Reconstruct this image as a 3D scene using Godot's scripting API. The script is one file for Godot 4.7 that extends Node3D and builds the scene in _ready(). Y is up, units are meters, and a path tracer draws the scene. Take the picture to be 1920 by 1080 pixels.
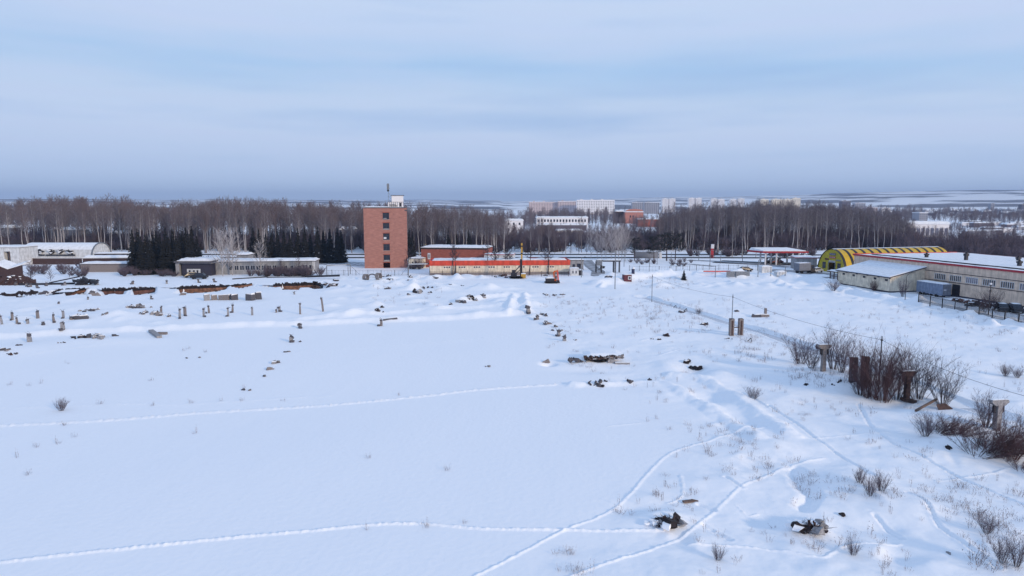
extends Node3D
# A snow-covered demolition site seen from a drone 20 m up; brick tower, low sheds, woods and a far town.

const F := 1280.0            # focal length in photo pixels (photo 1920 wide)
const HORIZON := 385.0
const EYE := 20.0
const TH := 0.7086           # half angle of the finely meshed sector
var cam: Camera3D
var rng := RandomNumberGenerator.new()
var M := {}
var used := {}
var mesh_cache := {}

# ---------------------------------------------------------------- mesh collector
class MB:
	var v := PackedVector3Array()
	var n := PackedVector3Array()
	func tri(a: Vector3, b: Vector3, c: Vector3):
		var k := (c - a).cross(b - a).normalized()
		v.append(a); v.append(b); v.append(c)
		n.append(k); n.append(k); n.append(k)
	func quad(a: Vector3, b: Vector3, c: Vector3, d: Vector3):
		tri(a, b, c); tri(a, c, d)
	func squad(a, b, c, d, na, nb, nc, nd):
		for p in [a, b, c, a, c, d]: v.append(p)
		for p in [na, nb, nc, na, nc, nd]: n.append(p)
	func bx(x0: float, x1: float, y0: float, y1: float, z0: float, z1: float):
		hexa([Vector3(x0, y0, z0), Vector3(x1, y0, z0), Vector3(x1, y0, z1), Vector3(x0, y0, z1), Vector3(x0, y1, z0), Vector3(x1, y1, z0), Vector3(x1, y1, z1), Vector3(x0, y1, z1)])
	func hexa(p: Array):   # 0-3 bottom, 4-7 top, counter-clockwise seen from below
		quad(p[3], p[7], p[6], p[2])
		quad(p[1], p[5], p[4], p[0])
		quad(p[0], p[4], p[7], p[3])
		quad(p[2], p[6], p[5], p[1])
		quad(p[4], p[5], p[6], p[7])
		quad(p[3], p[2], p[1], p[0])
	func obox(c: Vector3, s: Vector3, b: Basis):
		var p = []
		for y in [-0.5, 0.5]:
			for q in [[-0.5, -0.5], [0.5, -0.5], [0.5, 0.5], [-0.5, 0.5]]:
				p.append(c + b * Vector3(q[0] * s.x, y * s.y, q[1] * s.z))
		hexa(p)
	func bar(a: Vector3, b: Vector3, w: float, h: float):
		var d := (b - a).normalized()
		var side := d.cross(Vector3.UP)
		if side.length() < 0.05: side = Vector3.RIGHT
		side = side.normalized()
		var up := side.cross(d).normalized()
		obox((a + b) * 0.5, Vector3((b - a).length(), h, w), Basis(d, up, side))
	func tube(a: Vector3, b: Vector3, r0: float, r1: float, seg: int, caps := false):
		var d := (b - a).normalized()
		var s := d.cross(Vector3(0.31, 0.87, 0.39)).normalized()
		var t := d.cross(s)
		for i in seg:
			var p0 := TAU * i / seg
			var p1 := TAU * (i + 1) / seg
			var e0 := s * cos(p0) + t * sin(p0)
			var e1 := s * cos(p1) + t * sin(p1)
			squad(a + e1 * r0, a + e0 * r0, b + e0 * r1, b + e1 * r1, e1, e0, e0, e1)
			if caps:
				tri(b, b + e1 * r1, b + e0 * r1); tri(a, a + e0 * r0, a + e1 * r0)
	func blade(a: Vector3, b: Vector3, w: float, r: RandomNumberGenerator):
		var s := (b - a).cross(Vector3(r.randf() - 0.5, r.randf() - 0.5, r.randf() - 0.5)).normalized() * w * 0.5
		tri(a - s, a + s, b)
	func rock(c: Vector3, s: Vector3, b: Basis, j: float, r: RandomNumberGenerator):   # a broken block: jittered corners, one or two corners knocked off
		var p = []
		for y in [-0.5, 0.5]:
			for q in [[-0.5, -0.5], [0.5, -0.5], [0.5, 0.5], [-0.5, 0.5]]:
				var k := Vector3(q[0] + r.randf_range(-j, j), y + r.randf_range(-j, j), q[1] + r.randf_range(-j, j))
				p.append(c + b * (k * s))
		hexa(p)
	func facade(o: Vector3, u: Vector3, up: Vector3, W: float, H: float, holes: Array, depth: float):
		var nn := u.cross(up).normalized()
		var xs = [0.0, W]
		var ys = [0.0, H]
		for h in holes:
			for e in [h.position.x, h.end.x]:
				if e > 0.0 and e < W: xs.append(e)
			for e in [h.position.y, h.end.y]:
				if e > 0.0 and e < H: ys.append(e)
		xs.sort(); ys.sort()
		for i in xs.size() - 1:
			if xs[i + 1] - xs[i] < 1e-4: continue
			for j in ys.size() - 1:
				if ys[j + 1] - ys[j] < 1e-4: continue
				var m := Vector2((xs[i] + xs[i + 1]) * 0.5, (ys[j] + ys[j + 1]) * 0.5)
				var inside := false
				for h in holes:
					if h.has_point(m): inside = true
				if inside: continue
				var a: Vector3 = o + u * xs[i] + up * ys[j]
				quad(a, a + up * (ys[j + 1] - ys[j]), a + up * (ys[j + 1] - ys[j]) + u * (xs[i + 1] - xs[i]), a + u * (xs[i + 1] - xs[i]))
		for h in holes:
			var a: Vector3 = o + u * h.position.x + up * h.position.y
			var b: Vector3 = a + u * h.size.x
			var c: Vector3 = b + up * h.size.y
			var d: Vector3 = a + up * h.size.y
			var k := -nn * depth
			quad(a, b, b + k, a + k); quad(b, c, c + k, b + k); quad(c, d, d + k, c + k); quad(d, a, a + k, d + k)
	func niche(x0: float, x1: float, y0: float, y1: float, z: float, d: float):   # the inside of a recess open towards +z
		quad(Vector3(x0, y0, z), Vector3(x1, y0, z), Vector3(x1, y0, z - d), Vector3(x0, y0, z - d))
		quad(Vector3(x0, y1, z - d), Vector3(x1, y1, z - d), Vector3(x1, y1, z), Vector3(x0, y1, z))
		quad(Vector3(x0, y0, z - d), Vector3(x0, y1, z - d), Vector3(x0, y1, z), Vector3(x0, y0, z))
		quad(Vector3(x1, y0, z), Vector3(x1, y1, z), Vector3(x1, y1, z - d), Vector3(x1, y0, z - d))
		quad(Vector3(x0, y0, z - d), Vector3(x1, y0, z - d), Vector3(x1, y1, z - d), Vector3(x0, y1, z - d))
	func mesh() -> ArrayMesh:
		var m := ArrayMesh.new()
		add_to(m)
		return m
	func add_to(m: ArrayMesh):
		if v.is_empty(): return
		var a := []
		a.resize(Mesh.ARRAY_MAX)
		a[Mesh.ARRAY_VERTEX] = v
		a[Mesh.ARRAY_NORMAL] = n
		m.add_surface_from_arrays(Mesh.PRIMITIVE_TRIANGLES, a)

# ---------------------------------------------------------------- naming
func numbered(called: String) -> String:
	var k: int = used.get(called, 0)
	used[called] = k + 1
	return called if k == 0 else "%s_%03d" % [called, k]
func thing(called: String, label: String, category: String, at := Vector3.ZERO, turn := 0.0, group := "") -> Node3D:
	var o := Node3D.new()
	o.name = numbered(called)
	add_child(o)
	o.position = at
	o.rotation.y = turn
	tag(o, label, category, group)
	return o
func tag(o, label: String, category: String, group := "", kind := ""):
	o.set_meta("label", label)
	o.set_meta("category", category)
	if group != "": o.set_meta("group", group)
	if kind != "": o.set_meta("kind", kind)
func part(called: String, mb, m, parent, at := Vector3.ZERO, kind := "") -> MeshInstance3D:
	var o := MeshInstance3D.new()
	o.mesh = mb.mesh() if mb is MB else mb
	o.name = called
	o.material_override = m
	o.position = at
	parent.add_child(o, true)
	if kind != "": o.set_meta("kind", kind)
	return o
func solo(called: String, mb, m, label: String, category: String, at := Vector3.ZERO, group := "", turn := 0.0) -> MeshInstance3D:
	var o := part(numbered(called), mb, m, self, at)
	o.rotation.y = turn
	tag(o, label, category, group)
	return o
func structure(called: String, mb, m, parent = self) -> MeshInstance3D:
	var o := part(called, mb, m, parent)
	o.set_meta("kind", "structure")
	return o
func copy(src: Node3D, at: Vector3, turn := 0.0, sc := Vector3.ONE, label := "") -> Node3D:
	var c: Node3D = src.duplicate()
	c.name = numbered(String(src.name).rstrip("0123456789").trim_suffix("_") if src.name.contains("_0") else String(src.name))
	add_child(c)
	c.position = at
	c.rotation.y = turn
	c.scale = sc
	if label != "": c.set_meta("label", label)
	return c

# ---------------------------------------------------------------- materials
func C(r: int, g: int, b: int) -> Color: return Color(r / 255.0, g / 255.0, b / 255.0)
func noise_image(size: int, freq: float, octaves: int, lo: float, hi: float, sd: int, stretch := 1) -> Image:
	var f := FastNoiseLite.new()
	f.seed = sd; f.frequency = freq; f.fractal_octaves = octaves
	var im := f.get_seamless_image(size, size)
	im.convert(Image.FORMAT_RGB8)
	if stretch > 1:
		im.resize(size * stretch, size, Image.INTERPOLATE_CUBIC)
		im.resize(size * 2, size, Image.INTERPOLATE_CUBIC)
	var w := im.get_width()
	var h := im.get_height()
	for y in h:
		for x in w:
			var g := lerpf(lo, hi, im.get_pixel(x, y).r)
			im.set_pixel(x, y, Color(g, g, g))
	return im
func mat(c: Color, rough := 0.9, tex = null, scale := 0.3, metal := 0.0) -> StandardMaterial3D:
	var m := StandardMaterial3D.new()
	m.albedo_color = c
	m.roughness = rough
	m.metallic = metal
	m.cull_mode = BaseMaterial3D.CULL_DISABLED
	if tex != null:
		m.albedo_texture = tex
		m.uv1_triplanar = true
		m.uv1_scale = Vector3.ONE * scale
	return m
func make_materials():
	var grain := ImageTexture.create_from_image(noise_image(256, 0.03, 5, 0.62, 1.12, 3))
	var blotch := ImageTexture.create_from_image(noise_image(256, 0.012, 4, 0.55, 1.15, 8))
	# brick: horizontal courses of uneven tone
	var bi := Image.create(512, 512, false, Image.FORMAT_RGB8)
	var f := FastNoiseLite.new(); f.seed = 5; f.frequency = 0.02
	var f2 := FastNoiseLite.new(); f2.seed = 9; f2.frequency = 0.006
	for y in 512:
		for x in 512:
			var s := f.get_noise_2d(x * 0.35, y * 5.0) * 0.45 + f2.get_noise_2d(x * 2.0, y * 2.0) * 0.16
			var k := 1.0 if s < 0.34 else 1.28
			if s < -0.30: k = 0.72
			var g := clampf((0.80 + s * 0.30) * k, 0.0, 1.0)
			bi.set_pixel(x, y, Color(g, g * lerpf(0.97, 1.05, absf(s)), g * lerpf(0.96, 1.08, absf(s))))
	var bricks := ImageTexture.create_from_image(bi)
	# wall stains: vertical streaks
	var si := Image.create(256, 256, false, Image.FORMAT_RGB8)
	for y in 256:
		for x in 256:
			var s := f.get_noise_2d(x * 3.0, y * 0.30 + 900.0) * 0.10 + f2.get_noise_2d(x * 3.0, y * 3.0) * 0.12
			var g := clampf(0.90 + s, 0.0, 1.0)
			si.set_pixel(x, y, Color(g, g, g))
	var stain := ImageTexture.create_from_image(si)

	var snow := mat(C(243, 244, 249), 0.85)
	var nf := FastNoiseLite.new(); nf.seed = 21; nf.frequency = 0.02; nf.fractal_octaves = 5
	var ni := nf.get_seamless_image(512, 512)
	ni.convert(Image.FORMAT_RGBA8)
	ni.bump_map_to_normal_map(3.0)
	snow.normal_enabled = true
	snow.normal_texture = ImageTexture.create_from_image(ni)
	snow.normal_scale = 0.4
	snow.uv1_triplanar = true
	snow.uv1_world_triplanar = true
	snow.uv1_scale = Vector3.ONE * 0.14
	M.snow = snow
	M.roof_snow = mat(C(242, 243, 248), 0.9, ImageTexture.create_from_image(noise_image(256, 0.02, 4, 0.9, 1.02, 4)), 0.15)
	M.dirty_snow = mat(C(176, 178, 186), 0.9, blotch, 0.12)
	M.shade_snow = mat(C(206, 209, 218), 0.9, blotch, 0.2)  # snow greyed to carry painted shade
	M.trodden_shade = mat(C(214, 219, 230), 0.9, ImageTexture.create_from_image(noise_image(256, 0.03, 4, 0.82, 1.0, 14)), 0.3)  # trodden snow, with the low-sun shade of the path painted into its tone
	M.brick = mat(C(204, 147, 134), 0.92, bricks, 0.11)
	M.brick_old = mat(C(184, 108, 94), 0.92, bricks, 0.11)
	M.brick_dark = mat(C(88, 66, 66), 0.95, bricks, 0.2)
	M.cream = mat(C(238, 224, 202), 0.8, stain, 0.16)
	M.cream_grey = mat(C(230, 205, 184), 0.7, stain, 0.12)
	M.white_wall = mat(C(222, 222, 224), 0.85, stain, 0.15)
	M.grey_wall = mat(C(160, 160, 164), 0.85, stain, 0.15)
	M.orange = mat(C(222, 76, 52), 0.55, stain, 0.1)
	M.red = mat(C(178, 34, 50), 0.5, stain, 0.2)
	M.maroon = mat(C(98, 26, 44), 0.6, grain, 0.6)
	M.yellow = mat(C(232, 186, 16), 0.5, stain, 0.2)
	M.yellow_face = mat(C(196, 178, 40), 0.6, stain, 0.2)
	M.black = mat(C(34, 26, 34), 0.6, grain, 0.3)
	M.glass = mat(C(38, 42, 56), 0.18)
	M.glass_light = mat(C(110, 116, 140), 0.3)
	M.frame = mat(C(205, 205, 210), 0.6)
	M.frame_dark = mat(C(44, 42, 52), 0.6)
	M.blue_plinth = mat(C(52, 50, 66), 0.8)
	M.metal_grey = mat(C(140, 144, 152), 0.5, grain, 0.5, 0.3)
	M.metal_dark = mat(C(48, 46, 54), 0.55, grain, 0.5, 0.2)
	M.concrete = mat(C(170, 167, 170), 0.95, grain, 0.8)
	M.concrete_brown = mat(C(150, 140, 138), 0.95, grain, 0.9)
	M.concrete_dark = mat(C(100, 97, 104), 0.95, grain, 0.8)
	M.rust = mat(C(94, 72, 68), 0.95, blotch, 0.6)
	M.soil = mat(C(146, 104, 82), 1.0, blotch, 0.35)
	M.soil_red = mat(C(120, 84, 76), 1.0, blotch, 0.35)
	M.soil_dark = mat(C(50, 42, 46), 1.0, grain, 0.6)
	M.asphalt = mat(C(64, 64, 72), 0.9, blotch, 0.1)
	M.blue = mat(C(130, 144, 170), 0.6, stain, 0.25)
	M.navy = mat(C(38, 44, 84), 0.6, grain, 0.5)
	M.trailer_grey = mat(C(120, 124, 136), 0.6, stain, 0.3)
	M.birch = mat(C(192, 186, 187), 0.9, grain, 0.7)
	M.bark = mat(C(146, 137, 138), 0.95, grain, 0.7)
	M.bark_dark = mat(C(84, 74, 78), 0.95, grain, 0.7)
	M.twig = mat(C(110, 101, 108), 0.95)
	M.twig_red = mat(C(114, 99, 103), 0.95)
	M.twig_pale = mat(C(196, 188, 188), 0.95)
	M.twig_dark = mat(C(66, 54, 62), 0.95)
	M.thicket = mat(C(100, 88, 98), 0.95)
	M.shrub = mat(C(86, 62, 64), 0.95)
	M.needle = mat(C(24, 26, 30), 0.95)
	M.pine = mat(C(32, 34, 36), 0.95)
	M.dry = mat(C(146, 136, 138), 0.95)
	M.rubber = mat(C(26, 26, 30), 0.9)
	M.excavator = mat(C(226, 110, 44), 0.5, grain, 0.6)
	M.machine_yellow = mat(C(206, 160, 60), 0.5, grain, 0.6)
	M.wood = mat(C(120, 98, 88), 0.95, stain, 0.8)
	M.far_pink = mat(C(200, 182, 182), 0.9)
	M.far_white = mat(C(228, 224, 226), 0.9)
	M.far_grey = mat(C(150, 150, 160), 0.9)
	M.far_brick = mat(C(178, 120, 108), 0.9)
	M.far_yellow = mat(C(226, 214, 196), 0.9)
	M.far_dark = mat(C(96, 88, 98), 0.9)
	M.car_dark = mat(C(32, 32, 40), 0.25, null, 0.3, 0.1)
	M.car_red = mat(C(110, 36, 44), 0.3)
	M.car_silver = mat(C(168, 172, 180), 0.3, null, 0.3, 0.3)

# ---------------------------------------------------------------- pixels to places
func ray(px: float, py: float) -> Vector3:
	return (cam.basis * Vector3((px - 960.0) / F, (540.0 - py) / F, -1.0)).normalized()
func W(px: float, py: float, h := 0.0) -> Vector3:   # where the sight line meets the level h
	var d := ray(px, py)
	var t := (h - EYE) / d.y
	return Vector3(d.x * t, h, d.z * t)
func A(px: float, z: float) -> Vector3:              # a place on the ground z metres off, in that column
	return Vector3((px - 960.0) / F * (z * 0.9927 + 2.4), 0.0, -z)
func G(px: float, py: float) -> Vector3:             # where the sight line meets the snow
	var d := ray(px, py)
	var t0 := (2.5 - EYE) / d.y
	var t1 := (-2.6 - EYE) / d.y
	var prev := t0
	for i in 60:
		var t := lerpf(t0, t1, (i + 1) / 60.0)
		if EYE + d.y * t < gh(d.x * t, d.z * t):
			var a := prev
			var b := t
			for k in 12:
				var m := (a + b) * 0.5
				if EYE + d.y * m < gh(d.x * m, d.z * m): b = m
				else: a = m
			return Vector3(d.x * b, EYE + d.y * b, d.z * b)
		prev = t
	return W(px, py)
func GA(p: Vector3) -> Vector3: return Vector3(p.x, gh(p.x, p.z), p.z)

# ---------------------------------------------------------------- the snow field
var R := PackedFloat32Array()
var NC := 0
const FINE := 660
var HT := PackedFloat32Array()
var acc := PackedFloat32Array()
var TT := PackedFloat32Array()
func gh(x: float, z: float) -> float:
	var r := sqrt(x * x + z * z)
	var t := (atan2(x, -z) + TH) / (2.0 * TH) * FINE
	if t < 0.0 or t >= FINE - 1.0 or r < R[0] or r > R[R.size() - 2]: return 0.0
	var i := R.bsearch(r) - 1
	if i < 0: i = 0
	var fr: float = (r - R[i]) / (R[i + 1] - R[i])
	var c := int(t)
	var fc := t - c
	var a := i * NC + c
	return lerpf(lerpf(HT[a], HT[a + 1], fc), lerpf(HT[a + NC], HT[a + NC + 1], fc), fr)
func cells(x: float, z: float, rad: float) -> Array:
	var r := sqrt(x * x + z * z)
	var t := atan2(x, -z)
	var dt := rad / maxf(r - rad, 1.0)
	var c0 := maxi(0, int((t - dt + TH) / (2.0 * TH) * FINE))
	var c1 := mini(FINE - 1, int((t + dt + TH) / (2.0 * TH) * FINE) + 1)
	return [R.bsearch(r - rad), mini(R.bsearch(r + rad), R.size() - 1), c0, c1]
func bump(p: Vector3, rx: float, rz: float, turn: float, h: float, pw := 2.0):
	var k = cells(p.x, p.z, maxf(rx, rz) * 2.2)
	var cs := cos(turn)
	var sn := sin(turn)
	for i in range(k[0], k[1] + 1):
		for c in range(k[2], k[3] + 1):
			var x: float = R[i] * sin(TT[c]) - p.x
			var z: float = -R[i] * cos(TT[c]) - p.z
			var u := (x * cs + z * sn) / rx
			var w := (-x * sn + z * cs) / rz
			var q := u * u + w * w
			if q < 4.6: HT[i * NC + c] += h * exp(-pow(q, pw * 0.5))
func ridge(pts: Array, w: float, h: float, rough := 0.0, lip := 0.0, flat := 0.0):   # along a line: raised if h > 0, dug if h < 0, with raised lips beside a dug one
	var nf := FastNoiseLite.new(); nf.seed = 77; nf.frequency = 0.5 / maxf(w, 0.2)
	var reach := w * (2.2 if lip > 0.0 else 1.3) + 0.05
	var touched := {}
	for s in pts.size() - 1:
		var a: Vector3 = pts[s]
		var b: Vector3 = pts[s + 1]
		var n := maxi(1, int((b - a).length() / 2.5))
		for e in n:
			var p := a.lerp(b, float(e) / n)
			var q := a.lerp(b, float(e + 1) / n)
			var m := (p + q) * 0.5
			var k = cells(m.x, m.z, reach + (q - p).length() * 0.5)
			var d := Vector2(q.x - p.x, q.z - p.z)
			var l2 := maxf(d.length_squared(), 1e-6)
			for i in range(k[0], k[1] + 1):
				for c in range(k[2], k[3] + 1):
					var x: float = R[i] * sin(TT[c])
					var z: float = -R[i] * cos(TT[c])
					var o := Vector2(x - p.x, z - p.z)
					var t := clampf(o.dot(d) / l2, 0.0, 1.0)
					var dist := (o - d * t).length() + rough * w * 0.5 * nf.get_noise_2d(x, z)
					if dist > reach: continue
					var u := dist / w
					var g := 0.0
					if u < 1.0: g = h * (1.0 if u < flat else 0.5 + 0.5 * cos(PI * (u - flat) / (1.0 - flat)))
					if lip > 0.0 and u > 0.7 and u < 2.2: g += lip * (0.5 - 0.5 * cos(TAU * (u - 0.7) / 1.5))
					g *= 1.0 + rough * 0.8 * nf.get_noise_2d(x + 300.0, z)
					var at := i * NC + c
					if absf(g) > absf(acc[at]):
						acc[at] = g
						touched[at] = true
	for at in touched:
		HT[at] += acc[at]
		acc[at] = 0.0
func line(a: Array) -> Array:   # pixel pairs to a smooth line on the level
	var cv := Curve3D.new()
	var p = []
	for q in a: p.append(W(q[0], q[1]))
	for i in p.size():
		var t: Vector3 = (p[mini(i + 1, p.size() - 1)] - p[maxi(i - 1, 0)]) / 6.0
		cv.add_point(p[i], -t, t)
	cv.bake_interval = 1.5
	return Array(cv.get_baked_points())
func edge_of_field(z: float) -> float:
	var k = [[36, 3], [42, 6], [50, 13], [58, 17], [66, 16], [76, 12], [88, 8], [100, 5], [119, 2], [140, -2], [400, -2]]
	for i in k.size() - 1:
		if z < k[i + 1][0]: return lerpf(k[i][1], k[i + 1][1], clampf((z - k[i][0]) / float(k[i + 1][0] - k[i][0]), 0.0, 1.0))
	return 0.0

func level(pts: Array, w: float, y: float):   # press the snow flat along a line
	var best := {}
	for s in pts.size() - 1:
		var a: Vector3 = pts[s]
		var b: Vector3 = pts[s + 1]
		var m := (a + b) * 0.5
		var k = cells(m.x, m.z, w * 2.0 + (b - a).length() * 0.5)
		var d := Vector2(b.x - a.x, b.z - a.z)
		for i in range(k[0], k[1] + 1):
			for c in range(k[2], k[3] + 1):
				var o := Vector2(R[i] * sin(TT[c]) - a.x, -R[i] * cos(TT[c]) - a.z)
				var t := clampf(o.dot(d) / maxf(d.length_squared(), 1e-6), 0.0, 1.0)
				var u := (o - d * t).length() / w
				if u < 1.9:
					var at := i * NC + c
					if not best.has(at) or best[at] > u: best[at] = u
	for at in best:
		var u: float = best[at]
		HT[at] = lerpf(y, HT[at], smoothstep(1.0, 1.5, u)) + 0.22 * maxf(0.0, 1.0 - absf(u - 1.5) / 0.4)

func build_ground():
	var y := 1150.0
	for r in [6.0, 14.0, 22.0, 28.0]: R.append(r)
	while y > 396.0:
		var r := -W(960.0, y).z
		if r > R[R.size() - 1] + 0.02: R.append(r)
		y -= 1.25 if y > 500.0 else 2.2
	while R[R.size() - 1] < 2300.0: R.append(R[R.size() - 1] * 1.25)
	for i in FINE: TT.append(-TH + 2.0 * TH * i / FINE)
	var a := TH
	while a < TAU - TH - 0.01:
		TT.append(a)
		a += (TAU - 2.0 * TH) / 70.0
	NC = TT.size()
	HT.resize(R.size() * NC)
	acc.resize(R.size() * NC)
	var n1 := FastNoiseLite.new(); n1.seed = 1; n1.frequency = 0.02; n1.fractal_octaves = 2
	var n2 := FastNoiseLite.new(); n2.seed = 2; n2.frequency = 0.12; n2.fractal_octaves = 4
	var n3 := FastNoiseLite.new(); n3.seed = 3; n3.frequency = 0.06; n3.fractal_type = FastNoiseLite.FRACTAL_RIDGED; n3.fractal_octaves = 3
	for i in R.size():
		var r := R[i]
		var far := 1.0 - smoothstep(185.0, 215.0, r)
		for c in NC:
			var x := r * sin(TT[c])
			var z := r * cos(TT[c])
			var side := smoothstep(-4.0, 5.0, x - edge_of_field(z))
			if z < 8.0: side = 0.0
			var back := smoothstep(118.0, 140.0, z) * 0.5
			var rough := maxf(side, back)
			var h := 0.16 * n1.get_noise_2d(x, z) + 0.02 * n2.get_noise_2d(x * 1.5, z * 0.6)
			if rough > 0.01:
				h += rough * (0.26 * n2.get_noise_2d(x * 0.7, z * 0.7) + 0.08 * n3.get_noise_2d(x, z) + 0.045 * n2.get_noise_2d(x * 3.0 + 50.0, z * 3.0))
			HT[i * NC + c] = h * far
	rng.seed = 11
	# the long bright bank and the heaps behind it
	ridge(line([[-60, 634], [80, 627], [200, 621], [420, 613], [600, 606], [700, 601], [850, 596], [985, 588]]), 2.6, 0.7, 0.45)
	ridge(line([[560, 598], [640, 592], [720, 588], [800, 580], [880, 577], [960, 573]]), 2.2, 0.45, 0.6)
	ridge(line([[862, 566], [905, 560], [950, 556]]), 2.2, 0.9, 0.4)
	ridge(line([[952, 592], [958, 575], [962, 558]]), 1.2, 0.5, 0.7)
	ridge(line([[990, 586], [985, 572], [984, 556]]), 1.2, 0.5, 0.7)
	for i in 90:
		var p := W(rng.randf_range(600, 1010), rng.randf_range(518, 596))
		bump(p, rng.randf_range(0.8, 3.0), rng.randf_range(0.8, 3.0), rng.randf() * 3.0, rng.randf_range(0.1, 0.5))
	for i in 50:
		var p := W(rng.randf_range(600, 920), rng.randf_range(517, 545))
		bump(p, rng.randf_range(0.8, 2.4), rng.randf_range(0.8, 2.4), rng.randf() * 3.0, rng.randf_range(0.3, 0.9))
	for i in 60:
		var p := W(rng.randf_range(-20, 330), rng.randf_range(560, 612))
		bump(p, rng.randf_range(0.8, 2.2), rng.randf_range(0.8, 2.2), rng.randf() * 3.0, rng.randf_range(0.05, 0.3))
	bump(W(225, 592), 7, 5, 0, 0.7)
	bump(W(200, 640), 8, 3, 0, 0.35)
	bump(W(30, 655), 6, 4, 0, 0.4)
	# berms along the back and along the fence on the right
	ridge(line([[1120, 534], [1185, 523], [1250, 515], [1320, 516], [1380, 520]]), 4.0, 1.3, 0.6)
	ridge(line([[1380, 520], [1450, 522], [1520, 527], [1560, 533]]), 3.0, 1.0, 0.6)
	ridge(line([[1540, 537], [1600, 549], [1660, 561], [1720, 572]]), 2.6, 0.9, 0.6)
	ridge(line([[1720, 572], [1780, 583], [1850, 598], [1930, 615]]), 2.4, 0.9, 0.6)
	for i in 120:
		var p := W(rng.randf_range(1120, 1560), rng.randf_range(512, 540))
		bump(p, rng.randf_range(0.6, 2.2), rng.randf_range(0.6, 2.2), rng.randf() * 3.0, rng.randf_range(0.15, 0.7))
	for i in 90:
		var t := rng.randf()
		var p := W(lerpf(1540, 1930, t), lerpf(537, 614, t) + rng.randf_range(-8, 12))
		bump(p, rng.randf_range(0.5, 1.4), rng.randf_range(0.5, 1.4), rng.randf() * 3.0, rng.randf_range(0.15, 0.5))
	# ploughed path running towards the camera on the right
	level(line(PATH), 1.25, -0.28)
	# hummocks, hollows and drifts of the rough ground
	bump(W(1600, 716), 8, 4, 0.3, 0.9)
	bump(W(1560, 700), 5, 2.5, 0.2, 0.5)
	bump(W(1760, 790), 5, 3, 0.4, 0.7)
	bump(W(1850, 848), 5, 2.4, 0.5, 0.8)
	bump(W(1332, 742), 2.0, 2.6, 0.3, -0.6)
	bump(W(1392, 786), 2.2, 2.4, 0.3, -0.55)
	bump(W(1300, 692), 1.7, 2.4, 0, -1.1)
	bump(W(1255, 690), 2.0, 3.0, 0, 0.6)
	bump(W(1345, 705), 2.0, 2.0, 0, 0.5)
	bump(W(1180, 704), 2.0, 2.6, 0, -0.4)
	ridge(line([[1075, 722], [1130, 722], [1190, 718], [1250, 722], [1300, 745], [1360, 785], [1420, 826]]), 1.5, 0.38, 0.6)
	ridge(line([[1260, 702], [1320, 712], [1370, 738], [1420, 775], [1480, 815]]), 1.4, 0.38, 0.6)
	ridge(line([[1490, 880], [1500, 905], [1520, 925], [1505, 950]]), 1.0, -0.4, 0.5)
	bump(W(1590, 905), 2.6, 2.2, 0.2, 0.55)
	bump(W(1700, 950), 2.4, 1.8, 0.2, 0.55)
	bump(W(1660, 985), 1.7, 1.4, 0.2, -0.4)
	bump(W(1560, 985), 1.4, 1.3, 0.2, -0.35)
	bump(W(1440, 975), 1.8, 1.5, 0.2, -0.35)
	bump(W(1520, 990), 1.5, 1.1, 0, 0.55)
	bump(W(1245, 975), 1.9, 1.0, 0, 0.5)
	bump(W(1190, 955), 1.2, 1.1, 0, -0.22)
	bump(W(1300, 905), 2.4, 1.6, 0, 0.25)
	bump(W(1690, 1040), 1.5, 1.2, 0, -0.45)
	bump(W(1640, 1030), 1.2, 0.9, 0, 0.3)
	bump(W(1740, 1060), 1.2, 1.0, 0, 0.35)
	bump(W(1450, 840), 2.2, 2.0, 0, 0.5)
	bump(W(1430, 870), 2.0, 1.4, 0, -0.3)
	bump(W(1770, 895), 2.5, 1.5, 0, -0.2)
	for i in 130:
		var p := W(rng.randf_range(1180, 1920), rng.randf_range(700, 1078))
		if p.x < edge_of_field(-p.z): continue
		bump(p, rng.randf_range(0.3, 1.3), rng.randf_range(0.3, 1.3), rng.randf() * 3.0, rng.randf_range(-0.14, 0.2))
	# concrete pit
	bump(W(1118, 676), 3.2, 1.6, 0, 0.45)
	bump(W(1028, 681), 0.8, 0.8, 0, -0.9)
	bump(W(1120, 692), 5.0, 1.8, 0, -0.35)
	bump(W(1119, 674), 1.35, 1.5, 0, -1.3, 6.0)
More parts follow.
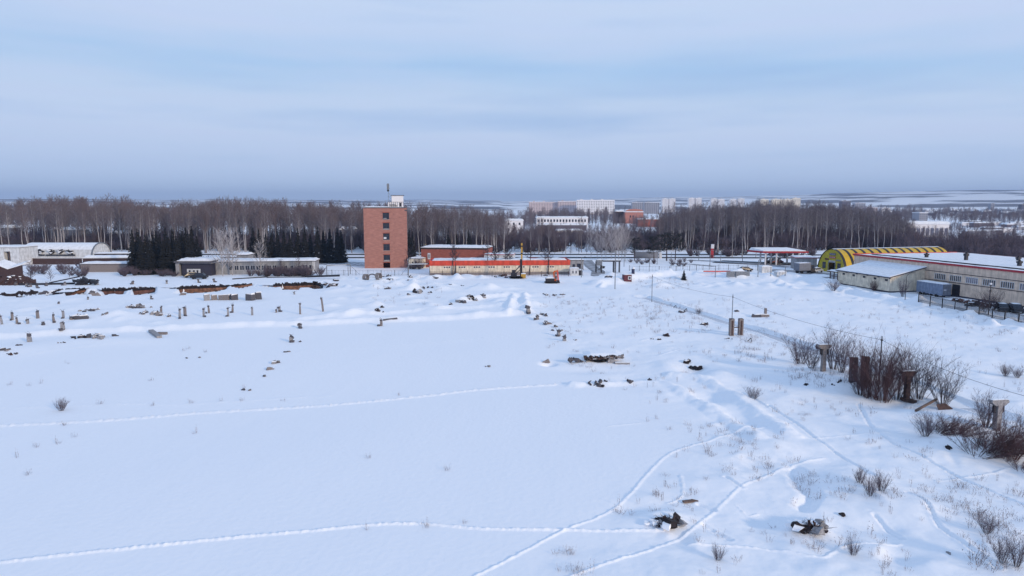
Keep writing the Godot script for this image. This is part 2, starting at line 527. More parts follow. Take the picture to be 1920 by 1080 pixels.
	# animal and foot tracks: wind-worn raised ridges
	for t in [
		[[[-20, 1059], [150, 1040], [300, 1024], [450, 1008], [600, 994], [700, 984], [800, 982], [900, 990], [1050, 992], [1240, 995]], 0.26, 0.15],
		[[[-20, 799], [200, 787], [400, 771], [600, 760], [800, 742], [900, 731], [1040, 722]], 0.36, 0.24],
		[[[885, 1082], [960, 1044], [1060, 992], [1130, 965], [1180, 930], [1210, 895], [1260, 850], [1330, 830], [1420, 803], [1500, 796]], 0.22, 0.10],
		[[[1065, 1082], [1150, 1052], [1250, 1018], [1310, 985], [1345, 955], [1400, 910], [1470, 878], [1545, 858]], 0.22, 0.10],
		[[[1290, 1020], [1400, 1024], [1480, 1035], [1545, 1046], [1580, 1025], [1690, 1015]], 0.2, 0.11],
		[[[-20, 764], [120, 761], [250, 756], [330, 758], [420, 752], [560, 744], [620, 741]], 0.28, 0.07],
		[[[20, 672], [120, 655], [240, 643]], 0.35, 0.09],
		[[[560, 660], [700, 650], [850, 638], [960, 628]], 0.4, 0.08],
		[[[1755, 898], [1830, 893], [1890, 880]], 0.2, 0.11],
		[[[1500, 822], [1600, 818], [1690, 814]], 0.24, 0.1],
		[[[1275, 895], [1280, 930], [1250, 945]], 0.16, 0.08],
		[[[1140, 800], [1200, 794]], 0.25, 0.07],
		[[[1235, 668], [1280, 655], [1340, 662]], 0.35, 0.12],
		[[[1200, 640], [1260, 627], [1300, 622]], 0.4, 0.12],
		[[[1380, 948], [1400, 965], [1420, 962]], 0.14, 0.08],
		]: ridge(line(t[0]), t[1] * 0.78, t[2] * 0.72, 0.9)
	# sunken tracks
	for t in [
		[[1610, 757], [1625, 790], [1660, 825], [1720, 855], [1800, 895], [1870, 925], [1930, 952]],
		[[1440, 760], [1520, 815], [1600, 870], [1640, 895]],
		[[1700, 925], [1730, 945], [1760, 985], [1800, 1010], [1870, 1070]],
		[[1390, 735], [1440, 765]], [[1310, 945], [1340, 957]], [[1320, 985], [1370, 1010]], [[1360, 900], [1390, 918]], [[1640, 965], [1690, 1005]],
		]: ridge(line(t), 0.19, -0.13, 0.5, 0.03)
	# the cut banks: the ground falls away in front of each, then climbs back
	for b in CUTS:
		for s in b.t.size() - 1:
			dig(b.t[s], b.t[s + 1], b.b[s], b.b[s + 1])
	# mesh
	var v := PackedVector3Array()
	var nn := PackedVector3Array()
	var idx := PackedInt32Array()
	v.resize(R.size() * NC); nn.resize(R.size() * NC)
	var sn := PackedFloat32Array(); var cs := PackedFloat32Array()
	for c in NC: sn.append(sin(TT[c])); cs.append(cos(TT[c]))
	for i in R.size():
		for c in NC: v[i * NC + c] = Vector3(R[i] * sn[c], HT[i * NC + c], -R[i] * cs[c])
	for i in R.size():
		var i0 := maxi(i - 1, 0) * NC
		var i1 := mini(i + 1, R.size() - 1) * NC
		for c in NC:
			var e := v[i1 + c] - v[i0 + c]
			var w := v[i * NC + (c + 1) % NC] - v[i * NC + (c + NC - 1) % NC]
			var k := w.cross(e)
			nn[i * NC + c] = k.normalized() if k.y > 0.0 else -k.normalized()
	idx.resize((R.size() - 1) * NC * 6)
	var q := 0
	for i in R.size() - 1:
		for c in NC:
			var c2 := (c + 1) % NC
			var a0 := i * NC + c
			var a1 := i * NC + c2
			var b0 := a0 + NC
			var b1 := a1 + NC
			idx[q] = a0; idx[q + 1] = b0; idx[q + 2] = b1; idx[q + 3] = a0; idx[q + 4] = b1; idx[q + 5] = a1
			q += 6
	var ar := []
	ar.resize(Mesh.ARRAY_MAX)
	ar[Mesh.ARRAY_VERTEX] = v; ar[Mesh.ARRAY_NORMAL] = nn; ar[Mesh.ARRAY_INDEX] = idx
	var m := ArrayMesh.new()
	m.add_surface_from_arrays(Mesh.PRIMITIVE_TRIANGLES, ar)
	structure("ground", m, M.snow)

const PATH := [[1205, 556], [1240, 567], [1300, 585], [1400, 615], [1480, 640], [1580, 676], [1700, 722], [1800, 758], [1920, 800], [2060, 852]]
# top and foot pixels of the cut banks
var CUTS := [
	{"t": [[98, 549], [112, 544], [135, 542], [162, 541]], "b": [[98, 553], [112, 560], [135, 556], [162, 544]], "m": "soil", "l": "short cut bank of orange clay and dark topsoil at the end of the excavation"},
	{"t": [[190, 543], [215, 541], [250, 541], [291, 539]], "b": [[190, 549], [215, 553], [250, 552], [291, 546]], "m": "soil_red", "l": "reddish brown earth bank above a snowy hollow"},
	{"t": [[329, 540], [345, 537], [380, 536], [430, 535], [473, 531]], "b": [[329, 549], [345, 549], [380, 547], [430, 541], [473, 533]], "m": "soil", "l": "long orange earth bank with a black crust behind the concrete blocks"},
	{"t": [[512, 535], [530, 532], [560, 531], [592, 529], [601, 533]], "b": [[512, 537], [530, 542], [560, 543], [592, 542], [601, 541]], "m": "soil", "l": "orange earth bank with a black crust beside a long dark pipe"},
	{"t": [[0, 552], [35, 549], [72, 545]], "b": [[0, 554], [35, 553], [72, 548]], "m": "soil_dark", "l": "low dark earth bank partly buried by a snow drift"},
]
func cut_point(t: Array) -> Vector3: return W(t[0], t[1], 0.1)
func cut_depth(t: Array, b: Array) -> float: return (b[1] - t[1]) * -cut_point(t).z / F + 0.15
func dig(t0: Array, t1: Array, b0: Array, b1: Array):
	var p := cut_point(t0)
	var q := cut_point(t1)
	var m := (p + q) * 0.5
	var k = cells(m.x, m.z, 22.0)
	var d := Vector2(q.x - p.x, q.z - p.z)
	var l := d.length()
	d /= l
	var nrm := Vector2(-d.y, d.x)   # towards the camera
	for i in range(k[0], k[1] + 1):
		for c in range(k[2], k[3] + 1):
			var o := Vector2(R[i] * sin(TT[c]) - p.x, -R[i] * cos(TT[c]) - p.z)
			var s := o.dot(d) / l
			var f := o.dot(nrm)
			if s < 0.0 or s >= 1.0 or f < -1.7 or f > 15.0: continue
			HT[i * NC + c] -= lerpf(cut_depth(t0, b0), cut_depth(t1, b1), s) * (1.0 - smoothstep(1.0, 15.0, f))

func build_hills():
	# open fields and woods rising to the far skyline
	var nf := FastNoiseLite.new(); nf.seed = 31; nf.frequency = 1.0; nf.fractal_octaves = 3
	var cols := 260
	var rows := 46
	var v := PackedVector3Array(); var nn := PackedVector3Array(); var cl := PackedColorArray(); var idx := PackedInt32Array()
	for i in rows:
		var t := float(i) / (rows - 1)
		var r := lerpf(2000.0, 9000.0, pow(t, 1.4))
		for c in cols:
			var a := lerpf(-1.0, 1.0, float(c) / (cols - 1))
			var px := 960.0 + F * tan(a) if absf(a) < 1.4 else 0.0
			var top := 376.0
			for k in [[940, 379, 1150, 373], [1150, 373, 1500, 368], [1500, 368, 1700, 364], [1700, 364, 3000, 361]]:
				if px >= k[0] and px < k[2]: top = lerpf(k[1], k[3], (px - k[0]) / float(k[2] - k[0]))
			var rise := (HORIZON - top) / F * 9000.0 + 20.0
			var h := rise * pow(smoothstep(0.08, 1.0, t), 1.15) + 9.0 * nf.get_noise_2d(a * 9.0, t * 3.0) * smoothstep(0.2, 0.6, t) - 1.0
			v.append(Vector3(r * sin(a), h, -r * cos(a)))
			nn.append(Vector3(0, 0.99, 0.1).normalized())
			var w := nf.get_noise_2d(a * 6.0 + t * 2.5, t * 9.0)
			var wood := w > 0.06 if t < 0.94 else w > 0.25
			if t < 0.16: wood = nf.get_noise_2d(a * 30.0, t * 60.0) > -0.1
			cl.append(Color(0.86, 0.87, 0.9).lerp(Color(0.13, 0.12, 0.14), smoothstep(-0.06, 0.06, w - (0.06 if t < 0.94 else 0.25)) if t >= 0.16 else (1.0 if wood else 0.0)))
	for i in rows - 1:
		for c in cols - 1:
			var a := i * cols + c
			idx.append_array(PackedInt32Array([a, a + cols, a + cols + 1, a, a + cols + 1, a + 1]))
	var ar := []
	ar.resize(Mesh.ARRAY_MAX)
	ar[Mesh.ARRAY_VERTEX] = v; ar[Mesh.ARRAY_NORMAL] = nn; ar[Mesh.ARRAY_COLOR] = cl; ar[Mesh.ARRAY_INDEX] = idx
	var m := ArrayMesh.new()
	m.add_surface_from_arrays(Mesh.PRIMITIVE_TRIANGLES, ar)
	var mt := mat(Color.WHITE, 1.0)
	mt.vertex_color_use_as_albedo = true
	structure("hills", m, mt)

func flat_strip(called: String, pts: Array, wid: float, h: float, m, parent = self):   # a paved strip following points on the ground
	var mb := MB.new()
	for i in pts.size() - 1:
		var a: Vector3 = pts[i]
		var b: Vector3 = pts[i + 1]
		var d := (b - a).cross(Vector3.UP).normalized() * wid * 0.5
		var e: Vector3 = d if i + 2 >= pts.size() else ((pts[i + 2] - a).cross(Vector3.UP).normalized() * wid * 0.5)
		if i > 0: d = (b - pts[i - 1]).cross(Vector3.UP).normalized() * wid * 0.5
		var u := Vector3.UP * h
		mb.quad(a - d + u, b - e + u, b + e + u, a + d + u)
	return structure(called, mb, m, parent)

func build_banks():
	for b in CUTS:
		var root := thing("earth_bank", b.l, "earth bank", cut_point(b.t[0]), 0.0)
		var o: Vector3 = cut_point(b.t[0])
		var face := MB.new(); var crust := MB.new(); var lip := MB.new(); var clods := MB.new()
		var r := RandomNumberGenerator.new(); r.seed = 5 + int(b.t[0][0])
		var nf := FastNoiseLite.new(); nf.seed = 4; nf.frequency = 0.45; nf.fractal_octaves = 4
		for s in b.t.size() - 1:
			var p: Vector3 = cut_point(b.t[s]) - o
			var q: Vector3 = cut_point(b.t[s + 1]) - o
			var dp := cut_depth(b.t[s], b.b[s]) + 0.3
			var dq := cut_depth(b.t[s + 1], b.b[s + 1]) + 0.3
			var len := (q - p).length()
			var nx := maxi(4, int(len / 0.45))
			var out := (q - p).normalized().cross(Vector3.UP) * -1.0
			if out.z < 0.0: out = -out
			var ny := 6
			var g = []
			for i in nx + 1:
				var col = []
				var c := p.lerp(q, float(i) / nx)
				var dep := lerpf(dp, dq, float(i) / nx)
				for j in ny + 1:
					var t := float(j) / ny
					var w := c + Vector3.DOWN * dep * t
					w += out * (0.35 * nf.get_noise_2d(w.x + o.x, w.y * 2.0) + 0.5 * t * t)
					if j == 0: w.y += 0.22 * nf.get_noise_2d(w.x * 2.0 + o.x, 40.0)
					col.append(w)
				g.append(col)
			for i in nx:
				for j in ny:
					var kk: MB = crust if j < (1.5 if b.m != "soil_dark" else 9) + int(nf.get_noise_1d(i * 3.0) * 2.4) else face
					kk.quad(g[i + 1][j + 1], g[i][j + 1], g[i][j], g[i + 1][j])
				var back := -out * 4.0
				lip.quad(g[i][0], g[i][0] + back + Vector3.UP * 0.05, g[i + 1][0] + back + Vector3.UP * 0.05, g[i + 1][0])
				if r.randf() < 0.75:
					var c: Vector3 = g[i][0] + Vector3(0, 0.0, 0.1)
					clods.rock(c, Vector3(r.randf_range(0.25, 0.8), r.randf_range(0.15, 0.5), 0.4), Basis(Vector3(0.3, 0.9, 0.2).normalized(), r.randf() * 6.0), 0.25, r)
				if r.randf() < 0.35:
					var c: Vector3 = g[i][ny - 1] + out * r.randf_range(0.3, 0.9)
					clods.rock(c, Vector3(r.randf_range(0.2, 0.6), 0.3, 0.4), Basis(Vector3(0.3, 0.9, 0.2).normalized(), r.randf() * 6.0), 0.25, r)
		if not face.v.is_empty(): part("clay_face", face, M[b.m], root)
		part("topsoil", crust, M.soil_dark, root)
		part("snow_lip", lip, M.snow, root)
		part("clods", clods, M.soil_dark, root, Vector3.ZERO, "stuff")

# ---------------------------------------------------------------- vegetation
func bare_tree(sd: int, H: float, spread: float, from: float, rise: float, limbs: int, fine: float, stout := 1.0) -> Array:   # [wood, twigs]
	var r := RandomNumberGenerator.new(); r.seed = sd
	var wood := MB.new(); var tw := MB.new()
	var pts = []
	var off := Vector3.ZERO
	var lean := Vector3(r.randf_range(-0.05, 0.05), 0, r.randf_range(-0.05, 0.05))
	for i in 9:
		pts.append(off + Vector3.UP * H * i / 8.0)
		off += lean * H / 8.0 + Vector3(r.randf_range(-1, 1), 0, r.randf_range(-1, 1)) * H * 0.007
	var r0 := H * 0.0105
	for i in 8:
		wood.tube(pts[i], pts[i + 1], r0 * (1.0 - i / 8.2), r0 * (1.0 - (i + 1) / 8.2), 6)
	for k in limbs:
		var t := lerpf(from, 0.96, (k + r.randf() * 0.8) / limbs)
		var f := t * 8.0
		var p: Vector3 = pts[int(f)].lerp(pts[mini(int(f) + 1, 8)], f - int(f))
		var az := k * 2.4 + r.randf_range(-0.5, 0.5)
		var el := rise + r.randf_range(-0.2, 0.2)
		var d := Vector3(cos(az) * cos(el), sin(el), sin(az) * cos(el))
		var L := H * spread * (pow(1.0 - t, 0.55) * r.randf_range(0.7, 1.15) + 0.16)
		var lr := (r0 * (1.0 - t) * 0.45 + 0.018) * stout
		var q := p
		for s in 3:
			var e := q + d * L / 3.0
			wood.tube(q, e, lr * (1.0 - s / 3.4), lr * (1.0 - (s + 1) / 3.4), 3)
			for j in 4:
				var b := q.lerp(e, r.randf())
				var td := (d + Vector3(r.randf_range(-1, 1), r.randf_range(-0.5, 0.9), r.randf_range(-1, 1)) * 0.75).normalized()
				var tl := L * r.randf_range(0.22, 0.5)
				var te := b + td * tl
				tw.blade(b, te, 0.055 * fine, r)
				for u in 5:
					var ub := b.lerp(te, r.randf_range(0.2, 1.0))
					var ud := (td + Vector3(r.randf_range(-1, 1), r.randf_range(-0.7, 0.7), r.randf_range(-1, 1)) * 0.9).normalized()
					tw.blade(ub, ub + ud * tl * r.randf_range(0.3, 0.7), 0.036 * fine, r)
			q = e
			d = (d + Vector3(r.randf_range(-0.25, 0.25), 0.22, r.randf_range(-0.25, 0.25))).normalized()
	return [wood, tw]
func spruce(sd: int, H: float, wid: float) -> Array:
	var r := RandomNumberGenerator.new(); r.seed = sd
	var wood := MB.new(); var nd := MB.new()
	wood.tube(Vector3.ZERO, Vector3(0, H, 0), H * 0.014, 0.01, 6)
	var y := H * 0.06
	while y < H * 0.985:
		var t := y / H
		var rad := wid * pow(1.0 - t, 1.1) * r.randf_range(0.72, 1.12) + 0.06
		var nb := 9
		for k in nb:
			var az := TAU * k / nb + r.randf() * 1.2
			var o := Vector3(cos(az), 0, sin(az))
			var base := Vector3(0, y + r.randf_range(-0.15, 0.15), 0)
			var l := rad * r.randf_range(0.7, 1.1)
			var tip := base + o * l + Vector3.DOWN * l * r.randf_range(0.15, 0.45)
			var side := o.cross(Vector3.UP)
			var mid := base.lerp(tip, 0.55) + Vector3.UP * 0.1
			var w := l * 0.30
			nd.tri(base, mid + side * w, tip); nd.tri(base, tip, mid - side * w)
			nd.tri(mid + side * w, mid + side * w * 1.3 + o * l * 0.25 + Vector3.DOWN * 0.35, tip)
			nd.tri(mid - side * w, tip, mid - side * w * 1.3 + o * l * 0.25 + Vector3.DOWN * 0.35)
			for u in 5:
				var b := base.lerp(tip, r.randf_range(0.35, 1.0))
				nd.blade(b, b + (o * 0.35 + side * r.randf_range(-0.5, 0.5) + Vector3.DOWN * r.randf_range(0.25, 0.7)) * minf(1.0, l), 0.22, r)
		y += H * 0.03
	return [wood, nd]
func pine(sd: int, H: float) -> Array:
	var r := RandomNumberGenerator.new(); r.seed = sd
	var wood := MB.new(); var nd := MB.new()
	wood.tube(Vector3.ZERO, Vector3(0.2, H * 0.85, 0), 0.2, 0.07, 6)
	for k in 16:
		var t := lerpf(0.38, 1.0, k / 15.0)
		var az := k * 2.4 + r.randf()
		var l := 3.0 * (1.12 - pow(absf(t - 0.62) * 1.7, 1.6)) * r.randf_range(0.55, 1.1)
		var b := Vector3(0.1, H * t * 0.88, 0)
		var e := b + Vector3(cos(az) * l, r.randf_range(0.2, 1.0), sin(az) * l)
		wood.tube(b, e, 0.06, 0.02, 3)
		for u in 90:
			var c := e.lerp(b, pow(r.randf(), 1.6) * 0.7) + Vector3(r.randfn(), r.randfn() * 0.55, r.randfn()) * 0.48
			nd.blade(c, c + Vector3(r.randf_range(-1, 1), r.randf_range(-0.3, 1), r.randf_range(-1, 1)) * 0.42, 0.17, r)
	return [wood, nd]
func shrub(sd: int, H: float, wid: float, stems: int, fine: float, droop := Vector3.ZERO) -> Array:
	var r := RandomNumberGenerator.new(); r.seed = sd
	var wood := MB.new(); var tw := MB.new()
	for s in stems:
		var az := r.randf() * TAU
		var k := sqrt(r.randf())
		var p := Vector3(cos(az), 0, sin(az)) * k * wid * 0.12 + Vector3.DOWN * 0.15
		var d := (Vector3(cos(az), 0, sin(az)) * k * wid / H * 0.75 + Vector3.UP * r.randf_range(0.8, 1.2) + droop * r.randf_range(0.4, 1.1)).normalized()
		var L := H * r.randf_range(0.6, 1.05)
		var rr := 0.021 * fine * r.randf_range(0.6, 1.6)
		var n := 5
		for i in n:
			var e := p + d * L / n
			wood.tube(p, e, rr * (1.0 - i / 6.0), rr * (1.0 - (i + 1) / 6.0), 3)
			if i >= 1:
				for j in 5:
					var b := p.lerp(e, r.randf())
					var td := (d + Vector3(r.randf_range(-1, 1), r.randf_range(-0.25, 0.7), r.randf_range(-1, 1)) * 0.8 + droop * 0.4).normalized()
					var tl := L * r.randf_range(0.12, 0.32)
					var te := b + td * tl
					tw.blade(b, te, 0.024 * fine, r)
					for u in 4:
						var ub := b.lerp(te, r.randf_range(0.2, 1.0))
						var ud := (td + Vector3(r.randf_range(-1, 1), r.randf_range(-0.5, 0.6), r.randf_range(-1, 1)) * 0.8).normalized()
						tw.blade(ub, ub + ud * tl * r.randf_range(0.35, 0.8), 0.015 * fine, r)
			p = e
			d = (d + Vector3(r.randf_range(-0.2, 0.2), r.randf_range(-0.05, 0.12), r.randf_range(-0.2, 0.2)) + droop * 0.12).normalized()
	return [wood, tw]
func weed(sd: int, n: int, h: float, spread: float) -> ArrayMesh:
	var r := RandomNumberGenerator.new(); r.seed = sd
	var mb := MB.new()
	for i in n:
		var a := r.randf() * TAU
		var b := Vector3(cos(a), 0, sin(a)) * r.randf() * spread * 0.4 + Vector3.DOWN * 0.1
		var l := h * r.randf_range(0.5, 1.0)
		var e := b + Vector3(cos(a) * spread * r.randf_range(0.1, 0.6), l, sin(a) * spread * r.randf_range(0.1, 0.6))
		mb.blade(b, e, 0.022, r)
		for u in 4:
			var c := b.lerp(e, r.randf_range(0.4, 1.0))
			mb.blade(c, c + Vector3(r.randf_range(-1, 1), r.randf_range(0.2, 1), r.randf_range(-1, 1)) * l * 0.16, 0.03, r)
	return mb.mesh()

var tree_kinds := {}
func tree_kind(key: String, sd: int) -> Array:   # [wood mesh, crown mesh, wood material, crown material, both in one mesh]
	if not tree_kinds.has(key):
		var a: Array
		var mw = M.bark
		var mt = M.twig
		match key.substr(0, 3):
			"pop": a = bare_tree(sd, 20.0, 0.25, 0.45, 0.9, 28, 1.15); mt = M.twig_red
			"bir": a = bare_tree(sd, 20.0, 0.24, 0.5, 0.85, 24, 1.05); mw = M.birch
			"wid": a = bare_tree(sd, 18.0, 0.30, 0.38, 0.75, 24, 1.2)
			"dar": a = bare_tree(sd, 15.0, 0.24, 0.12, 0.7, 26, 1.7); mw = M.bark_dark; mt = M.thicket
			"whi": a = bare_tree(sd, 13.0, 0.42, 0.16, 0.82, 24, 0.55, 2.0); mw = M.birch; mt = M.twig_pale
			"thi": a = bare_tree(sd, 12.0, 0.16, 0.45, 0.9, 16, 1.0); mw = M.bark_dark; mt = M.twig_dark
			"spr": a = spruce(sd, 13.0, 2.3); mw = M.bark_dark; mt = M.needle
			"pin": a = pine(sd, 9.0); mw = M.bark_dark; mt = M.pine
			"bus": a = shrub(sd, 4.0, 5.0, 26, 3.0); mw = M.bark_dark; mt = M.thicket
		var wm: ArrayMesh = a[0].mesh()
		var cm: ArrayMesh = a[1].mesh()
		var both := ArrayMesh.new()
		a[0].add_to(both); a[1].add_to(both)
		both.surface_set_material(0, mw); both.surface_set_material(1, mt)
		tree_kinds[key] = [wm, cm, mw, mt, both]
	return tree_kinds[key]
var tree_source := {}
func plant_tree(called: String, key: String, sd: int, at: Vector3, sc: Vector3, turn: float, label: String, group := "") -> Node3D:
	var src_key := called + key
	var o: Node3D
	if tree_source.has(src_key):
		o = tree_source[src_key].duplicate()
		o.name = numbered(called)
		add_child(o)
	else:
		var k := tree_kind(key, sd)
		o = thing(called, label, "tree")
		part("trunk", k[0], k[2], o)
		part("crown", k[1], k[3], o)
		tree_source[src_key] = o
	o.position = at
	o.rotation.y = turn
	o.scale = sc
	tag(o, label, "tree", group)
	return o
func scatter(called: String, keys: Array, spots: Array, label: String, category: String):   # uncountable growth, one MultiMesh for each shape
	for k in keys.size():
		var mine = []
		for i in spots.size():
			if i % keys.size() == k: mine.append(spots[i])
		if mine.is_empty(): continue
		var mm := MultiMesh.new()
		mm.transform_format = MultiMesh.TRANSFORM_3D
		mm.mesh = keys[k]
		mm.instance_count = mine.size()
		for i in mine.size(): mm.set_instance_transform(i, mine[i])
		var o := MultiMeshInstance3D.new()
		o.multimesh = mm
		o.name = numbered(called)
		add_child(o)
		tag(o, label, category, "", "stuff")
func spot(p: Vector3, s: float, sy: float) -> Transform3D:
	return Transform3D(Basis(Vector3.UP, rng.randf() * TAU).scaled(Vector3(s, sy, s)), p)

func skyline(px: float) -> float:   # photo row of the wood's top edge
	var k = [[-200, 372], [0, 374], [60, 368], [120, 368], [250, 368], [300, 378], [340, 374], [430, 370], [560, 374], [680, 378], [790, 380], [900, 385], [946, 392], [1240, 394], [1300, 379], [1400, 372], [1500, 375], [1600, 381], [1680, 390], [1700, 404], [2200, 404]]
	for i in k.size() - 1:
		if px < k[i + 1][0]: return lerpf(k[i][1], k[i + 1][1], (px - k[i][0]) / float(k[i + 1][0] - k[i][0]))
	return 400.0
func height_to(py: float, z: float) -> float: return EYE + (HORIZON - py) / F * z
func build_woods():
	rng.seed = 401
	var all = []
	var left_keys := ["pop1", "pop2", "bir1", "bir2", "wid1"]
	var right_keys := ["bir1", "bir3", "dar1", "wid2", "bir2"]
	for zone in [[-160, 690, 286, 470, 820, 0], [690, 945, 268, 460, 270, 0], [1235, 1700, 298, 480, 460, 1]]:
		for i in zone[4]:
			var px := rng.randf_range(zone[0], zone[1])
			var t := pow(rng.randf(), 1.15)
			var z := lerpf(zone[2], zone[3], t)
			var top := skyline(px) + lerpf(18.0, 0.0, t) + rng.randf_range(-3.0, 10.0)
			var H := height_to(top, z)
			var keys: Array = left_keys if zone[5] == 0 else right_keys
			var key: String = keys[rng.randi() % 5]
			if z < zone[2] + 26.0 and rng.randf() < 0.55: key = "bir%d" % (1 + rng.randi() % 3)
			all.append([z, A(px, z), H, key, zone[5]])
	all.sort_custom(func(a, b): return a[0] < b[0])
	# the nearest as single trees
	var base_h := {"pop": 20.0, "bir": 20.0, "wid": 18.0, "dar": 15.0}
	var left_n := 0
	var right_n := 0
	var rest := {}
	for t in all:
		var key: String = t[3]
		var s: float = t[2] / base_h[key.substr(0, 3)]
		var sw := clampf(s, 0.9, 1.2) * rng.randf_range(0.9, 1.4)
		var single := false
		if t[4] == 0 and left_n < 195: left_n += 1; single = true
		if t[4] == 1 and right_n < 75: right_n += 1; single = true
		if single:
			var lab: String = "bare birch with a pale trunk edging the wood" if key.begins_with("bir") else ("bare poplar with upswept branches edging the wood" if key.begins_with("pop") else "bare broad-crowned tree edging the wood")
			if key.begins_with("dar"): lab = "dark bushy leafless tree at the front of the wood beyond the filling station"
			elif t[4] == 1: lab += " behind the filling station"
			else: lab += " behind the brick tower and white hall"
			var called := "birch_tree" if key.begins_with("bir") else ("poplar_tree" if key.begins_with("pop") else "bare_tree")
			plant_tree(called, key, hash(key), t[1] + Vector3.DOWN * 0.1, Vector3(sw, s, sw), rng.randf() * TAU, lab, "trees along the front of the wood")
		else:
			if not rest.has(key): rest[key] = []
			rest[key].append(spot(t[1], sw, s))
	for key in rest: scatter("wood", [tree_kind(key, hash(key))[4]], rest[key], "mass of leafless trees deeper in the wood", "wood")
	# dense undergrowth
	var ug = []
	for zone in [[-160, 690, 300, 350, 330], [690, 950, 284, 330, 110], [1190, 1720, 304, 350, 330], [1690, 1960, 240, 330, 150], [945, 1190, 290, 420, 140]]:
		for i in zone[4]:
			var z := rng.randf_range(zone[2], zone[3])
			var s := rng.randf_range(0.8, 1.7)
			ug.append(spot(A(rng.randf_range(zone[0], zone[1]), z), s, s * rng.randf_range(0.9, 1.5)))
	for t in [[60, 330, 198, 216, 34, 0.55], [470, 600, 192.5, 196, 26, 0.5], [130, 330, 192, 198, 20, 0.45], [765, 800, 214, 218, 6, 0.6], [500, 592, 193.0, 196, 12, 0.6], [1170, 1300, 225, 250, 16, 0.35], [1290, 1400, 268, 284, 18, 0.7], [1440, 1540, 262, 284, 16, 0.8]]:
		for i in t[4]: ug.append(spot(A(rng.randf_range(t[0], t[1]), rng.randf_range(t[2], t[3])), t[5] * rng.randf_range(0.7, 1.3), t[5] * rng.randf_range(0.7, 1.5)))
	var storey = []
	for zone in [[-160, 690, 318, 385, 320], [690, 950, 300, 350, 120], [1230, 1715, 322, 385, 260]]:
		for i in zone[4]:
			var z := rng.randf_range(zone[2], zone[3])
			var s := rng.randf_range(0.5, 0.85)
			storey.append(spot(A(rng.randf_range(zone[0], zone[1]), z), s * 1.2, s))
	scatter("wood_storey", [tree_kind("dar1", 5)[4], tree_kind("dar2", 7)[4], tree_kind("dar3", 17)[4]], storey, "dark thicket of young trees inside the wood", "wood")
	scatter("undergrowth", [tree_kind("bus1", 71)[4], tree_kind("bus2", 72)[4], tree_kind("bus3", 73)[4]], ug, "dark leafless undergrowth along the foot of the wood", "undergrowth")
	# loose woods of the middle distance and the far town
	var mid = []
	for zone in [[950, 1240, 288, 340, 70, 408, 440], [945, 1240, 330, 560, 120, 422, 445], [1690, 1970, 300, 620, 330, 418, 448], [985, 1160, 640, 860, 260, 392, 400], [1150, 1260, 560, 800, 110, 402, 412], [1240, 1720, 700, 1300, 420, 386, 398], [1690, 1970, 800, 1500, 700, 390, 404], [1780, 1970, 640, 900, 140, 398, 406], [940, 1000, 480, 700, 60, 396, 404], [1000, 1960, 1600, 2100, 300, 386, 392]]:
		for i in zone[4]:
			var z := rng.randf_range(zone[2], zone[3])
			var H := maxf(height_to(rng.randf_range(zone[5], zone[6]), z), 6.0) * rng.randf_range(0.85, 1.05)
			mid.append(spot(A(rng.randf_range(zone[0], zone[1]), z), H / 17.0 * 1.1, H / 17.0))
	scatter("far_wood", [tree_kind("dar1", 5)[4], tree_kind("wid1", 6)[4], tree_kind("dar2", 7)[4], tree_kind("pop1", 8)[4]], mid, "leafless woods between the distant buildings", "wood")
	# spruces
	var k := 0
	for t in [[252, 512, 428], [262, 508, 426], [276, 511, 436], [290, 510, 438], [303, 512, 436], [314, 508, 424], [327, 509, 426], [340, 512, 434], [352, 510, 423], [363, 509, 421], [372, 512, 440], [268, 514, 440], [334, 514, 440], [296, 507, 430], [284, 514, 446], [320, 514, 442], [345, 508, 430], [309, 514, 448], [358, 514, 436]]:
		var p := W(t[0], t[1])
		var H := height_to(t[2], -p.z)
		plant_tree("spruce_tree", "spr%d" % (1 + k % 3), 31 + k % 3, p, Vector3(1.3, H / 13.0, 1.3), rng.randf() * TAU, "dark spruce in the dense clump beside the low pavilion", "spruces clumped beside the pavilion")
		k += 1
	for t in [[476, 424], [487, 427], [500, 436], [511, 434], [522, 431], [534, 430], [545, 437], [560, 425], [573, 425], [583, 436], [597, 421], [608, 430], [620, 426], [634, 424], [641, 430]]:
		var z := rng.randf_range(236, 250)
		plant_tree("spruce_tree", "spr%d" % (1 + k % 3), 31 + k % 3, A(t[0], z), Vector3(1.25, height_to(t[1], z) / 13.0, 1.25), rng.randf() * TAU, "dark spruce in the row behind the long low annex", "spruces behind the annex")
		k += 1
	for t in [[768, 425, 262], [774, 432, 258], [841, 424, 272], [856, 436, 270], [879, 426, 272], [882, 440, 268]]:
		plant_tree("spruce_tree", "spr%d" % (1 + k % 3), 31 + k % 3, A(t[0], t[2]), Vector3(0.8, height_to(t[1], t[2]) / 13.0, 0.8), rng.randf() * TAU, "slim dark spruce between the brick tower and the birches behind the brick hall", "spruces behind the brick hall")
		k += 1
	for t in [[1190, 489, 446, 0.9], [1226, 493, 443, 0.9], [1250, 489, 437, 1.3], [1266, 488, 438, 1.0]]:
		var p := W(t[0], t[1])
		plant_tree("pine_tree", "pin%d" % (1 + k % 2), 41 + k % 2, p, Vector3(t[3], height_to(t[2], -p.z) / 8.4, t[3]), rng.randf() * TAU, "dark round-headed pine beside the road near the red pylon sign", "pines beside the road")
		k += 1
	var sp := G(1282, 525)
	plant_tree("young_spruce_tree", "spr1", 31, sp, Vector3(0.42, 0.22, 0.42), 0.0, "knee-to-head-high young spruce on the snow berm")
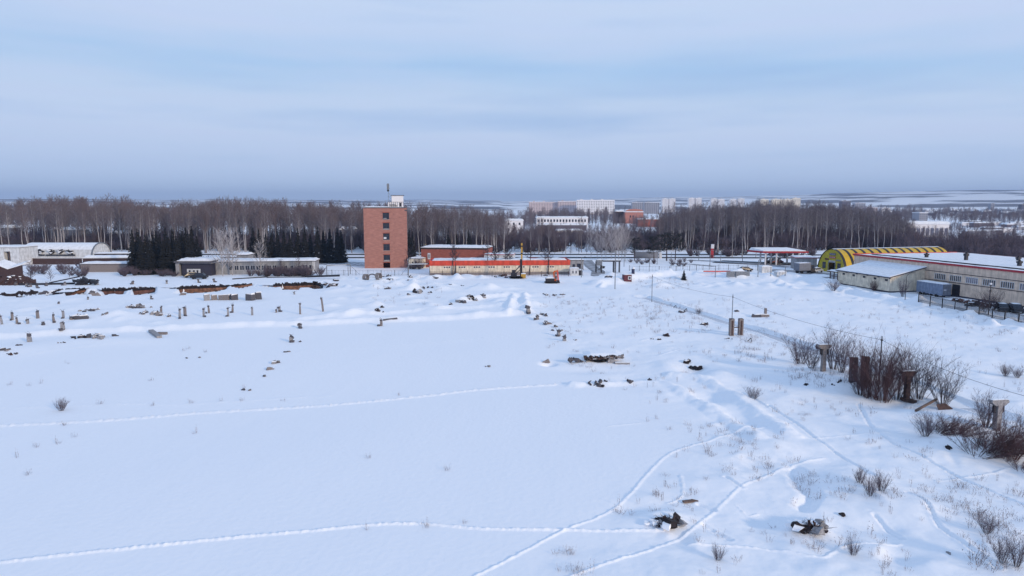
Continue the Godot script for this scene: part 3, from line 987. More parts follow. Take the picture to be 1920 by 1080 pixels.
	# white birches at the front
	for t in [[418, 518, 432, "bent birch with white wide-spread boughs in front of the pavilion"], [436, 516, 430, "tall many-stemmed white birch in front of the annex roof"], [488, 517, 452, "small forked white birch in front of the annex windows"], [430, 515, 438, "slender white birch half hidden behind two bigger birches"]]:
		var p := W(t[0], t[1])
		var H := height_to(t[2], -p.z)
		plant_tree("white_birch_tree", "whi%d" % (1 + k % 3), 51 + k % 3, p + Vector3.DOWN * 0.1, Vector3(H / 13.0, H / 13.0, H / 13.0), rng.randf() * TAU, t[3])
		k += 1
	for t in [[1128, 488, 432], [1136, 487, 428], [1146, 489, 424], [1153, 486, 430], [1160, 490, 426], [1166, 488, 424], [1172, 490, 428], [1120, 486, 436], [1108, 485, 432]]:
		var p := W(t[0], t[1])
		var H := height_to(t[2], -p.z)
		plant_tree("white_birch_tree", "whi%d" % (1 + k % 3), 51 + k % 3, p + Vector3.DOWN * 0.1, Vector3(H / 15.0, H / 13.0, H / 15.0), rng.randf() * TAU, "white birch in the thin clump behind the steel trestle", "birches behind the trestle")
		k += 1
	for t in [[1373, 483, 430], [1391, 483, 425], [1417, 482, 432], [1437, 482, 438]]:
		var p := W(t[0], t[1])
		var H := height_to(t[2], -p.z)
		plant_tree("roadside_birch_tree", "bir%d" % (1 + k % 2), 61 + k % 2, p, Vector3(0.7, H / 20.0, 0.7), rng.randf() * TAU, "slim birch on the road verge before the filling station", "birches on the road verge")
		k += 1
	for t in [[892, 478, 418], [908, 478, 420], [916, 477, 410], [932, 478, 416], [946, 478, 424], [995, 478, 428], [1010, 477, 440], [1030, 478, 420], [1060, 478, 436]]:
		var p := W(t[0], t[1])
		var H := height_to(t[2], -p.z)
		plant_tree("roadside_tree", "bir%d" % (1 + k % 2), 61 + k % 2, p, Vector3(0.8, H / 20.0, 0.8), rng.randf() * TAU, "bare pale tree by the road behind the red-banded shed", "bare trees behind the shed")
		k += 1
	for t in [[765, 515, 462, "bare bushy tree at the corner of the brick tower"], [850, 516, 452, ""], [855, 516, 458, ""], [914, 515, 448, ""], [927, 515, 462, ""], [931, 514, 458, ""], [945, 514, 460, ""], [952, 514, 466, ""], [993, 515, 448, ""], [1024, 514, 452, ""], [1029, 515, 460, ""], [960, 513, 470, ""]]:
		var p := W(t[0], t[1])
		var H := height_to(t[2], -p.z)
		plant_tree("thin_tree", "thi%d" % (1 + k % 3), 81 + k % 3, p + Vector3.DOWN * 0.1, Vector3(1.5, H / 12.0, 1.5), rng.randf() * TAU, t[3] if t[3] != "" else "thin dark leafless tree in front of the red-banded shed", "" if t[3] != "" else "thin trees in front of the shed")
		k += 1
	for t in [[58, 530, 488, "crooked dark tree with snow-laden boughs beside the rubble heap"], [95, 527, 500, "small crooked leafless tree beside the brick fence"], [130, 520, 496, "low leafless tree at the end of the brick fence"], [560, 515, 480, "leafless bush-like tree against the annex wall"], [530, 514, 484, "leafless bush-like tree beside the annex windows"], [500, 514, 494, "low leafless bush at the annex wall"], [390, 513, 478, "leafless tree between the pavilion and the birches"]]:
		var p := W(t[0], t[1])
		var H := height_to(t[2], -p.z)
		plant_tree("dark_tree", "dar%d" % (1 + k % 2), 5 + 2 * (k % 2), p + Vector3.DOWN * 0.1, Vector3(H / 10.0, H / 15.0, H / 10.0) * 1.0, rng.randf() * TAU, t[3])
		k += 1
	for t in [[1040, 476, 452], [1055, 477, 456], [1085, 476, 452], [1100, 477, 454], [1003, 477, 448], [985, 476, 450], [1070, 478, 460]]:
		var p := W(t[0], t[1])
		var H := height_to(t[2], -p.z)
		plant_tree("dark_tree", "dar%d" % (1 + k % 2), 5 + 2 * (k % 2), p, Vector3(H / 13.0, H / 15.0, H / 13.0), rng.randf() * TAU, "dark leafless tree on the far verge of the road behind the shed", "dark trees on the far verge")
		k += 1

func build_shrubs():
	rng.seed = 900
	var kinds := []
	for d in [[1, 3.4, 2.6, 26, 1.0], [2, 5.0, 2.4, 22, 1.1], [3, 5.0, 4.2, 50, 0.9], [4, 4.4, 3.6, 34, 0.9], [5, 2.6, 4.2, 44, 0.8]]:
		var dr := Vector3(0.55, -0.25, 0.1) if d[0] == 5 else Vector3.ZERO
		var a := shrub(100 + d[0], d[1], d[2], d[3], d[4], dr)
		kinds.append([a[0].mesh(), a[1].mesh(), d[1]])
	var i := 0
	for t in [
		[1500, 682, 58, 0, "sparse leafless shrub left of the first T-shaped pillar"],
		[1522, 690, 46, 0, "thin leafless shrub at the foot of the first T-shaped pillar"],
		[1562, 692, 86, 1, "tall upright leafless shrub right of the first T-shaped pillar"],
		[1578, 698, 74, 1, "upright leafless shrub leaning towards the twin pillars"],
		[1632, 745, 104, 2, "dense dark red-brown shrub in front of the twin pillars"],
		[1655, 752, 106, 2, "dense dark red-brown shrub at the middle of the thicket"],
		[1682, 748, 100, 3, "leafless shrub left of the second T-shaped pillar"],
		[1612, 740, 60, 0, "thin shrub at the snowy foot of the thicket"],
		[1722, 748, 92, 3, "loose leafless shrub right of the second T-shaped pillar"],
		[1768, 758, 78, 3, "rounded leafless shrub above the rusty sheet"],
		[1735, 818, 48, 0, "low leafless shrub at the edge of the leaning brush"],
		[1755, 812, 50, 4, "dark brush leaning over below the rusty sheet"],
		[1790, 815, 52, 4, "dark brush leaning over above a snow drift"],
		[1835, 852, 76, 4, "dark brush with thick stems rising from a snow drift"],
		[1862, 846, 80, 4, "dark brush around the foot of the last T-shaped pillar"],
		[1895, 862, 92, 2, "big dark shrub leaning beside the last T-shaped pillar"],
		[1915, 882, 40, 4, "low dark brush at the corner of the thicket"],
		[1848, 800, 70, 0, "thin leafless shrub behind the last T-shaped pillar"],
		[1885, 705, 24, 2, "small brown bush alone on the open snow beyond the wire"],
		[1908, 708, 20, 0, "small sparse bush beside the brown bush beyond the wire"],
		[1632, 928, 42, 0, "fan of thin leafless stems on the hummocky snow"],
		[1652, 920, 40, 0, "second fan of thin leafless stems on the hummocky snow"],
		[1612, 905, 34, 0, "sparse stems bent over on the hummocky snow"],
		[1599, 1040, 34, 0, "small weed bush with dry leaves at the foot of a track"],
		[1346, 1050, 34, 0, "round tangle of bare twigs half buried in smooth snow"],
		[1905, 1062, 70, 1, "tall thin sapling stems on the open slope"],
		[1880, 1055, 56, 0, "short thin sapling stems on the open slope"],
		[1850, 1000, 44, 0, "faint thin stems on the open slope above the saplings"],
		[115, 770, 24, 2, "lone small dark bush on the smooth snow field"],
		[1412, 748, 26, 0, "small bare bush beside the blue hollows"],
		[1310, 588, 12, 0, "little bush beside the ploughed path"],
		[1638, 545, 20, 2, "reddish bush against the cream annex wall"],
		[1692, 556, 34, 1, "bare bush beside the curved lamp post"],
		[1563, 545, 22, 0, "small bush beside the porch of the cream annex"],
		[1860, 582, 40, 3, "bare bush before the long cream wall"],
		[1845, 585, 34, 3, "second bare bush before the long cream wall"],
		]:
		var p := G(t[0], t[1])
		var k = kinds[t[3]]
		var H: float = t[2] * -p.z / F * (1.06 if t[3] == 2 else 1.0)
		var s: float = H / k[2]
		var o := thing("shrub", t[4], "shrub", p + Vector3.DOWN * 0.05, rng.randf() * TAU if t[3] != 4 else rng.randf_range(-0.3, 0.3))
		part("stems", k[0], M.bark_dark if t[3] != 2 else M.shrub, o)
		part("twigs", k[1], M.shrub if t[3] in [2, 4] else (M.twig_dark if t[3] == 3 else M.thicket), o)
		o.scale = Vector3(s, s, s) if t[3] != 0 or t[2] > 30 else Vector3(s * 1.3, s, s * 1.3)
		i += 1
	# dry weeds poking through the snow: nobody could count them
	var meshes := [weed(1, 7, 0.7, 0.45), weed(2, 10, 0.5, 0.6), weed(3, 5, 0.95, 0.3), weed(4, 14, 0.6, 0.8)]
	for m in meshes: m.surface_set_material(0, M.dry)
	var spots = []
	var nf := FastNoiseLite.new(); nf.seed = 12; nf.frequency = 0.09
	var tries := 0
	while spots.size() < 850 and tries < 9000:
		tries += 1
		var y := 560.0 + 520.0 * pow(rng.randf(), 1.5)
		var p := W(rng.randf_range(1010, 1920), y)
		if p.x < edge_of_field(-p.z) - 1.5: continue
		if nf.get_noise_2d(p.x, p.z) + rng.randf_range(-0.25, 0.25) < 0.10: continue
		spots.append(spot(GA(p), rng.randf_range(0.5, 1.1), rng.randf_range(0.5, 1.2)))
	for z in [[1200, 1330, 570, 625, 70], [1090, 1260, 560, 600, 50], [1180, 1300, 520, 545, 60], [1560, 1900, 575, 640, 50], [1020, 1100, 555, 580, 25], [700, 830, 520, 575, 40], [1380, 1480, 620, 680, 70], [1480, 1620, 680, 730, 70], [1820, 1920, 960, 1070, 40]]:
		for j in z[4]: spots.append(spot(G(rng.randf_range(z[0], z[1]), rng.randf_range(z[2], z[3])), rng.randf_range(0.7, 1.5), rng.randf_range(0.7, 1.5)))
	for q in [[20, 722], [55, 724], [75, 720], [125, 682], [283, 714], [355, 654], [345, 658], [387, 660], [285, 760], [360, 756], [415, 752], [452, 752], [532, 752], [190, 758], [138, 820], [65, 838], [107, 832], [122, 797], [35, 858], [50, 890], [368, 812], [690, 860], [745, 742], [838, 882], [868, 980], [800, 988], [687, 994], [455, 728], [1232, 785], [1258, 805], [1215, 790], [1390, 830], [1335, 855], [1325, 898], [1268, 858], [1290, 798]]:
		for j in 2: spots.append(spot(G(q[0] + rng.randf_range(-4, 4), q[1] + rng.randf_range(-1, 1)), rng.randf_range(0.4, 0.9), rng.randf_range(0.5, 1.1)))
	scatter("dry_weeds", meshes, spots, "dry weed stalks sticking out of the snow", "weeds")

# ---------------------------------------------------------------- buildings
func box_mesh(w: float, h: float, d: float) -> Mesh:
	var key := "%.3f_%.3f_%.3f" % [w, h, d]
	if not mesh_cache.has(key):
		var b := MB.new()
		b.bx(-w / 2, w / 2, -h / 2, h / 2, -d / 2, d / 2)
		mesh_cache[key] = b.mesh()
	return mesh_cache[key]
func window_in(parent, o: Vector3, u: Vector3, r: Rect2, depth: float, glass, frame, mull := 1, trans := 0):
	# a pane set back in its opening, with a frame and glazing bars
	var nn := u.cross(Vector3.UP).normalized()
	var c := o + u * r.get_center().x + Vector3.UP * r.get_center().y - nn * (depth * 0.8)
	var p := part("window", box_mesh(r.size.x, r.size.y, 0.04), glass, parent, c)
	p.basis = Basis(u, Vector3.UP, nn)
	if frame == null: return p
	var key := "frame%.2f_%.2f_%d_%d" % [r.size.x, r.size.y, mull, trans]
	if not mesh_cache.has(key):
		var b := MB.new()
		var w := r.size.x / 2
		var h := r.size.y / 2
		var t := clampf(r.size.x * 0.05, 0.05, 0.1)
		b.bx(-w, -w + t, -h, h, 0.021, 0.075); b.bx(w - t, w, -h, h, 0.021, 0.075)
		b.bx(-w + t, w - t, -h, -h + t, 0.021, 0.075); b.bx(-w + t, w - t, h - t, h, 0.021, 0.075)
		for i in mull:
			var x := -w + r.size.x * (i + 1) / (mull + 1)
			b.bx(x - t / 2, x + t / 2, -h + t, h - t, 0.022, 0.07)
		for i in trans:
			var y := h - r.size.y * 0.33
			b.bx(-w + t, w - t, y - t / 2, y + t / 2, 0.023, 0.068)
		mesh_cache[key] = b.mesh()
	part("frame", mesh_cache[key], frame, p)
	return p
class Block:
	var root: Node3D
	var L: float
	var D: float
	var H: float
func block(called: String, label: String, a: Vector3, b: Vector3, D: float, H: float, wall_m, holes := [], roof_m = null, snow := 0.35, over := 0.25, group := "", depth := 0.18, win = null, frame = null, mull := 1, right_holes := [], left_holes := []) -> Block:
	# a flat-roofed building whose front wall runs from a to b
	var d := b - a
	d.y = 0.0
	var root := thing(called, label, "building", a, atan2(-d.z, d.x), group)
	var L := d.length()
	var w := MB.new()
	var X := Vector3.RIGHT
	var Y := Vector3.UP
	w.facade(Vector3(0, -0.6, 0), X, Y, L, H + 0.6, shift(holes), depth)
	w.facade(Vector3(L, -0.6, 0), Vector3.FORWARD, Y, D, H + 0.6, shift(right_holes), depth)
	w.facade(Vector3(L, -0.6, -D), Vector3.LEFT, Y, L, H + 0.6, [], depth)
	w.facade(Vector3(0, -0.6, -D), Vector3.BACK, Y, D, H + 0.6, shift(left_holes), depth)
	part("wall", w, wall_m, root)
	if win != null:
		for h in holes: window_in(root, Vector3.ZERO, X, h, depth, win, frame, mull)
		for h in right_holes: window_in(root, Vector3(L, 0, 0), Vector3.FORWARD, h, depth, win, frame, mull)
		for h in left_holes: window_in(root, Vector3(0, 0, -D), Vector3.BACK, h, depth, win, frame, mull)
	var r := MB.new()
	r.bx(-over, L + over, H, H + 0.18, -D - over, over)
	var roof := part("roof", r, roof_m if roof_m != null else M.metal_dark, root)
	if snow > 0.0: part("snow", snow_slab(-over + 0.05, L + over - 0.05, H + 0.181, -D - over + 0.05, over - 0.05, snow), M.roof_snow, roof)
	var o := Block.new()
	o.root = root; o.L = L; o.D = D; o.H = H
	return o
func shift(holes: Array) -> Array:
	var a = []
	for h in holes: a.append(Rect2(h.position + Vector2(0, 0.6), h.size))
	return a
func snow_slab(x0: float, x1: float, y: float, z0: float, z1: float, t: float, slope := 0.0) -> MB:   # a soft-edged blanket of snow
	var mb := MB.new()
	var nx := clampi(int((x1 - x0) / 0.9), 6, 46)
	var nz := clampi(int((z1 - z0) / 0.9), 5, 30)
	var nf := FastNoiseLite.new(); nf.seed = int(x1 * 7.0 + z0); nf.frequency = 0.22
	var g = []
	for j in nz + 1:
		var row = []
		for i in nx + 1:
			var u := float(i) / nx
			var v := float(j) / nz
			var ex := minf(minf(u, 1.0 - u) * (x1 - x0), minf(v, 1.0 - v) * (z1 - z0))
			var e := sqrt(clampf(ex / 0.6, 0.0, 1.0))
			var x := lerpf(x0, x1, u)
			var z := lerpf(z0, z1, v)
			row.append(Vector3(x, y + slope * (x - x0) + t * (0.25 + 0.75 * e) * (1.0 + 0.35 * nf.get_noise_2d(x, z)), z))
		g.append(row)
	for j in nz:
		for i in nx: mb.quad(g[j][i], g[j][i + 1], g[j + 1][i + 1], g[j + 1][i])
	for i in nx:
		for e in [0, nz]:
			var p: Vector3 = g[e][i]
			var q: Vector3 = g[e][i + 1]
			var pb := Vector3(p.x, y + slope * (p.x - x0), p.z)
			var qb := Vector3(q.x, y + slope * (q.x - x0), q.z)
			if e == nz: mb.quad(pb, p, q, qb)
			else: mb.quad(qb, q, p, pb)
	for j in nz:
		for e in [0, nx]:
			var p: Vector3 = g[j][e]
			var q: Vector3 = g[j + 1][e]
			var pb := Vector3(p.x, y + slope * (p.x - x0), p.z)
			var qb := Vector3(q.x, y + slope * (q.x - x0), q.z)
			if e == nx: mb.quad(qb, q, p, pb)
			else: mb.quad(pb, p, q, qb)
	return mb

func build_tower():
	var a := W(684, 503)
	var b := Vector3(a.x + 80.0 / F * -a.z, 0, a.z)
	var H := 19.1
	var L := (b - a).length()
	var holes = []
	for py in [405, 424, 443.5, 463.5, 484]:
		var c: float = height_to(py, -a.z)
		holes.append(Rect2(L * 0.44, c - 1.0, L * 0.15, 2.05))
	holes.append(Rect2(L * 0.43, 0.0, L * 0.16, 1.7))
	var d := b - a
	var root := thing("brick_tower", "tall windowed red brick tower with a white roof cabin", "building", a, 0.15)
	var w := MB.new()
	var D := 12.0
	w.facade(Vector3(0, -0.6, 0), Vector3.RIGHT, Vector3.UP, L, H + 0.6, shift(holes), 0.35)
	w.facade(Vector3(L, -0.6, 0), Vector3.FORWARD, Vector3.UP, D, H + 0.6, [], 0.3)
	w.facade(Vector3(L, -0.6, -D), Vector3.LEFT, Vector3.UP, L, H + 0.6, [], 0.3)
	w.facade(Vector3(0, -0.6, -D), Vector3.BACK, Vector3.UP, D, H + 0.6, [], 0.3)
	part("wall", w, M.brick, root)
	for i in 5: window_in(root, Vector3.ZERO, Vector3.RIGHT, holes[i], 0.35, M.glass, M.frame_dark, 1, 1)
	# the broken lower sash boarded white on the third storey, pale boards elsewhere
	for k in [[2, 0.08, 0.12, 0.42, 0.3], [0, 0.1, 0.05, 0.5, 0.12], [1, 0.05, 0.0, 0.9, 0.14], [4, 0.05, 0.0, 0.9, 0.2]]:
		var h: Rect2 = holes[k[0]]
		var bd := MB.new()
		bd.bx(h.position.x + h.size.x * k[1], h.position.x + h.size.x * (k[1] + k[3]), h.position.y + h.size.y * k[2] + 0.02, h.position.y + h.size.y * (k[2] + k[4]), -0.19, -0.15)
		part("board", bd, M.frame if k[0] == 2 else M.concrete, root)
	var dr := MB.new(); dr.niche(holes[5].position.x, holes[5].end.x, 0.0, 1.7, -0.35, 5.0)
	part("doorway", dr, M.brick_old, root)
	var lint := MB.new()
	for h in holes: lint.bx(h.position.x - 0.15, h.end.x + 0.15, h.end.y + 0.002, h.end.y + 0.28, -0.1, 0.03)
	part("lintel", lint, M.brick_old, root)
	var sill := MB.new()
	for i in 5: sill.bx(holes[i].position.x - 0.1, holes[i].end.x + 0.1, holes[i].position.y - 0.1, holes[i].position.y - 0.002, -0.12, 0.08)
	part("sill", sill, M.concrete, root)
	var r := MB.new(); r.bx(-0.12, L * 0.95, H, H + 0.32, -D - 0.12, 0.12)
	r.bx(L * 0.95, L + 0.1, H - 0.9, H - 0.55, -D - 0.1, 0.1)
	var roof := part("roof", r, M.concrete_dark, root)
	part("snow", snow_slab(-0.1, L * 0.94, H + 0.321, -D, 0.1, 0.25), M.roof_snow, roof)
	# roof cabin
	var cab := MB.new()
	cab.bx(L * 0.57, L * 0.93, H + 0.325, H + 1.9, -4.5, -0.4)
	cab.bx(L * 0.655, L * 0.925, H + 1.9, H + 4.0, -4.4, -0.8)
	var cb := part("roof_cabin", cab, M.far_white, root)
	var cr := MB.new(); cr.bx(L * 0.64, L * 0.945, H + 4.0, H + 4.14, -4.6, -0.5)
	part("cabin_roof", cr, M.metal_dark, cb)
	var rail := MB.new()
	rail.bar(Vector3(L * 0.56, H + 1.95, -0.3), Vector3(L * 0.95, H + 1.95, -0.3), 0.07, 0.07)
	for i in 9: rail.bar(Vector3(L * (0.56 + 0.046 * i), H + 0.4, -0.3), Vector3(L * (0.56 + 0.046 * i), H + 1.95, -0.3), 0.06, 0.06)
	rail.bar(Vector3(L * 0.6, H + 1.2, -0.25), Vector3(L * 0.75, H + 1.2, -0.25), 0.12, 0.12)
	rail.bar(Vector3(L * 0.6, H + 0.75, -0.25), Vector3(L * 0.78, H + 0.75, -0.25), 0.2, 0.2)
	part("railing", rail, M.metal_dark, cb)
	var dd := MB.new(); dd.bx(L * 0.83, L * 0.875, H + 0.5, H + 1.7, -0.42, -0.36)
	part("door", dd, M.metal_dark, cb)
	# antenna mast with guys
	var x := L * 0.575
	var an := MB.new()
	an.tube(Vector3(x, H + 0.3, -1.5), Vector3(x, H + 7.0, -1.5), 0.06, 0.05, 6)
	an.bar(Vector3(x, H + 5.2, -1.5), Vector3(x + 2.1, H + 1.6, -1.2), 0.07, 0.07)
	an.bar(Vector3(x, H + 4.0, -1.5), Vector3(x + 1.2, H + 2.6, -1.2), 0.05, 0.05)
	var mast := part("antenna_mast", an, M.metal_grey, root)
	for k in [[6.5, 0.24, 0.5], [7.35, 0.24, 0.45], [5.6, 0.2, 0.3]]:
		var pn := MB.new()
		pn.bx(x - k[1] * 1.6, x + k[1] * 1.6, H + k[0] - k[2], H + k[0] + k[2], -1.75, -1.25)
		part("antenna_panel", pn, M.metal_grey if k[0] > 6.0 else M.metal_dark, mast)

func build_shed():
	# long cream shed with an orange band
	var a := W(806, 516)
	var b := W(1068, 514.5)
	var d := (b - a).normalized()
	var L := (b - a).length()
	var holes = []
	for px in [838, 866, 893.5, 921, 949.5, 977, 1003.5, 1032]:
		var s: float = (px - 806.0) / (1068.0 - 806.0) * L
		for k in 3: holes.append(Rect2(s - 0.95 + k * 0.68, 2.0, 0.52, 0.5))
	var bl := block("long_shed", "long low cream shed with a broad orange-red band under the snowy roof", a, b, 9.0, 3.15, M.cream, holes, M.orange, 0.0, 0.0, "", 0.1, M.glass, M.frame, 0)
	var band := MB.new()
	band.bx(-0.1, L + 0.1, 2.75, 4.2, 0.003, 0.16)
	band.bx(L + 0.003, L + 0.16, 2.75, 4.2, -9.0, 0.0)
	band.bx(-0.16, -0.003, 2.75, 4.2, -9.0, 0.0)
	band.bx(-0.1, L + 0.1, 2.75, 4.2, -9.16, -9.003)
	part("fascia", band, M.orange, bl.root)
	part("snow", snow_slab(0.05, L - 0.05, 3.335, -8.9, -0.1, 1.0), M.roof_snow, bl.root)
	for k in 22:
		var sm := MB.new(); var x := L * (k + 1) / 23.0
		sm.bx(x - 0.02, x + 0.02, -0.3, 2.74, 0.002, 0.03)
		part("panel_seam", sm, M.cream_grey, bl.root)
	var pl := MB.new(); pl.bx(0.05, L - 0.05, -0.4, 0.75, 0.003, 0.08)
	part("plinth", pl, M.concrete_brown, bl.root)
	# brick hall behind
	var c := A(790, 222)
	var e := A(914, 219)
	var hb := block("brick_hall", "windowless red brick hall behind the long cream shed", c, e, 10.0, 6.2, M.brick_old, [], M.metal_dark, 0.45, 0.15)
	var cap := MB.new(); cap.bx(-0.05, hb.L + 0.05, 6.2 - 0.35, 6.2, 0.003, 0.08)
	part("cornice", cap, M.brick_dark, hb.root)
	var ov := MB.new()
	ov.bx(2.2, 3.1, 2.6, 4.6, 0.004, 0.12)
	part("hatch_surround", ov, M.frame, hb.root)
	var ov2 := MB.new(); ov2.bx(2.42, 2.88, 2.95, 4.2, 0.121, 0.14)
	part("hatch", ov2, M.metal_grey, hb.root)
	# pale annex with a red roof edge behind the shed
	var f := A(908, 214)
	var g := A(962, 213)
	var an := block("pale_annex", "small pale rendered annex with a thin red roof edge beside the brick hall", f, g, 6.0, 4.6, M.white_wall, [], M.red, 0.15, 0.1)
	var lg := MB.new()
	lg.hexa([Vector3(1, 4.6 - 1.9, 0.002), Vector3(6, 4.6 - 1.9, 0.002), Vector3(6, 4.6 - 1.9, 1.6), Vector3(1, 4.6 - 1.9, 1.6), Vector3(1, 4.2, 0.002), Vector3(6, 3.2, 0.002), Vector3(6, 3.0, 1.6), Vector3(1, 4.0, 1.6)])
	part("snowy_lean_to", lg, M.roof_snow, an.root)
	# yellow barrel-like cream hut between tower and brick hall
	var h0 := A(766, 218)
	var h1 := A(790, 217)
	block("cream_hut", "small cream hut with a round window between the brick tower and the brick hall", h0, h1, 4.0, 3.0, M.cream, [Rect2(1.2, 1.6, 0.5, 0.5), Rect2(2.2, 1.6, 0.5, 0.5)], M.metal_grey, 0.3, 0.1, "", 0.1, M.glass, M.frame_dark, 0)
	# white hut and grey garage at the shed's right end
	var k0 := W(1069, 517)
	var k1 := W(1085, 517)
	var hut := block("site_hut", "small white site hut with two windows and a dark lean-to porch", k0, k1, 2.4, 2.0, M.white_wall, [Rect2(0.6, 0.6, 0.42, 0.85), Rect2(1.5, 0.6, 0.42, 0.85)], M.frame, 0.15, 0.08, "", 0.06, M.glass, M.frame, 0)
	var pr := MB.new()
	pr.bx(hut.L + 0.1, hut.L + 1.1, 0.0, 1.55, -2.0, -0.3)
	part("porch", pr, M.metal_dark, hut.root)
	part("porch_snow", snow_slab(hut.L + 0.1, hut.L + 1.25, 1.553, -2.2, -0.1, 0.2), M.roof_snow, hut.root)
	block("grey_garage", "grey sheet-metal garage behind the white site hut", A(1066, 212), A(1094, 212), 4.0, 2.9, M.grey_wall, [Rect2(1.2, 0.9, 0.8, 0.9), Rect2(2.6, 0.6, 1.2, 1.4)], M.metal_dark, 0.3, 0.1, "", 0.1, M.glass, M.frame_dark, 0)

func build_left():
	# pavilion with an overhanging roof
	var a := W(342, 517)
	var b := W(396, 517)
	var p := block("pavilion", "low dark pavilion with a white windowed front and snow-covered overhanging roof", a, b, 8.0, 3.6, M.blue_plinth, [Rect2(1.9, 0.5, 0.55, 1.1), Rect2(3.1, 0.5, 0.55, 1.1), Rect2(4.1, 0.5, 0.55, 1.1)], M.concrete, 0.0, 0.9, "", 0.12, M.glass, M.frame_dark, 0)
	var pan := MB.new()
	pan.facade(Vector3(1.4, 0.05, 0.05), Vector3.RIGHT, Vector3.UP, 3.9, 1.9, [Rect2(0.5, 0.45, 0.55, 1.1), Rect2(1.7, 0.45, 0.55, 1.1), Rect2(2.7, 0.45, 0.55, 1.1)], 0.05)
	part("white_front", pan, M.white_wall, p.root)
	var sl := MB.new(); sl.bx(-1.6, p.L + 0.7, 3.79, 4.25, -8.8, 1.3)
	part("eaves_slab", sl, M.concrete_dark, p.root)
	part("snow", snow_slab(-0.9, p.L + 0.3, 4.253, -8.0, 0.9, 0.7), M.roof_snow, p.root)
	var col := MB.new(); col.bx(-1.5, -0.5, -0.3, 3.6, -2.0, 0.6)
	part("pier", col, M.concrete, p.root)
	# annex
	var c := W(396, 515)
	var d := W(591, 513)
	var L := (d - c).length()
	var hs = []
	for k in 9: hs.append(Rect2(L * (0.17 + 0.052 * k), 1.2, L * 0.042, 1.4))
	for x in [0.70, 0.76, 0.83]: hs.append(Rect2(L * x, 0.9, L * 0.03, 1.6))
	for x in [0.875, 0.94]: hs.append(Rect2(L * x, 1.3, L * 0.055, 1.35))
	var an := block("long_annex", "long low grey annex with a row of dark windows and a snowy roof", c, d, 7.0, 3.6, M.grey_wall, hs, M.concrete_dark, 0.5, 0.3, "", 0.15, M.glass, M.frame, 1)
	var wh := MB.new(); wh.bx(L * 0.975, L + 0.05, -0.3, 3.6, 0.004, 0.12)
	part("white_pier", wh, M.white_wall, an.root)
	# low annex right wing behind spruces
	block("snowy_shed", "small shed with a stepped snowy roof behind the birches", A(445, 206), A(465, 206), 5.0, 5.0, M.grey_wall, [Rect2(0.6, 3.2, 1.6, 0.5)], M.concrete_dark, 0.5, 0.3, "", 0.1, M.glass, null, 0)
	# white vaulted hall
	var va := A(40, 247)
	var vb := A(172, 247)
	var vd := vb - va
	var VL := vd.length()
	var root := thing("vaulted_hall", "long white vaulted hall with four dark scalloped vents", "building", va, atan2(-vd.z, vd.x))
	var w := MB.new()
	var prof = []
	for i in 13:
		var t := PI * i / 12.0
		prof.append(Vector2(6.0 * cos(t), 1.6 + 4.6 * sin(t)))
	prof.push_front(Vector2(6.0, -0.6)); prof.append(Vector2(-6.0, -0.6))
	for i in prof.size() - 1:
		var q: Vector2 = prof[i]
		var r: Vector2 = prof[i + 1]
		w.quad(Vector3(0, q.y, q.x - 6), Vector3(0, r.y, r.x - 6), Vector3(VL, r.y, r.x - 6), Vector3(VL, q.y, q.x - 6))
	for x in [0.0, VL]:
		for i in range(1, prof.size() - 1): w.tri(Vector3(x, -0.6, -6), Vector3(x, prof[i].y, prof[i].x - 6), Vector3(x, prof[i + 1].y, prof[i + 1].x - 6))
	part("vault", w, M.white_wall, root)
	var sn := MB.new()
	for i in range(3, 11):
		var q: Vector2 = prof[i] * 1.0 + Vector2(0, 0.12)
		var r: Vector2 = prof[i + 1] + Vector2(0, 0.12)
		sn.quad(Vector3(0, q.y, q.x - 6), Vector3(0, r.y, r.x - 6), Vector3(VL, r.y, r.x - 6), Vector3(VL, q.y, q.x - 6))
	part("snow", sn, M.roof_snow, root)
	var rim := MB.new()
	for i in range(0, prof.size() - 1):
		rim.bar(Vector3(VL + 0.15, prof[i].y + 0.1, prof[i].x - 6), Vector3(VL + 0.15, prof[i + 1].y + 0.1, prof[i + 1].x - 6), 0.35, 0.35)
	part("gable_rim", rim, M.metal_grey, root)
	for px in [76, 97, 115, 133]:
		var x: float = (px - 40.0) / 132.0 * VL
		var v := MB.new()
		var vr := RandomNumberGenerator.new(); vr.seed = int(px)
		v.bx(x - 1.7, x + 1.7, 1.9, 2.35, -0.2, 0.55)
		for k in 9: v.rock(Vector3(x + vr.randf_range(-1.1, 1.1), 2.6 + vr.randf_range(0, 1.4), 0.1 - vr.randf() * 0.3), Vector3(0.9, 0.3, 0.6), Basis(Vector3.FORWARD, vr.randf_range(-0.5, 0.5)), 0.3, vr)
		part("vent", v, M.metal_dark, root)
		var vs := MB.new()
		for k in 4: vs.rock(Vector3(x + vr.randf_range(-1.0, 1.0), 2.75 + vr.randf_range(0, 1.2), 0.42), Vector3(0.8, 0.22, 0.3), Basis(Vector3.FORWARD, vr.randf_range(-0.5, 0.5)), 0.2, vr)
		part("vent_snow", vs, M.roof_snow, root)
	# white block with a recess at the edge
	var wa := A(-30, 226)
	var wb := A(38, 226)
	var wl := block("white_block", "white block with a tall dark recess and a red side panel", wa, wb, 9.0, 6.0, M.white_wall, [Rect2((wb - wa).length() * 0.575, 0.9, (wb - wa).length() * 0.175, 3.9)], M.concrete, 0.45, 0.15, "", 1.6)
	var rc := MB.new(); rc.bx(wl.L * 0.575, wl.L * 0.75, 0.9, 4.8, -1.75, -1.6)
	part("recess", rc, M.concrete_dark, wl.root)
	var rp := MB.new(); rp.bx(wl.L * 0.70, wl.L * 0.748, 0.92, 4.75, -1.5, -0.1)
	part("red_panel", rp, M.rust, wl.root)
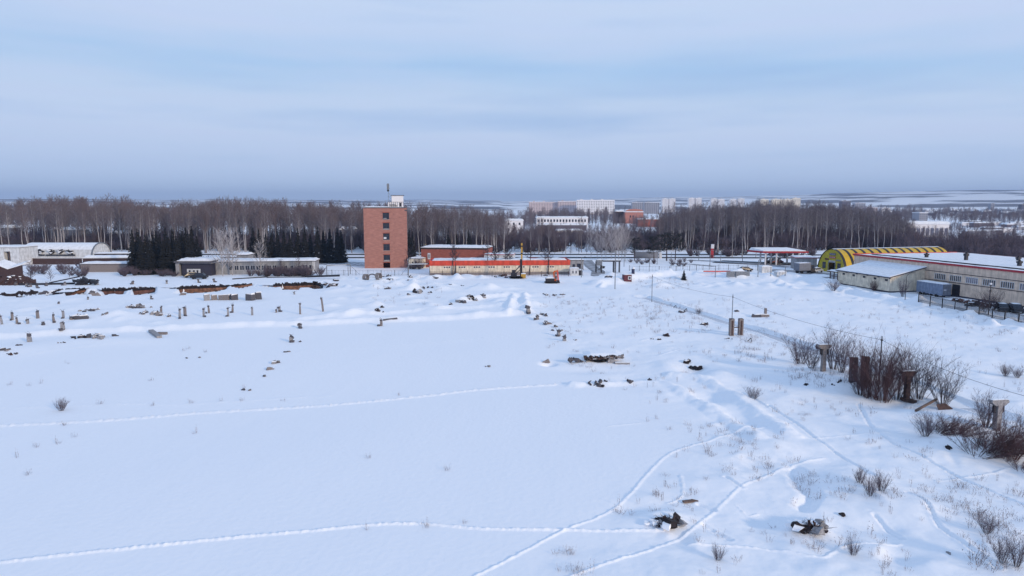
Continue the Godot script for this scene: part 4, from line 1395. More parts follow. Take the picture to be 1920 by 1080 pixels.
	var gl := MB.new(); gl.bx(wl.L * 0.61, wl.L * 0.655, 1.3, 3.6, -1.58, -1.5)
	part("window", gl, M.frame, wl.root)
	# brick boundary wall
	var fa := A(52, 232)
	var fb := A(153, 232)
	block("brick_fence", "low dark red brick boundary wall in front of the vaulted hall", fa, fb, 0.4, 2.0, M.brick_dark, [], M.concrete, 0.1, 0.05)
	block("brick_outbuilding", "flat snow-roofed brown outbuilding beside the dark spruces", A(152, 205), A(262, 206), 5.0, 2.3, M.concrete_brown, [], M.concrete_dark, 0.5, 0.2)
	block("snowy_store", "low snow-heaped store between the boundary wall and the spruces", A(156, 224), A(245, 226), 4.0, 2.6, M.brick_dark, [], M.concrete, 0.7, 0.2)
	block("brick_store", "low brick store with a dark doorway beside the snowy store", A(178, 236), A(250, 237), 3.0, 3.2, M.brick_dark, [], M.metal_dark, 0.4, 0.2)
	# ruined brick wall with a notched top
	var ra := W(-8, 516)
	var rr := thing("ruined_wall", "ruined dark brick wall with a notched snow-covered top", "wall", ra, 0.0)
	var rw := MB.new()
	var pr2 = [[0, 3.0], [1.4, 2.6], [3.6, 1.7], [5.6, 2.3], [7.6, 2.9]]
	for i in 4:
		rw.hexa([Vector3(pr2[i][0], -0.5, -0.5), Vector3(pr2[i + 1][0], -0.5, -0.5), Vector3(pr2[i + 1][0], -0.5, 0), Vector3(pr2[i][0], -0.5, 0), Vector3(pr2[i][0], pr2[i][1], -0.5), Vector3(pr2[i + 1][0], pr2[i + 1][1], -0.5), Vector3(pr2[i + 1][0], pr2[i + 1][1], 0), Vector3(pr2[i][0], pr2[i][1], 0)])
	part("wall", rw, M.brick_dark, rr)
	var rs := MB.new()
	for i in 4:
		rs.hexa([Vector3(pr2[i][0], pr2[i][1] + 0.003, -4.0), Vector3(pr2[i + 1][0], pr2[i + 1][1] + 0.003, -4.0), Vector3(pr2[i + 1][0], pr2[i + 1][1] + 0.003, 0.05), Vector3(pr2[i][0], pr2[i][1] + 0.003, 0.05), Vector3(pr2[i][0], pr2[i][1] + 1.3, -4.0), Vector3(pr2[i + 1][0], pr2[i + 1][1] + 1.2, -4.0), Vector3(pr2[i + 1][0], pr2[i + 1][1] + 0.25, 0.05), Vector3(pr2[i][0], pr2[i][1] + 0.3, 0.05)])
	part("snow", rs, M.roof_snow, rr)

func build_right():
	# long cream workshop
	var dir := Vector3(0.187, 0, 0.982)   # along the long wall towards the camera
	var far := Vector3(91.4, 0, -182.0)
	var L := 92.0
	var D := 32.0
	var H := 6.75
	var root := thing("workshop", "long cream workshop with a dark-red roof edge, window band and flat snowy roof", "building", far, atan2(-dir.z, dir.x))
	# local x runs along the wall towards the camera, local z points left, towards the field
	var groups = []
	var s := 27.5
	while s < L - 4.0:
		groups.append(s)
		s += 4.25
	var holes = []
	for g in groups:
		for k in 6: holes.append(Rect2(g + k * 0.5, 3.45, 0.34, 1.15))
	var w := MB.new()
	w.facade(Vector3(0, -0.6, 0), Vector3.RIGHT, Vector3.UP, L, H + 0.6, shift(holes), 0.12)
	w.facade(Vector3(L, -0.6, 0), Vector3.FORWARD, Vector3.UP, D, H + 0.6, [], 0.1)
	w.facade(Vector3(L, -0.6, -D), Vector3.LEFT, Vector3.UP, L, H + 0.6, [], 0.1)
	w.facade(Vector3(0, -0.6, -D), Vector3.BACK, Vector3.UP, D, H + 0.6, [], 0.1)
	part("wall", w, M.cream_grey, root)
	var i := 0
	for h in holes:
		window_in(root, Vector3.ZERO, Vector3.RIGHT, h, 0.12, M.glass if (i / 6) % 3 != 2 else M.glass_light, null)
		i += 1
	for g in groups:
		var fr := MB.new()
		fr.bx(g - 0.18, g + 3.02, 4.605, 4.7, 0.003, 0.05); fr.bx(g - 0.18, g + 3.02, 3.34, 3.445, 0.003, 0.06)
		for k in 7: fr.bx(g + k * 0.5 - 0.13, g + k * 0.5 - 0.03, 3.446, 4.604, 0.003, 0.04)
		part("window_surround", fr, M.white_wall, root)
	for y in [3.0, 5.05]:
		var st := MB.new(); st.bx(22.5, L, y, y + 0.13, 0.003, 0.06)
		part("stripe", st, M.frame_dark, root)
	var pl := MB.new(); pl.bx(0, L, -0.5, 0.35, 0.004, 0.07)
	part("plinth", pl, M.blue_plinth, root)
	var dr := MB.new(); dr.bx(32.6, 34.6, 0.36, 2.7, 0.005, 0.09)
	part("door", dr, M.metal_dark, root)
	var ed := MB.new()
	ed.bx(-0.2, L, H, H + 0.42, 0.0, 0.22)
	part("roof_edge", ed, M.red, root)
	var ed2 := MB.new()
	ed2.bx(-0.42, -0.2, H, H + 0.5, -D, 0.22)
	part("roof_edge", ed2, M.orange, root)
	var ed3 := MB.new(); ed3.bx(-0.2, L, H, H + 0.42, -D - 0.22, -D)
	part("roof_edge", ed3, M.red, root)
	var rf := MB.new(); rf.bx(-0.19, L, H - 0.1, H + 0.2, -D + 0.01, -0.01)
	var roof := part("roof", rf, M.metal_dark, root)
	part("snow", snow_slab(-0.1, L - 0.1, H + 0.203, -D + 0.1, -3.4, 0.28), M.roof_snow, roof)
	part("snow", snow_slab(-0.1, L - 0.1, H + 0.203, -2.5, -0.02, 0.24), M.roof_snow, roof)
	var pipe := MB.new(); pipe.tube(Vector3(3, H + 0.42, -2.95), Vector3(L, H + 0.42, -2.95), 0.2, 0.2, 8)
	part("roof_pipe", pipe, M.metal_dark, roof)
	# roof vents
	for v in [[1737, 484, 1.5], [1811, 489, 2.3], [1911, 500, 1.6], [1909, 490, 1.3]]:
		var p := root.transform.affine_inverse() * W(v[0], v[1], H + 0.3)
		var vb := MB.new()
		var h: float = v[2]
		vb.bx(p.x - 0.3, p.x + 0.3, H + 0.2, H + 0.2 + h * 0.55, p.z - 0.3, p.z + 0.3)
		vb.bx(p.x - 0.42, p.x + 0.42, H + 0.2 + h * 0.55, H + 0.2 + h * 0.8, p.z - 0.42, p.z + 0.42)
		vb.tube(Vector3(p.x, H + 0.2 + h * 0.8, p.z), Vector3(p.x, H + 0.2 + h, p.z), 0.3, 0.12, 8, true)
		part("roof_vent", vb, M.metal_dark, roof)
	# cream annex with a single-pitch roof
	var c := Vector3(87.0, 0, -156.2) - dir * 18.2
	var an := thing("cream_annex", "cream metal annex with five small windows and a single-pitch snowy roof", "building", c, root.rotation.y)
	var AL := 18.2
	var AD := 9.25
	var h0 := 3.5
	var h1 := 5.6
	var ah = []
	for k in 5: ah.append(Rect2(1.6 + 3.75 * k, 2.55, 0.95, 0.5))
	var aw := MB.new()
	aw.facade(Vector3(0, -0.5, 0), Vector3.RIGHT, Vector3.UP, AL, h0 + 0.5, [], 0.1) if false else aw.facade(Vector3(0, -0.5, 0), Vector3.RIGHT, Vector3.UP, AL, h0 + 0.5, ah.map(func(r): return Rect2(r.position + Vector2(0, 0.5), r.size)), 0.1)
	for x in [0.0, AL]:
		var q0 := Vector3(x, -0.5, 0); var q1 := Vector3(x, h0, 0); var q2 := Vector3(x, h1, -AD); var q3 := Vector3(x, -0.5, -AD)
		if x > 0.0: aw.quad(q0, q1, q2, q3)
		else: aw.quad(q3, q2, q1, q0)
	part("wall", aw, M.cream, an)
	for r in ah: window_in(an, Vector3.ZERO, Vector3.RIGHT, r, 0.1, M.glass, M.frame_dark, 1)
	var ap := MB.new(); ap.bx(-0.03, AL + 0.03, -0.5, 0.3, 0.004, 0.06); ap.bx(AL + 0.004, AL + 0.06, -0.5, 0.3, -AD, 0.0)
	part("plinth", ap, M.blue_plinth, an)
	var ar := MB.new()
	ar.hexa([Vector3(-0.4, h0 - 0.12, 0.55), Vector3(-0.4, h1 + 0.02, -AD), Vector3(AL + 0.4, h1 + 0.02, -AD), Vector3(AL + 0.4, h0 - 0.12, 0.55), Vector3(-0.4, h0 + 0.1, 0.55), Vector3(-0.4, h1 + 0.24, -AD), Vector3(AL + 0.4, h1 + 0.24, -AD), Vector3(AL + 0.4, h0 + 0.1, 0.55)])
	var arf := part("roof", ar, M.blue_plinth, an)
	var as_ := MB.new()
	as_.hexa([Vector3(-0.36, h0 + 0.103, 0.5), Vector3(-0.36, h1 + 0.243, -AD), Vector3(AL + 0.36, h1 + 0.243, -AD), Vector3(AL + 0.36, h0 + 0.103, 0.5), Vector3(-0.3, h0 + 0.26, 0.35), Vector3(-0.3, h1 + 0.42, -AD), Vector3(AL + 0.3, h1 + 0.42, -AD), Vector3(AL + 0.3, h0 + 0.26, 0.35)])
	part("snow", as_, M.roof_snow, arf)
	for k in 5:
		var br := MB.new(); br.bx(3.3 + 3.75 * k, 3.55 + 3.75 * k, h0 - 0.3, h0 - 0.13, 0.003, 0.4)
		part("bracket", br, M.blue_plinth, an)
	# snowy porch on the annex's far end
	var po := thing("timber_porch", "open timber porch with a snowy roof at the end of the cream annex", "porch", c - dir * 3.6, root.rotation.y)
	for x in [0.1, 1.6, 3.1]:
		for z in [-0.2, -3.0]:
			var lg := MB.new(); lg.bx(x, x + 0.18, -0.4, 2.9, z - 0.1, z + 0.1)
			part("post", lg, M.rust, po)
	for y in [0.9, 1.8]:
		var rl := MB.new(); rl.bx(0.0, 3.4, y, y + 0.12, -0.18, -0.06)
		part("rail", rl, M.rust, po)
	var pf := MB.new(); pf.bx(-0.6, 3.5, 2.9, 3.02, -3.6, 0.4)
	part("roof", pf, M.rust, po)
	part("snow", snow_slab(-0.55, 3.45, 3.023, -3.5, 0.3, 0.4), M.roof_snow, po)
	# arched hangar, yellow with black hoops
	var ax := Vector3(0.956, 0, -0.292)
	var fc := A(1558, 205.0)
	var HL := 41.0
	var HR := 5.5
	var hg := thing("arched_hangar", "yellow arched hangar with black hoop stripes and snow along its crown", "building", fc, atan2(-ax.z, ax.x))
	var seg := 24
	var arc = func(r: float, k: int) -> Vector2:
		var t := PI * k / seg
		return Vector2(r * cos(t), r * 1.24 * sin(t))
	for e in [[0.0, 0], [HL, 1]]:
		var gb := MB.new()
		for k in 44:   # upright strips under the arch, left open at the gate
			var za := lerpf(-HR, HR, k / 44.0)
			var zb := lerpf(-HR, HR, (k + 1) / 44.0)
			var ya := 1.24 * sqrt(maxf(HR * HR - za * za, 0.0))
			var yb := 1.24 * sqrt(maxf(HR * HR - zb * zb, 0.0))
			var lo := 2.9 if e[1] == 0 and za > -1.15 and zb < 1.55 else -0.4
			if e[1] == 0: gb.quad(Vector3(e[0], lo, za), Vector3(e[0], ya, za), Vector3(e[0], yb, zb), Vector3(e[0], lo, zb))
			else: gb.quad(Vector3(e[0], lo, zb), Vector3(e[0], yb, zb), Vector3(e[0], ya, za), Vector3(e[0], lo, za))
		part("gable", gb, M.yellow_face, hg)
	var x := -0.25
	var stripe := true
	while x < HL:
		var wd := 0.95 if stripe else 2.05
		var sk := MB.new()
		var r := HR + (0.14 if stripe else 0.1)
		for k in seg:
			var p: Vector2 = arc.call(r, k)
			var q: Vector2 = arc.call(r, k + 1)
			var np := Vector3(0, p.y, p.x).normalized()
			var nq := Vector3(0, q.y, q.x).normalized()
			var x1 := minf(x + wd, HL)
			sk.squad(Vector3(x, p.y, p.x), Vector3(x, q.y, q.x), Vector3(x1, q.y, q.x), Vector3(x1, p.y, p.x), np, nq, nq, np)
		part("roof_stripe" if stripe else "roof_panel", sk, M.black if stripe else M.yellow, hg)
		x += wd
		stripe = not stripe
	var sc := MB.new()
	var nfr := FastNoiseLite.new(); nfr.seed = 6; nfr.frequency = 0.3
	for n in 60:
		var xa := HL * n / 60.0
		var xb := HL * (n + 1) / 60.0
		for k in 10:
			var ta := PI * 0.5 + lerpf(-0.1, 0.7, k / 10.0) * (1.0 + 0.16 * nfr.get_noise_1d(xa * 2.0))
			var tb := PI * 0.5 + lerpf(-0.1, 0.7, (k + 1) / 10.0) * (1.0 + 0.16 * nfr.get_noise_1d(xa * 2.0))
			var ra := HR + 0.15 + 0.1 * sin(PI * k / 10.0)
			var rb := HR + 0.15 + 0.1 * sin(PI * (k + 1) / 10.0)
			sc.quad(Vector3(xa, ra * 1.24 * sin(ta), ra * cos(ta)), Vector3(xa, rb * 1.24 * sin(tb), rb * cos(tb)), Vector3(xb, rb * 1.24 * sin(tb), rb * cos(tb)), Vector3(xb, ra * 1.24 * sin(ta), ra * cos(ta)))
	part("snow", sc, M.roof_snow, hg)
	# gable details: seen from outside, z runs to the viewer's right
	var dor := MB.new(); dor.bx(-0.1, 0.1, -0.3, 2.9, -1.3, -1.1); dor.bx(-0.1, 0.1, -0.3, 2.9, 1.5, 1.7); dor.bx(-0.1, 0.1, 2.9, 3.05, -1.3, 1.7)
	part("gate_frame", dor, M.metal_grey, hg)
	var flo := MB.new(); flo.bx(0.1, HL - 0.1, -0.3, 0.02, -HR + 0.1, HR - 0.1)
	part("floor", flo, M.concrete_dark, hg)
	for zz in [-3.6, 2.5]:
		var wi := MB.new(); wi.bx(-0.1, -0.02, 1.0, 2.9, zz, zz + 1.3)
		part("window", wi, M.glass, hg)
	var k2 := 0
	for sg in [[5.1, 5.75, -0.9, 1.6, "navy"], [4.2, 4.75, -1.0, 1.6, "red"], [2.95, 3.5, -1.0, 1.5, "frame"], [3.6, 4.05, -2.8, -1.1, "maroon"], [3.55, 3.95, 1.8, 3.7, "metal_grey"]]:
		var bd := MB.new(); bd.bx(-0.09, -0.02, sg[0], sg[1], sg[2], sg[3])
		var sb := part("sign_board", bd, M[sg[4]], hg)
		if k2 < 3:
			var tx := MB.new()
			var z0: float = sg[2] + 0.2
			while z0 < sg[3] - 0.3:   # rows of letter strokes, too small to read
				tx.bx(-0.12, -0.092, sg[0] + 0.14, sg[1] - 0.14, z0, z0 + 0.08); tx.bx(-0.12, -0.092, sg[1] - 0.22, sg[1] - 0.141, z0 + 0.081, z0 + 0.2)
				z0 += 0.33
			part("lettering", tx, M.frame if k2 < 2 else M.maroon, sb)
		k2 += 1

func build_station():
	# filling-station canopy
	var a := A(1433, 229)
	var o := thing("station_canopy", "filling-station canopy with a red edge and a snow-covered top on white columns", "canopy", a, 0.0)
	var H := 4.1
	var can := MB.new()
	can.hexa([Vector3(-3.4, H, -7), Vector3(14.6, H, -7), Vector3(14.6, H, 0), Vector3(-0.6, H, 0), Vector3(-3.4, H + 0.1, -7), Vector3(14.6, H + 0.1, -7), Vector3(14.6, H + 0.1, 0), Vector3(-0.6, H + 0.1, 0)])
	part("soffit", can, M.frame, o)
	var fa := MB.new()
	fa.hexa([Vector3(-0.6, H, 0.01), Vector3(14.6, H, 0.01), Vector3(14.6, H, 0.2), Vector3(-0.6, H, 0.2), Vector3(-0.6, H + 0.6, 0.01), Vector3(14.6, H + 0.6, 0.01), Vector3(14.6, H + 0.6, 0.2), Vector3(-0.6, H + 0.6, 0.2)])
	fa.hexa([Vector3(-3.6, H, -7), Vector3(-3.4, H, -7), Vector3(-0.6, H, 0.2), Vector3(-0.8, H, 0.2), Vector3(-3.6, H + 0.6, -7), Vector3(-3.4, H + 0.6, -7), Vector3(-0.6, H + 0.6, 0.2), Vector3(-0.8, H + 0.6, 0.2)])
	part("fascia", fa, M.red, o)
	var cs := MB.new()
	cs.hexa([Vector3(-3.4, H + 0.101, -7), Vector3(14.5, H + 0.101, -7), Vector3(14.5, H + 0.101, -0.02), Vector3(-0.6, H + 0.101, -0.02), Vector3(-2.4, H + 1.5, -6.5), Vector3(10, H + 1.5, -6.5), Vector3(13.9, H + 0.8, -0.3), Vector3(-0.3, H + 0.8, -0.3)])
	part("snow", cs, M.roof_snow, o)
	for x in [0.3, 4.0, 9.5, 13.5]:
		for z in [-0.9, -5.5]:
			var cl := MB.new(); cl.bx(x, x + 0.45, -0.3, H, z, z + 0.45)
			part("column", cl, M.frame, o)
	for x in [1.6, 6.0, 11.0]:
		var isl := MB.new(); isl.bx(x - 0.6, x + 1.4, -0.1, 0.2, -4.0, -2.8)
		var pu := thing("fuel_pump", "grey fuel pump on a kerbed island under the canopy", "fuel pump", a + Vector3(x, 0, 0), 0.0, "fuel pumps under the canopy")
		part("island", isl, M.concrete, pu, Vector3(-x, 0, 0))
		var bd := MB.new(); bd.bx(0, 0.7, 0.2, 1.9, -3.7, -3.2); bd.bx(-0.1, 0.8, 1.9, 2.15, -3.8, -3.1)
		part("cabinet", bd, M.metal_dark, pu)
		var sc := MB.new(); sc.bx(0.12, 0.58, 1.3, 1.7, -3.198, -3.16)
		part("display", sc, M.glass_light, pu)
	# kiosk beside it
	block("station_kiosk", "low grey kiosk with a red and white edge behind the grey truck", A(1491, 214), A(1531, 213), 6.0, 3.6, M.grey_wall, [Rect2(0.6, 0.9, 1.3, 1.6), Rect2(2.6, 0.9, 1.3, 1.6)], M.red, 0.35, 0.25, "", 0.1, M.glass_light, M.frame, 1)
	# pylon sign
	var s := W(1335, 484)
	var ps := thing("pylon_sign", "slim red pylon sign with a white head beside the road", "sign", s, 0.0)
	var m1 := MB.new(); m1.bx(-0.55, 0.45, -0.3, 3.7, -0.3, 0.3)
	part("post", m1, M.red, ps)
	var m2 := MB.new(); m2.bx(-0.5, 0.6, 3.702, 5.3, -0.34, 0.34)
	part("head", m2, M.frame, ps)
	var m3 := MB.new(); m3.bx(-0.9, 0.2, -0.3, 1.3, -0.35, 0.35)
	part("base", m3, M.maroon, ps)
	# bus shelter-like white box on the verge and long grey wall
	block("verge_wall", "long plain grey concrete wall beside the road behind the pines", A(1188, 262), A(1234, 259), 0.4, 2.2, M.concrete, [], M.concrete, 0.1, 0.05)
	block("white_kiosk", "tiny white kiosk at the end of the grey wall", A(1236, 259), A(1241, 259), 1.0, 1.9, M.white_wall, [], M.frame, 0.1, 0.05)

func apartment(called: String, label: String, px0: float, px1: float, z: float, top: float, m, floors: int, bays: int, D := 14.0, group := ""):
	var a := A(px0, z)
	var b := A(px1, z)
	var H := height_to(top, z)
	var L := b.x - a.x
	var root := thing(called, label, "building", a, 0.0, group)
	var holes = []
	var fh := (H - 1.0) / floors
	var bw := L / bays
	for f in floors:
		for k in bays: holes.append(Rect2(bw * (k + 0.27), fh * (f + 0.3), bw * 0.46, fh * 0.45))
	var w := MB.new()
	w.facade(Vector3.ZERO, Vector3.RIGHT, Vector3.UP, L, H, holes, 0.3)
	w.facade(Vector3(L, 0, 0), Vector3.FORWARD, Vector3.UP, D, H, [], 0.3)
	w.facade(Vector3(L, 0, -D), Vector3.LEFT, Vector3.UP, L, H, [], 0.3)
	w.facade(Vector3(0, 0, -D), Vector3.BACK, Vector3.UP, D, H, [], 0.3)
	w.quad(Vector3(0, H, 0), Vector3(0, H, -D), Vector3(L, H, -D), Vector3(L, H, 0))
	part("wall", w, m, root)
	var g := MB.new()
	for h in holes: g.bx(h.position.x, h.end.x, h.position.y, h.end.y, -0.3, -0.25)
	part("windows", g, M.glass, root, Vector3.ZERO, "stuff")
	var r := MB.new()
	r.bx(-0.3, L + 0.3, H + 0.003, H + 0.7, -D - 0.3, 0.3)
	var rf := part("roof", r, M.roof_snow, root)
	var sh := MB.new()
	for k in maxi(1, int(L / 22.0)): sh.bx(11.0 + 22.0 * k - 2.5, 11.0 + 22.0 * k + 1.5, H + 0.7, H + 2.6, -D * 0.7, -D * 0.3)
	part("lift_housing", sh, m, rf)

func build_town():
	apartment("apartment_block", "long pink-beige apartment block left of the white one", 992, 1046, 1500, 379, M.far_pink, 9, 18)
	apartment("apartment_block", "pink-beige apartment block directly beside the white one", 1046, 1080, 1490, 378, M.far_pink, 9, 11)
	apartment("apartment_block", "wide white nine-storey apartment block standing above the trees", 1081, 1152, 1450, 375.5, M.far_white, 9, 22)
	apartment("apartment_block", "grey apartment block with dark vertical stripes", 1185, 1206, 1600, 380, M.far_grey, 9, 6)
	apartment("apartment_block", "second grey apartment block with dark vertical stripes, standing nearer the white towers", 1208, 1236, 1640, 380, M.far_grey, 9, 8)
	for t in [[1241, 1253, 373], [1254, 1266, 373], [1291, 1302, 372], [1304, 1315, 372], [1333, 1344, 373], [1346, 1358, 374], [1369, 1380, 374], [1383, 1395, 373]]:
		apartment("tower_block", "pale tower block rising over the wood beyond the filling station", t[0], t[1], 2000, t[2], M.far_white, 12, 5, 16.0, "pale tower blocks over the wood")
	for t in [[1425, 1440, 374], [1448, 1468, 374], [1470, 1484, 374], [1485, 1500, 372]]:
		apartment("tower_block", "cream tower block at the end of the row over the wood", t[0], t[1], 1900, t[2], M.far_yellow, 11, 6, 16.0, "cream tower blocks over the wood")
	apartment("tower_block", "lone dark-framed tower block with a white middle", 1577, 1594, 1700, 377, M.far_dark, 12, 5)
	apartment("tower_block", "grey stepped tower block right of the lone dark one", 1602, 1622, 1750, 381, M.far_grey, 9, 6)
	apartment("apartment_block", "low pale apartment block at the edge of the village", 1625, 1650, 1500, 389, M.far_pink, 5, 8)
	apartment("apartment_block", "low white apartment block at the edge of the village", 1652, 1669, 1450, 390, M.far_white, 5, 6)
	apartment("apartment_block", "low grey apartment block half hidden by the wood", 1515, 1550, 1350, 391, M.far_grey, 5, 12)
	apartment("apartment_block", "small cream block beside the low grey block half hidden by the wood", 1553, 1562, 1340, 391, M.far_yellow, 5, 3)
	apartment("tower_block", "pale slab block with dark vertical strips behind the glazed hall", 1723, 1738, 760, 399, M.far_grey, 5, 4)
	apartment("tower_block", "faint grey tower block on the far right skyline", 1857, 1864, 2100, 382, M.far_grey, 9, 2)
	apartment("tower_block", "faint brown block at the foot of the far hills", 1915, 1930, 2000, 383, M.far_dark, 7, 4)
	# middle distance
	block("white_house", "white two-storey house with a hipped snowy roof behind the shed", A(948, 470), A(981, 470), 10.0, 9.5, M.far_white, [Rect2(1.5, 6.6, 1.2, 1.6), Rect2(5.0, 6.6, 1.2, 1.6), Rect2(9.0, 6.6, 1.2, 1.6), Rect2(1.5, 2.6, 1.2, 1.6), Rect2(5.0, 2.6, 1.2, 1.6)], M.roof_snow, 1.0, 0.4, "", 0.2, M.glass, null, 0)
	var hs = []
	for k in 16: hs.append(Rect2(1.2 + 2.7 * k, 5.6, 1.5, 2.2))
	for k in 16: hs.append(Rect2(1.2 + 2.7 * k, 1.6, 1.5, 2.2))
	block("school_block", "long pale two-storey block with a row of windows and a snowy roof", A(1006, 600), A(1102, 600), 14.0, 9.2, M.far_white, hs, M.roof_snow, 0.9, 0.5, "", 0.2, M.glass, null, 0)
	block("snowy_canteen", "low snow-roofed wing in front of the long pale block", A(1012, 540), A(1100, 540), 16.0, 4.5, M.far_dark, [], M.roof_snow, 0.8, 0.6)
	var ys = []
	for k in 7: ys.append(Rect2(1.0 + 2.0 * k, 2.2, 0.9, 1.4))
	block("yellow_house", "pale yellow house with a row of small windows among the trees", A(1044, 410), A(1092, 410), 9.0, 4.8, M.far_yellow, ys, M.roof_snow, 0.8, 0.5, "", 0.15, M.glass, null, 0)
	block("snowy_garage", "low snow-heaped garage in front of the pale yellow house", A(1028, 370), A(1062, 370), 6.0, 2.6, M.far_grey, [], M.roof_snow, 0.9, 0.4)
	block("snowy_garage", "low snow-heaped garage behind the drill rig mast", A(966, 400), A(990, 400), 6.0, 3.0, M.far_grey, [], M.roof_snow, 1.0, 0.4)
	var ob := block("brick_mansion", "orange brick house with arched snowy gables above the trees", A(1172, 760), A(1206, 760), 16.0, 12.5, M.far_brick, [Rect2(5.0, 6.5, 1.6, 2.4), Rect2(8.0, 6.5, 1.6, 2.4)], M.roof_snow, 1.0, 0.5, "", 0.2, M.glass, null, 0)
	var gbl := MB.new()
	for k in 10:
		var t0 := PI * k / 10.0
		var t1 := PI * (k + 1) / 10.0
		gbl.tri(Vector3(ob.L / 2, 13.5, 0.05), Vector3(ob.L / 2 - ob.L * 0.5 * cos(t0), 13.5 + 2.6 * sin(t0), 0.05), Vector3(ob.L / 2 - ob.L * 0.5 * cos(t1), 13.5 + 2.6 * sin(t1), 0.05))
	part("gable", gbl, M.far_brick, ob.root)
	block("brick_wing", "dark brick wing with stepped snowy roofs left of the orange brick house", A(1154, 770), A(1171, 770), 12.0, 13.0, M.brick_dark, [], M.roof_snow, 1.2, 0.4)
	block("brick_terrace", "brown brick terrace below the orange brick house", A(1196, 640), A(1242, 640), 10.0, 7.0, M.brick_old, [], M.roof_snow, 0.6, 0.4)
	var gh_ = []
	for k in 9: gh_.append(Rect2(1.2 + 2.9 * k, 1.2, 2.2, 4.6))
	block("glazed_hall", "white hall with tall dark window bays and a snowy roof beyond the workshop", A(1697, 430), A(1778, 430), 14.0, 8.2, M.far_white, gh_, M.roof_snow, 1.6, 0.5, "", 0.25, M.glass_light, M.frame, 1)
	rng.seed = 55
	# garages and roofs in the wood on the right
	for k in 22:
		var px := rng.randf_range(1800, 1930)
		var z := rng.randf_range(330, 720)
		var p := A(px, z)
		block("garage_row", "row of garages with snowy roofs among the trees beyond the workshop", p, p + Vector3(rng.randf_range(10, 24), 0, rng.randf_range(-2, 2)), 6.0, rng.randf_range(2.6, 4.2), [M.far_grey, M.far_dark, M.far_white][k % 3], [], M.roof_snow, 0.6, 0.2, "snow-roofed garages among the trees")
	# village
	var src: Node3D = null
	for k in 46:
		var px := rng.randf_range(1660, 1790) if k < 28 else rng.randf_range(1790, 1940)
		var z := rng.randf_range(1250, 2100)
		if src == null:
			src = thing("village_house", "small snow-roofed house in the village below the far fields", "house", A(px, z), 0.3, "village houses below the hills")
			var w := MB.new(); w.bx(-5, 5, -1, 4.5, -4, 4)
			part("wall", w, M.far_dark, src)
			var rf := MB.new()
			rf.quad(Vector3(-5.5, 4.3, 4.6), Vector3(-5.5, 8.2, 0), Vector3(5.5, 8.2, 0), Vector3(5.5, 4.3, 4.6))
			rf.quad(Vector3(5.5, 4.3, -4.6), Vector3(5.5, 8.2, 0), Vector3(-5.5, 8.2, 0), Vector3(-5.5, 4.3, -4.6))
			for x in [-5.0, 5.0]: rf.tri(Vector3(x, 4.5, 4), Vector3(x, 8.0, 0), Vector3(x, 4.5, -4))
			part("roof", rf, M.roof_snow, src)
		else: copy(src, A(px, z), rng.randf() * TAU, Vector3.ONE * rng.randf_range(0.8, 1.4))
	# snowy roofs glimpsed in the left wood
	for t in [[100, 150, 330, 425], [205, 243, 340, 432], [0, 24, 335, 421], [640, 662, 330, 424], [632, 680, 470, 394]]:
		var z: float = t[2]
		block("woodland_house", "snow-roofed house half hidden in the wood behind the white hall", A(t[0], z), A(t[1], z), 8.0, maxf(3.0, height_to(t[3] + 6.0, z)), M.far_grey, [], M.roof_snow, 1.2, 0.5, "snow-roofed houses in the wood")

